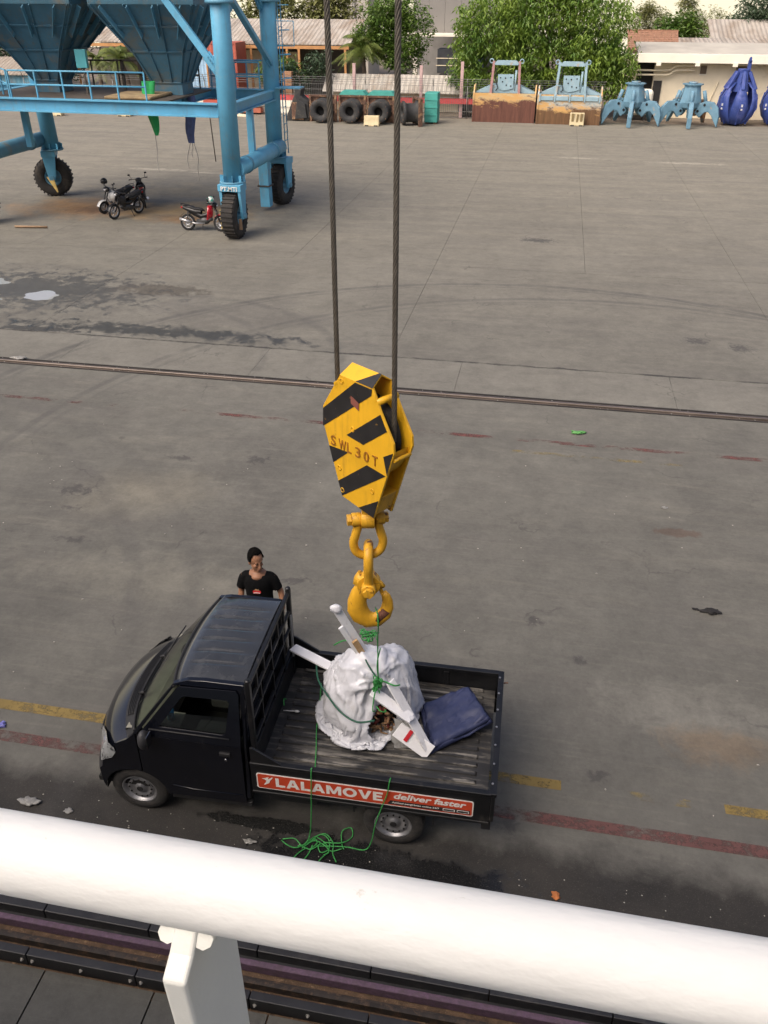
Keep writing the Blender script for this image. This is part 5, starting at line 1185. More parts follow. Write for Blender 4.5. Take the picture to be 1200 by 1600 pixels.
# ------------------------------------------------------------------ motorcycles
M_mblk = pm('motor_black', (.012, .012, .013), .35, 0, .3, 6); M_meng = pm('engine_grey', (.08, .08, .08), .5, .5, .4, 10); M_mtyre = pm('motor_tyre', (.02, .02, .02), .85)
M_mseat = pm('motor_seat', (.02, .02, .021), .6, 0, .3, 10); M_alloy = pm('alloy', (.55, .55, .56), .35, .8, .2, 8); M_head = pm('lamp_glass', (.7, .72, .74), .12, .3, .3, 10)
def motorcycle(loc, rz, label, body, accent, lean=6, scooter=False, rim=M_alloy, shield=True):
    t = thing('motorcycle', label, 'motorcycle', loc, rz, local=True, group='parked motorcycles'); t.rotation_euler = (radians(-lean), 0, rz)
    def b(name, q, m, p=t, bv=0): return q.build(name, m, p, bv)
    r = .285 if not scooter else .25; wb = 1.24
    for x, nm in ((wb/2, 'front_wheel'), (-wb/2, 'rear_wheel')):
        w = .085 if not scooter else .11
        q = MB(); q.tube([(x+cos(a)*(r-w/2), 0, r+sin(a)*(r-w/2)) for a in [2*pi*k/28 for k in range(28)]], w/2, 8, True, up=(0, 1, 0)); wh = b(nm, q, M_mtyre)
        q = MB(); q.lathe([(r-w, -.02), (r-w-.018, -.018), (r-w-.018, .018), (r-w, .02)], (x, 0, r), (0, 1, 0), 28, closed=True); q.cyl((x, -.05, r), (x, .05, r), .05, n=12)
        for k in range(6 if not scooter else 5):
            a = 2*pi*k/6; q.bar((x, 0, r), (x+cos(a)*(r-w), 0, r+sin(a)*(r-w)), .016, .02, up=(0, 1, 0))
        b('rim', q, rim, wh)
        q = MB(); q.lathe([(.10, -.045), (.10, -.04), (.05, -.04)], (x, 0, r), (0, 1, 0), 20); b('brake_disc', q, M_alloy, wh)
    q = MB()
    for s_ in (-1, 1): q.cyl((wb/2, s_*.07, r), (wb/2-.20, s_*.07, .80), .022, n=8)
    b('front_fork', q, M_mblk)
    q = MB(); R = []
    for k in range(9):
        a = radians(15+130*k/8); R.append([(wb/2+cos(a)*(r+.025), y, r+sin(a)*(r+.025)+(-.02 if abs(y) > .05 else 0)) for y in (-.075, -.04, 0, .04, .075)])
    q.grid(R); b('front_mudguard', q, accent)
    q = MB(); q.tube([(-.12, .28, 1.00), (.20+.14, .31, .98), (.34, .10, .96), (.33, 0, .95), (.34, -.10, .96), (.34, -.31, .98), (-.12+.34, -.36, .99)][1:], .014, 6); 
    for s_ in (-1, 1): q.cyl((.33, s_*.27, .975), (.25, s_*.37, .985), .020, n=8)
    b('handlebar', q, M_mblk)
    for s_ in (-1, 1):
        q = MB(); q.cyl((.33, s_*.25, .98), (.30, s_*.31, 1.13), .008, n=5); q.ell((.30, s_*.33, 1.16), (.02, .055, .035), 10, 6); b('mirror', q, M_mblk)
    q = MB(); q.ell((.43, 0, .90), (.10, .13 if not scooter else .17, .10), 14, 8); hl_ = b('headlight_cowl', q, body)
    q = MB(); q.ell((.49, 0, .89), (.05, .08, .05), 12, 6); b('headlight', q, M_head, hl_)
    # leg shield / fairing
    q = MB(); R = []
    for k in range(8):
        f_ = k/7; z = .88-.55*f_; x = .34-.10*f_+.10*sin(pi*f_)*(1.2 if scooter else .6); w = (.11+.13*sin(pi*min(1, f_*1.15)))*(1.15 if scooter else .85)
        R.append([(x-.16*abs(u)**1.5, u*w, z) for u in (-1, -.75, -.4, 0, .4, .75, 1)])
    q.grid(R); o = b('front_fairing', q, accent); s_ = o.modifiers.new('s', 'SOLIDIFY'); s_.thickness = .02
    # engine, frame, tail
    q = MB(); q.tube([(.30, 0, .80), (.12, 0, .55), (-.10, 0, .50), (-.35, 0, .62), (-.62, 0, .72)], [.05, .07, .09, .10, .05], 10, flat=1.1); b('frame', q, M_mblk)
    q = MB(); q.ell((.02, 0, .36), (.20, .12, .13), 12, 8); q.cyl((.10, 0, .36), (.30, 0, .44), .075, n=10); q.box((-.15, 0, .32), (.22, .18, .14)); b('engine', q, M_meng)
    q = MB(); R = []
    for x, z, w, h in ((-.08, .66, .10, .08), (-.30, .66, .13, .12), (-.52, .72, .12, .11), (-.76, .80, .06, .06)):
        R.append([(x, w*cos(a), z+h*sin(a)) for a in [2*pi*k/12 for k in range(12)]])
    q.grid(R, closed=True); b('tail_fairing', q, body)
    q = MB(); R = []
    for x, z, w, h in ((.02, .70, .08, .03), (-.08, .75, .12, .05), (-.34, .765, .14, .05), (-.38, .80, .14, .055), (-.66, .84, .12, .05), (-.74, .85, .06, .03)):
        R.append([(x, w*cos(a), z+h*sin(a)) for a in [2*pi*k/12 for k in range(12)]])
    q.grid(R, closed=True); q.add(R[0], [tuple(range(12))]); q.add(R[-1], [tuple(range(12))]); b('seat', q, M_mseat)
    q = MB(); q.tube([(.05, -.11, .28), (-.30, -.14, .27), (-.50, -.16, .32)], [.022, .025, .03], 8); q.cyl((-.42, -.16, .30), (-.86, -.17, .42), .045, .05, 12); b('exhaust', q, M_alloy)
    q = MB(); q.bar((-.02, 0, .30), (-.62, .09, r), .05, .07); q.bar((-.60, .10, r), (-.55, .11, .68), .04, .04); q.bar((-.60, -.10, r), (-.55, -.11, .68), .04, .04); b('swing_arm', q, M_meng)
    q = MB(); q.box((-.80, 0, .80), (.05, .14, .06)); b('tail_light', q, pm('red_lens', (.4, .02, .02), .2))
    q = MB(); q.tube([(-.55, .12, .86), (-.80, .11, .90), (-.86, 0, .91), (-.80, -.11, .90), (-.55, -.12, .86)], .014, 6); b('grab_rail', q, M_mblk)
    q = MB(); R = []
    for k in range(6):
        a = radians(60+90*k/5); R.append([(-wb/2+cos(a)*(r+.04), y, r+sin(a)*(r+.04)) for y in (-.06, 0, .06)])
    q.grid(R); b('rear_mudguard', q, M_mblk)
    q = MB(); q.cyl((-.10, .12, .30), (-.16, .24, .02), .012, n=6); b('side_stand', q, M_meng)
    return t
def helmet(loc, rz, mat, visor, label):
    t = thing('helmet', label, 'helmet', loc, rz, local=True)
    q = MB(); R = []
    for j in range(10):
        ph = radians(90-14*j); R.append([(cos(ph)*cos(a)*.135, cos(ph)*sin(a)*.115, sin(ph)*.125) for a in [2*pi*k/18 for k in range(18)]])
    q.grid(R, closed=True); q.build('shell', mat, t)
    q = MB(); q.grid([[(cos(ph)*cos(a)*.142, cos(ph)*sin(a)*.122, sin(ph)*.13) for a in [radians(v) for v in range(-65, 66, 13)]] for ph in [radians(v) for v in (25, 10, -5, -20)]]); q.build('visor', visor, t)
    return t
M_mred = pm('motor_red', (.42, .012, .025), .25, 0, .15, 4, coat=.6); M_mwht = pm('motor_white', (.66, .66, .64), .28, 0, .08, 4, coat=.5); M_mgry = pm('motor_dark', (.03, .03, .034), .3, 0, .3, 5, coat=.4)
motorcycle((-12.15, 29.62, 0), radians(3), 'red and black motorcycle parked beside the hopper front wheel', M_mblk, M_mred)
motorcycle((-15.95, 31.25, 0), radians(-112), 'black motorcycle with spoked front wheel turned towards the ship', M_mblk, M_mblk)
motorcycle((-16.72, 32.05, 0), radians(-118), 'white and black scooter at the left of the three parked motorcycles', M_mblk, M_mwht, scooter=True)
motorcycle((-16.15, 33.3, 0), radians(118), 'dark motorcycle parked behind the black one, facing away', M_mgry, M_mgry)
helmet((-16.95, 31.75, 1.16), radians(-118), M_mblk, M_mblk, 'black helmet hung on the handlebar of the white scooter')
helmet((-11.80, 29.55, 1.10), radians(200), pm('helmet_white', (.62, .64, .62), .3, 0, .5, 9, dirt=(.05, .35, .25), dscale=9, damt=(.5, .55)), M_mblk, 'white and green helmet on the handlebar of the red motorcycle')
q = MB(); q.tube([(-19.15, 28.70, .05), (-18.5, 28.76, .055), (-17.95, 28.86, .05)], .05, 8, flat=.7); single('wooden_pole', q, pm('old_wood', (.30, .20, .12), .8, 0, .3, 6), (-18.5, 28.76, 0), 'long wooden pole lying on the apron left of the motorcycles', 'pole')
# ------------------------------------------------------------------ storage row at the back of the yard
def rust_mat(name, top, low, zsplit):
    m, t, b = newmat(name); N = NT(t); co = N.coord(); x = N.n('ShaderNodeSeparateXYZ'); N.l(co, x.inputs[0])
    st = N.noise(N.coord((3.0, 3.0, .35)), 1.6, 7, .7, .3); n = N.noise(N.coord((.7, 1, 1.8)), 1.3, 8, .72, .6)
    h = N.math('ADD', x.outputs[2], N.math('MULTIPLY', N.math('SUBTRACT', n, .5), 2.6))
    c = N.mix(N.ramp(st, .35, .7), low, tuple(v*.5 for v in low))
    mr = N.n('ShaderNodeMapRange'); N.l(h, mr.inputs[0]); mr.inputs[1].default_value = zsplit-.12; mr.inputs[2].default_value = zsplit+.16
    c = N.mix(mr.outputs[0], c, N.mix(N.ramp(n, .42, .56), top, (.55, .33, .12)))
    N.l(c, b.inputs['Base Color']); b.inputs['Roughness'].default_value = .8; return m
M_pale = pm('pale_blue_paint', (.27, .40, .46), .6, 0, .2, 2, dirt=(.42, .30, .16), dscale=1.6, damt=(.58, .70))
M_pink = pm('faded_red_frame', (.36, .20, .19), .7, 0, .2, 3)
M_rustA = rust_mat('rusty_grab_plate', (.52, .42, .24), (.15, .06, .04), 1.28); M_rustB = rust_mat('stained_grab_plate', (.42, .50, .50), (.17, .09, .04), .92)
def clam(x, y, body, frame, label, low):
    t = thing('clamshell_grab', label, 'grab', (x, y, 0), group='clamshell grabs in the storage row'); w = 2.02; D = .85
    q = MB(); zt = 1.75
    q.prism([(-D, .0), (-D-.02, zt), (-D+.12, zt), (-D+.10, .05)], lambda a, b_, t_: (x-w+t_, y+a, b_), 2*w); q.build('front_plate', body, t)
    for s_ in (-1, 1):
        q = MB(); q.prism([(-D, 0), (D, 0), (D, zt*.8), (.4, zt+.45), (-.4, zt+.45), (-D, zt)], lambda a, b_, t_: (x+s_*w-.04+t_, y+a, b_), .08); q.build('side_plate', body, t)
        q = MB(); q.b2((x+s_*w-.05, y-D-.06, 0), (x+s_*w+.05, y-D, zt)); q.build('edge_bar', body, t)
    q = MB(); q.prism([(-w, zt), (-w*.6, zt+.34), (-.9, zt+.48), (.9, zt+.48), (w*.6, zt+.34), (w, zt)], lambda a, b_, t_: (x+a, y-.55+t_, b_), 1.0); q.build('bucket_top', M_pale, t)
    q = MB(); q.b2((x-w, y-D+.1, .03), (x+w, y+D, .1)); q.b2((x-w, y+D-.1, .1), (x+w, y+D, zt*.8)); q.build('bucket_back', body, t)
    for s_ in (-1, 1):
        q = MB(); q.bar((x+s_*.93, y-.7, zt-.1), (x+s_*.83, y-.55, 3.62), .16, .20, up=(0, 1, 0)); q.build('frame_post', frame, t, .01)
        q = MB(); q.tube([(x+s_*.98+.12*cos(a), y-.6, 3.62+.12*sin(a)) for a in [2*pi*k/12 for k in range(12)]], .035, 6, True); q.build('lifting_eye', M_pale, t)
    q = MB(); q.prism([(-.80, 3.48), (-.62, 3.66), (.62, 3.66), (.80, 3.48), (.74, 3.40), (-.74, 3.40)], lambda a, b_, t_: (x+a, y-.72+t_, b_), .35); q.build('top_beam', M_pale, t)
    q = MB(); q.prism([(-.52, 2.85), (.52, 2.85), (.52, 2.05), (.2, 1.95), (-.15, 1.9), (-.38, 1.98), (-.5, 2.2)], lambda a, b_, t_: (x+a, y-.62+t_, b_), .3); mp = q.build('machinery_plate', M_pale, t)
    for dx, dz in ((-.34, 2.66), (-.02, 2.64), (.34, 2.68), (.06, 2.22), (.36, 2.18), (-.2, 2.42)):
        q = MB(); q.cyl((x+dx, y-.625, dz), (x+dx, y-.64, dz), .045, n=10); q.build('bolt_hole', M_darkhole, mp)
    q = MB(); q.tube(catmull([(x-.62, y-.60, 3.3), (x-.68, y-.66, 2.6), (x-.5, y-.70, 2.1), (x-.62, y-.6, 1.9)], 5), .03, 6); q.build('hydraulic_hose', M_mblk, t)
    q = MB(); q.cyl((x+.62, y-.5, 1.9), (x+.66, y-.5, 3.1), .07, n=8); q.build('hydraulic_ram', M_pale, t)
    if low:
        for k in range(4):
            a = x-w+.16+k*(2*w-.2)/4; q = MB(); q.b2((a, y-D-.10, 1.42), (a+(2*w-.3)/4-.12, y-D-.02, 1.68)); q.build('tooth_bar', M_pale, t, .02)
        for k in range(5):
            a = x-w+.1+k*(2*w-.2)/4; q = MB(); q.b2((a-.05, y-D-.14, 1.36), (a+.05, y-D-.03, 1.8)); q.build('bracket', M_pale, t)
    return t
clam(-3.5, 62.9, M_rustA, M_pink, 'rusty brown clamshell grab with reddish frame, leftmost of the big grabs', False)
clam(.75, 62.7, M_rustB, M_pale, 'pale blue clamshell grab stained yellow and brown, beside the rusty one', True)
# orange-peel grabs
M_peel = pm('grab_blue', (.13, .255, .34), .55, 0, .25, 2, dirt=(.40, .26, .12), dscale=1.5, damt=(.60, .70)); M_purp = pm('grab_indigo', (.032, .062, .25), .6, 0, .3, 2, dirt=(.10, .12, .34), dscale=2, damt=(.5, .7))
M_rustT = pm('rusty_tine', (.30, .17, .08), .7, 0, .4, 2, dirt=(.2, .32, .38), dscale=2)
def peel_open(x, y, label, ph):
    t = thing('orange_peel_grab', label, 'grab', (x, y, 0), group='pale blue orange-peel grabs')
    q = MB(); R = []
    for z, r in ((.95, .30), (1.10, .62), (1.40, .72), (1.9, .62), (2.3, .52), (2.42, .56)): R.append([(x+cos(2*pi*k/8+.4)*r, y+sin(2*pi*k/8+.4)*r, z) for k in range(8)])
    q.grid(R, smooth=False, closed=True); q.add(R[-1], [tuple(range(8))]); q.build('hub', M_peel, t, .02)
    q = MB(); q.cyl((x, y, 2.42), (x, y, 2.48), .66, n=8, smooth=False); q.cyl((x, y, 2.48), (x, y, 2.58), .3, n=10); q.build('top_plate', M_peel, t)
    for k in range(5):
        a = 2*pi*k/5+ph; d = Vector((cos(a), sin(a), 0)); s_ = Vector((-sin(a), cos(a), 0)); o = Vector((x, y, 0))
        prof = [(.45, 1.0), (.75, .85), (.95, 1.05), (1.25, 1.25), (1.60, 1.15), (1.86, .75), (1.95, .05), (1.80, .30), (1.62, .75), (1.40, .95)]
        prof = [(.40, .80), (.60, 1.36), (1.02, 1.52), (1.50, 1.48), (1.84, 1.16), (1.98, .66), (1.93, .02), (1.74, .30), (1.48, .70), (1.26, .90), (1.02, .86), (.74, .52)]
        q = MB(); q.prism(prof, lambda u, v, w: o+d*u+s_*(w)+EZ*v, .28, t0=-.14); q.build('tine', M_rustT if (k == 2 and x > 6) else M_peel, t, .06)
        q = MB(); q.cyl(o+d*.78+EZ*2.1, o+d*1.0+EZ*1.40, .12, n=10); q.build('hydraulic_ram', M_peel, t)
        for u, v in ((.60, .92), (.98, 1.30)):
            q = MB(); q.cyl(o+d*u-s_*.17+EZ*v, o+d*u+s_*.17+EZ*v, .08, n=10); q.build('pivot_pin', M_mblk, t)
peel_open(4.85, 62.6, 'pale blue open orange-peel grab nearest the stained clamshell grab', radians(-97)); peel_open(8.45, 62.9, 'pale blue open orange-peel grab with a rusty tine, beside the indigo grab', radians(-93))
def peel_shut(x, y, label):
    t = thing('orange_peel_grab', label, 'grab', (x, y, 0), group='indigo orange-peel grabs')
    q = MB(); R = []
    for z, r in ((2.0, .62), (2.5, .50), (3.1, .36), (3.3, .40)): R.append([(x+cos(2*pi*k/6+.2)*r, y+sin(2*pi*k/6+.2)*r, z) for k in range(6)])
    q.grid(R, smooth=False, closed=True); q.add(R[-1], [tuple(range(6))]); q.build('hub', M_purp, t, .03)
    q = MB(); q.bar((x+.28, y, 3.2), (x+.28, y, 3.78), .2, .26); q.tube([(x+.28, y+.18*cos(a), 3.80+.13*sin(a)) for a in [2*pi*k/12 for k in range(12)]], .06, 6, True); q.build('suspension_eye', M_purp, t)
    for k in range(6):
        a = 2*pi*k/6-pi/2; d = Vector((cos(a), sin(a), 0)); s_ = Vector((-sin(a), cos(a), 0)); o = Vector((x, y, 0)); R = []
        for u, z, w in ((.55, 2.55, .14), (.95, 2.2, .22), (1.18, 1.65, .42), (1.20, 1.1, .52), (1.02, .55, .50), (.66, .15, .34), (.22, .0, .10)):
            R.append([o+d*(u-.10)+s_*-w+EZ*z, o+d*u+s_*-w*.6+EZ*z, o+d*(u+.05)+EZ*z, o+d*u+s_*w*.6+EZ*z, o+d*(u-.10)+s_*w+EZ*z])
        q = MB(); q.grid(R); ob = q.build('shell_tine', M_purp, t); s2 = ob.modifiers.new('s', 'SOLIDIFY'); s2.thickness = .06
        q = MB(); q.bar(o+d*.42+EZ*3.15, o+d*1.02+EZ*2.15, .20, .18, up=tuple(d)); q.build('ram_housing', M_purp, t, .03)
        q = MB(); q.bar(o+d*1.245+s_*.10+EZ*1.2, o+d*1.243+s_*.10+EZ*1.35, .12, .02, up=tuple(d)); q.bar(o+d*1.245+s_*.10+EZ*1.0, o+d*1.246+s_*.10+EZ*1.1, .12, .02, up=tuple(d)); q.build('white_marking', pm('white_mark', (.65, .65, .66), .6), t)
        q = MB(); q.bar(o+d*1.14+EZ*1.9, o+d*1.28+EZ*1.1, .08, .10, up=tuple(d)); q.bar(o+d*1.28+EZ*1.1, o+d*.74+EZ*.12, .08, .10, up=tuple(d)); q.build('spine_rib', M_purp, t)
peel_shut(11.55, 63.9, 'closed indigo orange-peel grab standing whole at the right'); peel_shut(14.3, 64.2, 'closed indigo grab cut off by the right edge of the picture')
# rubber dock fenders
M_rub = pm('old_rubber', (.026, .027, .028), .75, 0, .4, 2, dirt=(.08, .07, .055), dscale=2, damt=(.5, .75), bump=.2); M_rubp = pm('rust_frame', (.11, .06, .04), .85, 0, .5, 3, dirt=(.28, .17, .09), dscale=3, damt=(.52, .62))
M_teal = pm('teal_paint', (.06, .33, .28), .6, 0, .25, 2)
def fender(x, y, rz, label, teal=True):
    t = thing('dock_fender', label, 'dock fender', (x, y, 0), rz, local=True, group='rubber dock fenders in the storage row')
    q = MB(); q.lathe([(.30, -.95), (.62, -.95), (.70, -.90), (.70, -.78), (.56, -.70), (.56, -.10), (.72, 0), (.72, .08), (.30, .08), (.28, -.5), (.30, -.95)], (0, 0, .74), (0, 1, 0), 32); fb_ = q.build('rubber_cone', M_rub, t)
    q = MB(); q.cyl((0, -.60, .74), (0, -.55, .74), .29, n=20); q.build('bore', M_darkhole, t)
    for k in range(10):
        a = 2*pi*k/10; q = MB(); q.cyl((cos(a)*.62, -.96, .74+sin(a)*.62), (cos(a)*.62, -.99, .74+sin(a)*.62), .028, n=6); q.build('bolt', M_rubp, fb_)
    q = MB(); q.b2((-.92, .10, .02), (.92, .22, 1.62)); q.build('back_panel', M_rubp, t, .02)
    for k in range(4):
        q = MB(); q.b2((-.95, .0, .25+.42*k), (.95, .10, .37+.42*k)); q.build('panel_rib', M_rubp, t)
    for s_ in (-1, 1):
        q = MB(); q.b2((s_*.86-.07, -.05, .0), (s_*.86+.07, .1, 1.62)); q.build('panel_post', M_rubp, t)
    if teal:
        q = MB(); q.prism([(-.95, 1.60), (-.7, 1.86), (.7, 1.86), (.95, 1.60)], lambda a, b_, t_: (a, .1+t_, b_), 1.0); q.build('teal_cover', M_teal, t)
    return t
fender(-15.35, 60.0, 0, 'black rubber dock fender on a rusty panel, leftmost of the upright row', False); fender(-13.38, 60.1, 0, 'black rubber dock fender under a teal cover, middle of the row'); fender(-11.45, 60.1, 0, 'black rubber dock fender under a teal cover, at the right of the row')
fz = fender(-9.0, 59.6, radians(-68), 'black rubber dock fender turned sideways in front of the teal box', False)
q = MB(); q.b2((-8.55, 60.2, .1), (-7.7, 61.4, 1.85)); tb = thing('teal_box', 'teal painted steel box standing behind the sideways dock fender', 'box', (-8.1, 60.8, 0)); q.build('body', M_teal, tb, .03)
for z in (.55, 1.0, 1.45):
    q = MB(); q.b2((-8.57, 60.17, z-.03), (-7.68, 61.43, z+.03)); q.build('band', M_teal, tb)
for dx in (-.3, .25):
    q = MB(); q.b2((-8.1+dx-.1, 60.3, 0), (-8.1+dx+.1, 61.3, .1)); q.build('skid', M_rubp, tb)
dt = thing('rubber_skip', 'tipped black rubber fender shell at the left of the fender row', 'dock fender', (-17.0, 60.4, 0))
q = MB(); q.prism([(-1.0, 0), (-.85, .4), (-.35, 1.5), (-.28, 1.95), (.22, 1.95), (.12, 1.55), (.62, 1.2), (.72, .3), (.6, .05)], lambda a, b_, t_: (-17.0+a, 60.0+t_, b_), .9); q.build('shell', M_rub, dt, .05)
q = MB(); q.b2((-17.5, 59.9, .1), (-16.7, 59.99, 1.15)); q.build('inner_plate', M_rubp, dt, .02); q = MB(); q.prism([(-.3, .12), (.55, .2), (.45, 1.1), (-.1, 1.35)], lambda a, b_, t_: (-17.0+a, 59.86+t_, b_), .1); q.build('front_panel', M_rub, dt, .03)
# plastic barriers
M_cream = pm('cream_plastic', (.56, .47, .28), .55, 0, .15, 3, dirt=(.35, .27, .15), dscale=3); M_bsl = pm('barrier_black', (.05, .045, .035), .7)
def barrier(x, y, w, h, label, slots=True, name='plastic_barrier'):
    t = thing(name, label, 'barrier', (x, y, 0), group='cream plastic barriers'); 
    q = MB(); q.prism([(-.28, 0), (.28, 0), (.2, h*.45), (.14, h), (-.14, h), (-.2, h*.45)], lambda a, b_, t_: (x-w/2+t_, y+a, b_), w); q.build('body', M_cream, t, .05)
    if slots:
        for k in range(3):
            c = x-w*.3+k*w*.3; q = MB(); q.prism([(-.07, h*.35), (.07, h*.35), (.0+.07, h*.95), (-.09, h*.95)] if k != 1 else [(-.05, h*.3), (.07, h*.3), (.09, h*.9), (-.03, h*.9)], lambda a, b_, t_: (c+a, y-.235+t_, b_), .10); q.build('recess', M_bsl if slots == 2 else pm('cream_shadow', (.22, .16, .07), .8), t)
    for s_ in (-1, 1):
        q = MB(); q.b2((x+s_*w*.3-.12, y-.3, 0), (x+s_*w*.3+.12, y-.26, .08)); q.build('foot', M_bsl, t)
barrier(-34.4, 59.3, .95, .78, 'cream plastic barrier left of the blue hopper leg, farthest left', 2); barrier(-29.6, 60.0, .95, .78, 'cream plastic barrier seen under the hopper platform, second from left', 2)
barrier(1.35, 61.4, .92, .78, 'cream slotted plastic barrier in front of the stained clamshell grab', 1); barrier(-11.75, 58.6, 1.0, .62, 'low cream block lying before the dock fenders', 0)

# ------------------------------------------------------------------ fence, walls, sheds, houses
M_red = pm('faded_red_paint', (.52, .07, .07), .65, 0, .2, .8); M_wall = pm('cream_wall', (.76, .67, .49), .85, 0, .12, .7, dirt=(.45, .37, .25), dscale=.8, damt=(.55, .8)); M_white = pm('white_render', (.80, .75, .62), .8, 0, .1, .6)
M_post = pm('pinkish_post', (.52, .36, .34), .7); M_wire = pm('galv_wire', (.20, .20, .19), .6, .3)
fn_ = thing('wire_fence', 'wire mesh yard fence with a red and white band behind the storage row', 'fence', (-8, 63.5, 0))
q = MB(); q.b2((-40, 63.55, .90), (2.6, 63.60, 1.24)); q.build('red_band', M_red, fn_)
q = MB(); q.b2((-40, 63.56, .0), (-18.4, 63.62, .90)); q.build('white_band', M_white, fn_)
x = -39.0
while x < 3:
    q = MB(); q.cyl((x, 63.5, 0), (x, 63.5, 2.0), .035, n=6); q.cyl((x, 63.5, 2.0), (x+.0, 63.25, 2.45), .03, n=6); q.build('fence_post', M_wire, fn_); x += 2.35
for z, yy in ((.06, 63.5), (.45, 63.5), (1.3, 63.5), (1.65, 63.5), (2.0, 63.5), (2.15, 63.42), (2.3, 63.33), (2.44, 63.25)):
    q = MB(); q.b2((-39, yy-.012, z-.012), (3, yy+.012, z+.012)); q.build('fence_wire', M_wire, fn_)
q = MB(); k = -18.6
while k < -5.2: q.b2((k-.008, 63.49, .03), (k+.008, 63.505, 1.98)); k += .13
tag(q.build('fence_mesh', M_wire, fn_), kind='stuff')
for x, z in ((-14.05, 3.25), (-9.35, 3.2), (-6.55, 3.45)):
    q = MB(); q.b2((x-.10, 63.8, 0), (x+.10, 64.0, z)); single('marker_post', q, M_post, (x, 63.9, 0), {-14.05: 'pale pink post rising between the palm and the dock fenders', -9.35: 'pale pink post behind the sideways dock fender', -6.55: 'pale pink post left of the rusty clamshell grab'}[x], 'post')
# corrugated sheds
def corr(name, col, rough=.6, sc=6.0, axis=0, dirt=(.2, .14, .09)):
    m, t, b = newmat(name); N = NT(t); x = N.n('ShaderNodeSeparateXYZ'); N.l(N.coord(), x.inputs[0])
    s_ = N.math('SINE', N.math('MULTIPLY', x.outputs[axis], sc*2*pi)); n = N.noise(N.coord((1, .4, 1)), .8, 6, .65); 
    c = N.mix(N.ramp(n, .45, .75), col, dirt); c = N.mix(N.math('MULTIPLY', N.math('GREATER_THAN', N.noise(N.coord((.9, .0, 0)), 1.0, 2), .55), .35), c, tuple(v*.6 for v in col))
    N.l(c, b.inputs['Base Color']); b.inputs['Roughness'].default_value = rough; N.l(N.bump(s_, .6, .04), b.inputs['Normal']); return m
M_roof = corr('weathered_roof_sheet', (.40, .36, .31), .7, 3.0); M_rust_roof = corr('brown_roof_sheet', (.30, .26, .21), .75, 3.0); M_bsheet = corr('blue_wall_sheet', (.13, .32, .42), .6, 2.4); M_dark = pm('shed_dark', (.035, .033, .03), .9, 0, .4, 1); M_orange = pm('orange_steel', (.48, .24, .09), .7, 0, .2, 2)
def roof(q, x0, x1, y0, z0, y1, z1, th=.08, wav=.0): q.add([(x0, y0, z0), (x1, y0, z0), (x1, y1, z1), (x0, y1, z1), (x0, y0, z0-th), (x1, y0, z0-th), (x1, y1, z1-th), (x0, y1, z1-th)], [(0, 1, 2, 3), (7, 6, 5, 4), (0, 4, 5, 1), (2, 6, 7, 3), (1, 5, 6, 2), (0, 3, 7, 4)])
sh_ = thing('open_shed', 'long open shed with pale grey sheet roof on orange posts behind the hopper', 'shed', (-28, 74, 0))
for k in range(22):
    a = -39+k*1.05; q = MB(); roof(q, a, a+1.04, 71.0, 4.05+.01*(k % 2), 76.5, 5.55+.01*(k % 2)); q.build('roof_sheet', M_roof, sh_)
q = MB(); q.b2((-39, 70.98, 3.70), (-16, 71.1, 3.92)); q.build('eaves_beam', M_orange, sh_)
for x in (-38.5, -34.6, -30.8, -27.0, -23.8, -20.9, -19.95, -16.3):
    q = MB(); q.b2((x-.08, 70.99, 0), (x+.08, 71.12, 3.75)); q.build('shed_post', M_orange, sh_)
q = MB(); q.b2((-39, 76.4, 0), (-16, 76.55, 5.3)); q.build('back_wall', pm('shed_back', (.16, .145, .12), .9, 0, .5, .6), sh_)
for x0, x1, z0, z1 in ((-27.0, -24.0, 1.5, 3.4), (-22.4, -21.0, 1.7, 3.3)):
    q = MB(); q.b2((x0, 74.5, 0), (x1, 74.7, z1)); q.build('partition', M_wall, sh_)
ls = thing('low_shed', 'low shed with grey-brown roof and blue sheet walls at the far left', 'shed', (-44, 69, 0))
q = MB(); roof(q, -52, -38.4, 67.8, 1.85, 71, 2.85); q.build('roof_sheet', M_rust_roof, ls); q = MB(); q.b2((-52, 68.2, 0), (-38.6, 68.3, 1.75)); q.build('wall_sheet', M_bsheet, ls)
# site containers and stacked materials under the platform
def container(x0, x1, y0, h, mat, frame, label):
    t = thing('container', label, 'container', ((x0+x1)/2, y0, 0)); q = MB(); n = int((x1-x0)/.14); pr_ = []
    for i in range(n+1): pr_ += [(x0+.1+(x1-x0-.2)*i/n, y0+(.04 if i % 2 else 0))]
    q.grid([[(a, b_, .15) for a, b_ in pr_], [(a, b_, h-.12) for a, b_ in pr_]], smooth=False); q.build('corrugated_side', mat, t)
    for x in (x0, x1-.1):
        q = MB(); q.b2((x, y0-.03, 0), (x+.1, y0+.1, h)); q.build('corner_post', frame, t)
    for z in (0, h-.12):
        q = MB(); q.b2((x0+.1, y0-.02, z), (x1-.1, y0+.1, z+.14)); q.build('side_rail', frame, t)
    q = MB(); q.b2((x0+.05, y0+.11, .1), (x1-.05, y0+2.4, h-.01)); q.build('box', mat, t)
    return t
container(-28.3, -25.2, 65.2, 3.4, pm('pale_blue_box', (.30, .46, .60), .6, 0, .15, 1), M_orange, 'pale blue corrugated container seen behind the hopper outlet'); container(-27.4, -24.0, 68.2, 4.2, pm('red_box', (.42, .10, .06), .6, 0, .2, 1), pm('red_box_frame', (.35, .08, .05), .6), 'tall red container standing behind the pale blue one')
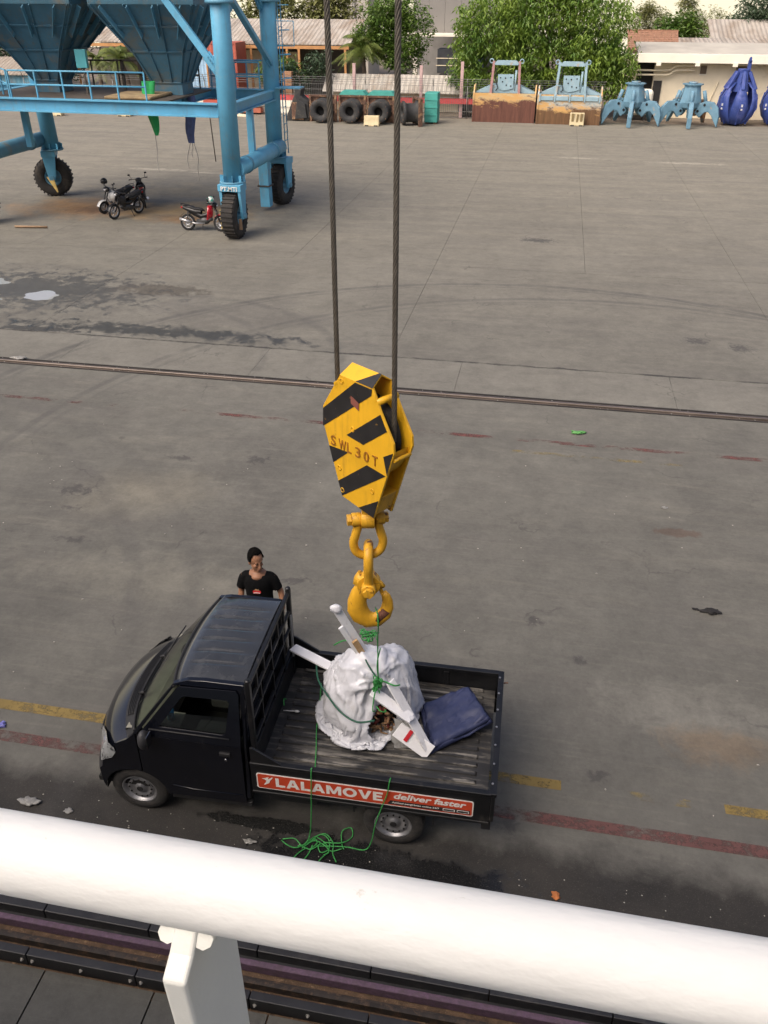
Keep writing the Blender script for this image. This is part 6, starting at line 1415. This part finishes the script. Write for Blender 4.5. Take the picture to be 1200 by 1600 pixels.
for i, (x0, x1, z, h, c, lb) in enumerate(((-25.2, -21.3, 1.0, .28, (.50, .25, .09), 'orange steel plates stacked behind the hopper column'), (-24.8, -20.6, .60, .3, (.45, .09, .06), 'red painted steel beams stacked in front of the red fence band'), (-24.4, -20.6, .12, .3, (.40, .12, .07), 'rusty red beams lying lowest in the stack by the fence'))):
    q = MB(); 
    q.b2((x0, 62.6+.05*i, z), (x1, 63.3, z+h)); single('steel_stack', q, pm('stack%d' % i, c, .7, 0, .35, 1.5), ((x0+x1)/2, 63, 0), lb, 'steel stack')
    q = MB()
for k in range(26):
    x = rnd.uniform(-33.5, -22); z = rnd.uniform(.05, .28); w = rnd.uniform(.5, 1.6); c = rnd.choice((M_rubp, M_dark, M_deck, M_wall, M_rub))
    q = MB(); q.box((x, 61.6+rnd.uniform(-.3, .5), z), (w, .25, z*2), Matrix.Rotation(rnd.uniform(-.15, .15), 3, 'Z')); q.build('scrap_piece', c, None) if False else None
sp = thing('scrap_heap', 'low dark heap of scrap along the foot of the yard fence, left', 'scrap heap', (-28, 61.8, 0))
for k in range(40):
    x = rnd.uniform(-33.5, -21.5); w = rnd.uniform(.4, 1.5); h = rnd.uniform(.08, .35); c = rnd.choice((M_rubp, M_dark, M_deck, M_wall, M_rub))
    q = MB(); q.box((x, 61.8+rnd.uniform(-.4, .6), h/2+.01), (w, rnd.uniform(.15, .5), h), Matrix.Rotation(rnd.uniform(-.4, .4), 3, 'Z')); q.build('scrap_piece', c, sp, .01)
rc = thing('red_trailer', 'small red wheeled trailer at the far left edge under the hopper', 'trailer', (-39.2, 61.9, 0))
q = MB(); q.b2((-41, 61.5, .35), (-38.2, 62.5, 1.0)); q.prism([(-38.2, .4), (-37.6, .3), (-37.4, .9), (-38.2, 1.0)], lambda a, b_, t_: (a, 61.6+t_, b_), .8); q.build('body', pm('trailer_red', (.5, .07, .04), .5), rc, .04)
for x in (-40.4, -38.9):
    q = MB(); q.lathe([(.16, 0), (.32, 0), (.36, .05), (.36, .18), (.32, .22), (.16, .22)], (x, 61.45, .36), (0, 1, 0), 20); q.lathe([(.001, .02), (.16, .02)], (x, 61.44, .36), (0, 1, 0), 16); q.build('wheel', M_tyre, rc)
# brick gate pillar left of the fender row
gp = thing('brick_pillar', 'brown brick gate pillar with a green leafy top beside the shed', 'pillar', (-19.0, 64.6, 0))
for k in range(12):
    for j in range(2):
        q = MB(); q.b2((-19.3+.31*j+(.0 if k % 2 else -.02), 64.3+.0, .22*k+.01), (-19.0+.31*j+(.0 if k % 2 else -.02), 64.8, .22*k+.21)); q.build('brick', pm('pillar_brick', (.33, .18, .10), .9, 0, .35, 2), gp)
# low grey wall panel with sheet face behind the fence
gw = thing('grey_sheet_wall', 'low pale grey sheet wall behind the fence and dock fenders', 'wall', (-11, 66.5, 0))
for k in range(14):
    a = -16.8+k*.84; q = MB(); roof(q, a, a+.83, 65.6, 1.35, 67.0, 2.38, .05); q.build('sheet', corr('grey_tile_sheet', (.42, .39, .34), .7, 3.0) if k == 0 else bpy.data.materials['grey_tile_sheet'], gw)
q = MB(); q.b2((-16.8, 67.0, 0), (-5.1, 67.1, 2.3)); q.build('wall', M_wall, gw)
# white building with deep eaves on the right
wb_ = thing('white_building', 'long cream single-storey building with white flat eaves at right', 'building', (12, 68, 0))
q = MB(); q.b2((6.3, 67.0, 0), (30, 74, 3.5)); wl = q.build('wall', M_wall, wb_)
q = MB(); q.b2((5.0, 65.8, 3.45), (30, 66.05, 4.0)); q.build('fascia', M_white, wb_, .02); q = MB(); q.b2((5.0, 66.05, 3.5), (30, 74.2, 3.62)); q.build('eaves_slab', M_white, wb_)
q = MB(); roof(q, 5.0, 30, 66.0, 4.0, 71, 4.45); q.build('roof', pm('flat_roof', (.45, .42, .36), .9, 0, .2, .5), wb_)
for x in (6.4, 8.9, 11.3, 13.6, 16): 
    q = MB(); q.b2((x-.15, 65.75, 3.28), (x+.15, 67.0, 3.5)); q.build('eaves_bracket', M_white, wb_)
for x, w in ((9.3, .4), (11.6, .75)):
    q = MB(); q.b2((x, 66.94, 2.75), (x+w, 66.99, 3.25)); wv_ = q.build('vent', pm('vent_brown', (.16, .12, .08), .8), wb_)
    q = MB(); q.b2((x-.05, 66.95, 2.68), (x+w+.05, 67.0, 2.74)); q.build('vent_sill', M_white, wv_)
q = MB(); q.b2((14.2, 66.93, 2.0), (15.4, 66.99, 3.2)); wd = q.build('window', M_white, wb_); q = MB(); q.b2((14.3, 66.90, 2.1), (15.3, 66.94, 3.1)); q.build('pane', M_dglass, wd); q = MB(); q.b2((14.3, 66.885, 2.55), (15.3, 66.90, 2.62)); q.build('window_bar', M_white, wd)
q = MB(); q.b2((6.35, 66.9, .0), (6.9, 66.98, 2.3)); q.b2((5.2, 67.6, 0), (6.3, 67.7, 3.4)); q.build('dark_doorway', M_dark, wb_)
for z, d_ in ((2.95, 0), (2.68, .12)):
    q = MB(); q.tube(catmull([(4.6, 66.6, z), (6.8, 66.6, z), (7.3, 66.6, z+.05), (7.7, 66.6, z+.28), (8.9, 66.6, z+.30)], 4), .06, 8); q.build('pipe', M_wall, wb_)
q = MB(); q.cyl((9.9, 66.9, 0), (10.6, 66.9, 2.3), .03, n=6); q.build('leaning_pole', M_wall, wb_)
# tiled red-brown roof house behind
bh = thing('tiled_house', 'house with brown tiled roof rising behind the white building', 'house', (6.5, 74, 0))
q = MB(); q.b2((4.7, 73.2, 0), (8.25, 76, 3.9)); q.build('wall', M_wall, bh)
tm = pm('clay_tile', (.30, .16, .10), .85, 0, .3, 4)
for r in range(9):
    for c in range(15):
        x = 4.65+c*.245; f0, f1 = r/9, (r+1)/9; q = MB(); roof(q, x+.005, x+.24, 72.4+2.6*f0, 3.85+1.15*f0+.03, 72.4+2.6*f1, 3.85+1.15*f1+.0, .03); q.build('tile', tm, bh, fix=False)
q = MB(); q.b2((4.6, 74.95, 4.95), (8.35, 75.15, 5.08)); q.build('ridge', tm, bh)
fr = thing('grey_roof_house', 'low house with pale grey sheet roof behind the right-hand trees', 'house', (15, 82, 0)); q = MB(); roof(q, 8.6, 24, 76, 3.9, 80, 4.4); roof(q, 11.5, 26, 78.5, 3.9, 84, 5.6); q.build('roof', M_roof, fr); q = MB(); q.b2((8.7, 76.2, 0), (24, 84, 3.9)); q.build('wall', M_wall, fr)
# tall buildings behind the middle
wt = thing('white_block', 'pale multi-storey block seen between hopper and round tree', 'building', (-22, 96, 0)); q = MB(); q.b2((-25.5, 94, 0), (-19.2, 100, 14)); q.build('wall', pm('pale_block_render', (.42, .39, .34), .85, 0, .15, .4), wt)
for x in (-21.6, -20.6):
    q = MB(); q.b2((x-.12, 93.75, 0), (x+.12, 94, 14)); q.build('downpipe', pm('grey_pipe', (.3, .29, .27), .8), wt)
gb2 = thing('grey_warehouse', 'tall grey sheet-clad warehouse with an open loading bay in the middle', 'warehouse', (-10, 92, 0)); 
for k in range(7):
    q = MB(); q.b2((-14.2+k*1.5, 91, 4.1), (-12.72+k*1.5, 91.2, 13)); q.build('wall_panel', pm('grey_cladding', (.20, .19, .175), .7, 0, .1, .4), gb2)
q = MB(); q.b2((-14.3, 88.5, 3.95), (-3.5, 91, 4.15)); q.build('canopy', M_white, gb2); q = MB(); q.b2((-14.3, 95, 0), (-3.5, 95.2, 4)); q.build('bay_back', pm('bay_grey', (.30, .29, .27), .9, 0, .3, .5), gb2)
for x in (-13.6, -9.2, -4.5):
    q = MB(); q.b2((x-.2, 88.6, 0), (x+.2, 89, 3.95)); q.build('bay_column', M_white, gb2)
ct = thing('parked_lorry', 'dark parked lorry with racks inside the warehouse loading bay', 'lorry', (-10.2, 90, 0))
q = MB(); q.b2((-11.6, 89.4, .9), (-8.6, 91.4, 2.9)); q.build('cargo_body', pm('lorry_dark', (.04, .045, .05), .6, 0, .5, 1), ct, .05); q = MB(); q.b2((-8.5, 89.5, .6), (-7.3, 91.3, 2.3)); q.build('cab', pm('lorry_blue', (.06, .08, .16), .4), ct, .1)
for z in (1.5, 2.1):
    q = MB(); q.b2((-11.7, 89.33, z), (-8.5, 89.4, z+.07)); q.build('side_rack', M_wall, ct)
for x in (-11, -9.4, -7.9):
    q = MB(); q.lathe([(.2, 0), (.45, 0), (.48, .06), (.48, .25), (.2, .25)], (x, 89.3, .48), (0, 1, 0), 16); q.build('wheel', M_tyre, ct)
pc = thing('parked_car', 'dark parked car half hidden behind the red fence band', 'car', (-5.8, 65.2, 0))
q = MB(); q.prism([(-1.0, .3), (-1.0, .85), (-.75, .95), (-.55, 1.5), (.5, 1.55), (.95, 1.0), (1.5, .9), (1.5, .3)], lambda a, b_, t_: (-5.8+a, 64.4+t_, b_), 1.6); q.build('body', M_mgry, pc, .06)
q = MB(); q.prism([(-.6, 1.0), (-.46, 1.42), (.42, 1.46), (.74, 1.0)], lambda a, b_, t_: (-5.8+a, 64.38+t_, b_), .02); q.build('side_window', M_dglass, pc)
for x in (-6.4, -4.8):
    q = MB(); q.lathe([(.14, 0), (.28, 0), (.31, .04), (.31, .18), (.14, .2)], (x, 64.36, .31), (0, 1, 0), 16); q.lathe([(.001, .015), (.15, .02)], (x, 64.36, .31), (0, 1, 0), 12); q.build('wheel', M_tyre, pc)
wm = thing('white_tank', 'small white rounded tank beside the white building, behind the open grab', 'tank', (5.4, 65.4, 0)); q = MB(); q.b2((4.6, 64.9, .3), (6.3, 65.9, 1.9)); q.build('body', M_white, wm, .25, 4); q = MB(); q.b2((5.2, 64.86, 1.2), (5.6, 64.92, 1.6)); q.build('hatch', M_dark, wm, .02)
for x in (5.0, 5.9):
    q = MB(); q.b2((x-.1, 65, 0), (x+.1, 65.8, .35)); q.build('foot', M_dark, wm)
# ------------------------------------------------------------------ trees
def leafmat(name, a, b, trans=.25):
    m, t, p = newmat(name); N = NT(t); oi = N.noise(N.coord(), .55, 4, .6); n2 = N.noise(N.coord(), 3.2, 2, .5)
    c = N.mix(N.ramp(N.math('ADD', N.math('MULTIPLY', oi, .6), N.math('MULTIPLY', n2, .4)), .38, .62), a, b); N.l(c, p.inputs['Base Color']); p.inputs['Roughness'].default_value = .5
    tr = N.n('ShaderNodeBsdfTranslucent'); N.l(c, tr.inputs[0]); mx = N.n('ShaderNodeMixShader'); mx.inputs[0].default_value = trans
    N.l(p.outputs[0], mx.inputs[1]); N.l(tr.outputs[0], mx.inputs[2]); N.l(mx.outputs[0], t.nodes['Material Output'].inputs[0]); return m
L_mango = leafmat('mango_leaf', (.06, .14, .016), (.22, .31, .04)); L_round = leafmat('glossy_leaf', (.05, .12, .018), (.15, .23, .035)); L_olive = leafmat('feathery_leaf', (.13, .15, .045), (.25, .25, .085)); L_dark = leafmat('dark_leaf', (.03, .06, .03), (.07, .11, .05)); L_palm = leafmat('palm_leaf', (.06, .10, .018), (.17, .20, .045))
M_bark = pm('bark', (.13, .10, .075), .95, 0, .4, 3, bump=.6, bscale=12)
def tree(name, label, base, blobs, mat, nleaf, lsize, droop=.4, aspect=.3, seed=1, trunk_r=.22, group=None):
    r = random.Random(seed); base = Vector(base); t = thing(name, label, 'tree', tuple(base), group=group)
    q = MB(); top = sum((Vector(b[0]) for b in blobs), Vector())/len(blobs)
    q.tube(catmull([base, base+Vector((.1, 0, (top.z-base.z)*.4)), Vector((top.x, top.y, top.z-.2))], 5), [trunk_r*(1-.6*i/10) for i in range(11)], 10)
    for c, rad, w in blobs:
        c = Vector(c); s = base.lerp(Vector((top.x, top.y, top.z)), r.uniform(.35, .7)); q.tube(catmull([s, s.lerp(c, .5)+Vector((0, 0, -.2)), c], 4), [trunk_r*.45*(1-.8*i/8) for i in range(9)], 6)
    q.build('trunk', M_bark, t)
    # leaf clumps on twigs through each crown lobe
    q = MB(); vs = []; fs = []; tot = sum(b[2] for b in blobs)
    for c, rad, w in blobs:
        c = Vector(c); n = int(nleaf*w/tot); ncl = max(8, n//9)
        for k in range(ncl):
            d = Vector((r.gauss(0, 1), r.gauss(0, 1), r.gauss(0, 1))).normalized(); rr = r.random()**.38
            p = c+Vector((d.x*rad[0], d.y*rad[1], d.z*rad[2]))*rr*(1+.16*noise.noise(d*2.3+Vector((seed, 0, 0))))
            if noise.noise(p*.75+Vector((seed*3.1, 0, 0))) < -.30 and rr > .5: continue
            for j in range(9):
                a = r.uniform(0, 2*pi); out = Vector((cos(a), sin(a), r.uniform(-.5, .5)-droop)).normalized(); L = lsize*r.uniform(.5, 1.5); b0 = p+Vector((r.gauss(0, 1), r.gauss(0, 1), r.gauss(0, 1)))*lsize*.55
                sd_ = out.cross(Vector((r.gauss(0, .4), r.gauss(0, .4), 1))).normalized()*L*aspect; o = len(vs)
                m_ = b0+out*L*.5+Vector((0, 0, L*.06)); vs += [b0, m_+sd_, b0+out*L+Vector((0, 0, -L*.12)), m_-sd_]; fs += [(o, o+1, o+2, o+3)]
    q.add(vs, fs); q.build('crown', mat, t, fix=False)
    return t
tree('mango_tree', 'big leafy green tree behind the clamshell grabs', (-1.0, 67.5, 0), [((-4.8, 66.5, 5.3), (2.9, 2.6, 2.5), 3), ((-1.6, 66.8, 6.2), (3.4, 2.8, 3.0), 4), ((2.0, 66.6, 5.2), (2.9, 2.6, 2.6), 3), ((-5.9, 66.1, 2.9), (1.8, 1.7, 2.0), 1.6), ((-2.6, 65.7, 3.2), (2.6, 1.6, 2.2), 2.4), ((1.2, 65.7, 3.2), (2.5, 1.6, 2.0), 2.2), ((3.4, 65.9, 3.0), (1.7, 1.5, 2.1), 1.6), ((-1.0, 67, 8.0), (3.0, 2.5, 1.8), 2)], L_mango, 46000, .29, .75, .17, 3, .35)
tree('round_tree', 'round dense green tree right of the palm, behind the fence', (-11.9, 69, 0), [((-12.8, 69, 4.9), (2.2, 2, 2.0), 3), ((-11.2, 69, 5.2), (2.0, 2, 1.9), 3), ((-12.6, 68.6, 6.3), (1.9, 1.8, 1.4), 2), ((-11.4, 68.5, 3.5), (1.6, 1.5, 1.3), 1.6), ((-13.9, 68.8, 4.3), (1.5, 1.4, 1.4), 1.4)], L_round, 18000, .21, .3, .26, 5, .2)
bl = lambda x, y, z, r, k=1: ((x, y, z), (r, r, r*.95), k)
tree('feathery_tree', 'olive feathery tree left of the others beyond the tiled roof', (7.4, 96, 0), [bl(6.7, 96, 4.4, 1.5), bl(8.0, 96, 5.2, 1.5), bl(9.2, 96, 4.6, 1.5), bl(7.6, 96, 6.0, .8)], L_olive, 6000, .34, .1, .10, 11, .15, 'trees beyond the right-hand roofs')
tree('leafy_tree', 'brighter green tree in the middle of those beyond the roofs', (9.6, 90, 0), [bl(9.2, 90, 4.3, 1.5), bl(10.6, 90, 4.7, 1.5), bl(9.9, 90, 3.6, 1.5)], L_round, 4500, .36, .2, .25, 12, .15, 'trees beyond the right-hand roofs')
tree('feathery_tree', 'tall olive feathery tree right of the middle beyond the roofs', (13, 95, 0), [bl(11.6, 95, 5.5, 1.4), bl(13.2, 95, 5.0, 1.6), bl(14.8, 95, 4.4, 1.5), bl(12.5, 95, 3.9, 1.7), bl(11.0, 95, 6.4, .9)], L_olive, 7500, .34, .1, .10, 13, .15, 'trees beyond the right-hand roofs')
tree('dark_tree', 'dark green tree at the top right corner over the grey roof', (15.6, 85, 0), [bl(15.2, 85, 5.9, 1.7), bl(16.6, 85, 6.7, 1.8), bl(14.1, 85, 4.6, 1.3), bl(16.0, 85, 4.7, 1.5), bl(17.5, 85, 5.4, 1.6)], L_dark, 8500, .36, .5, .14, 14, .16, 'trees beyond the right-hand roofs')
for i, (x, y, z, r, lb) in enumerate(((-25.5, 82, 6.2, 2.4, 'leafy tree above the shed roof right of the front hopper column'), (-20.5, 83, 6.2, 2.2, 'leafy tree above the shed roof left of the wire ropes'), (-45, 80, 4.5, 3.4, 'dark tree behind the low shed at far left'), (-50, 78, 4.5, 3.2, 'dark tree at the extreme left edge behind the low shed'), (-33, 84, 6.2, 2.4, 'tree behind the shed roof between the two hopper bins'))):
    tree('yard_tree', lb, (x, y, 0), [bl(x-r*.5, y, z-.4, r*.75), bl(x+r*.55, y, z, r*.8), bl(x, y, z+r*.5, r*.7), bl(x+.1, y-.6, z-r*.6, r*.8)], L_dark if i > 1 else L_olive, 4200, .42, .3, .2, 20+i, .18, 'trees behind the sheds')
tree('yard_shrub', 'green shrub under the open shed roof behind the far hopper column', (-20.7, 66.5, 0), [bl(-21.2, 66.5, 2.6, .9), bl(-19.7, 66.8, 2.9, .7), bl(-18.9, 66.5, 2.2, .8)], L_round, 2200, .26, .4, .2, 31, .08)
tree('yard_shrub', 'dark leafy shrub on the brick pillar and fence, left of the dock fenders', (-18.1, 66, 0), [bl(-18.2, 66, 1.9, .8), bl(-17.2, 66.2, 3.1, 1.0), bl(-19.2, 65.2, 2.7, .45)], L_dark, 2200, .26, .4, .2, 32, .08)
tree('yard_shrub', 'green hedge bush growing at the fence between fenders and grabs', (-5.2, 64.6, 0), [bl(-5.4, 64.6, 1.6, .7), bl(-6.0, 64.7, 2.2, .6)], L_mango, 1500, .26, .6, .16, 33, .06)
def palm(label, base, crown, nf, L, seed, name='palm_tree'):
    r = random.Random(seed); t = thing(name, label, 'palm', base, group='palms behind the fence'); base = Vector(base); crown = Vector(crown)
    q = MB(); q.tube(catmull([base, base.lerp(crown, .5)+Vector((.15, 0, 0)), crown], 6), [.2-.08*i/12 for i in range(13)], 10); q.build('trunk', M_bark, t)
    for k in range(nf):
        a = 2*pi*k/nf+r.uniform(-.2, .2); el = r.uniform(-.25, 1.15); d = Vector((cos(a)*cos(el), sin(a)*cos(el), sin(el))); Lk = L*r.uniform(.8, 1.15); P = []
        for i in range(15):
            f_ = i/14; P.append(crown+d*Lk*f_+Vector((0, 0, -Lk*(.62+.25*r.random()*0)*f_**2.1)))
        vs = []; fs = []
        for i in range(1, 15):
            tg_ = (P[i]-P[i-1]).normalized(); sd_ = tg_.cross(EZ)
            if sd_.length < .1: sd_ = Vector((1, 0, 0))
            sd_.normalize()
            for u in (0, .5):
                p = P[i-1].lerp(P[i], u)
                for s_ in (-1, 1):
                    ll = Lk*.26*sin(pi*min(1, (i+u)/15*.85+.15))+.1; tip = p+sd_*s_*ll*.75+tg_*ll*.45+Vector((0, 0, -ll*.42)); o = len(vs); w = tg_*.035; vs += [p-w, p+w, tip]; fs.append((o, o+1, o+2))
        q = MB(); q.add(vs, fs); q.tube(P, [.03*(1-.8*i/14) for i in range(15)], 4, caps=False); q.build('frond', L_palm, t, fix=False)
    return t
palm('yellow-green palm beside the round tree behind the fence', (-14.4, 68.2, 0), (-14.3, 68, 3.9), 26, 2.6, 41)
palm('palm seen between the hopper bins under the shed roof', (-33.6, 69.5, 0), (-33.9, 69.3, 3.0), 20, 2.3, 42)
palm('palm behind the teal control box of the hopper', (-36.6, 70.4, 0), (-36.4, 70.2, 2.9), 16, 1.9, 43)
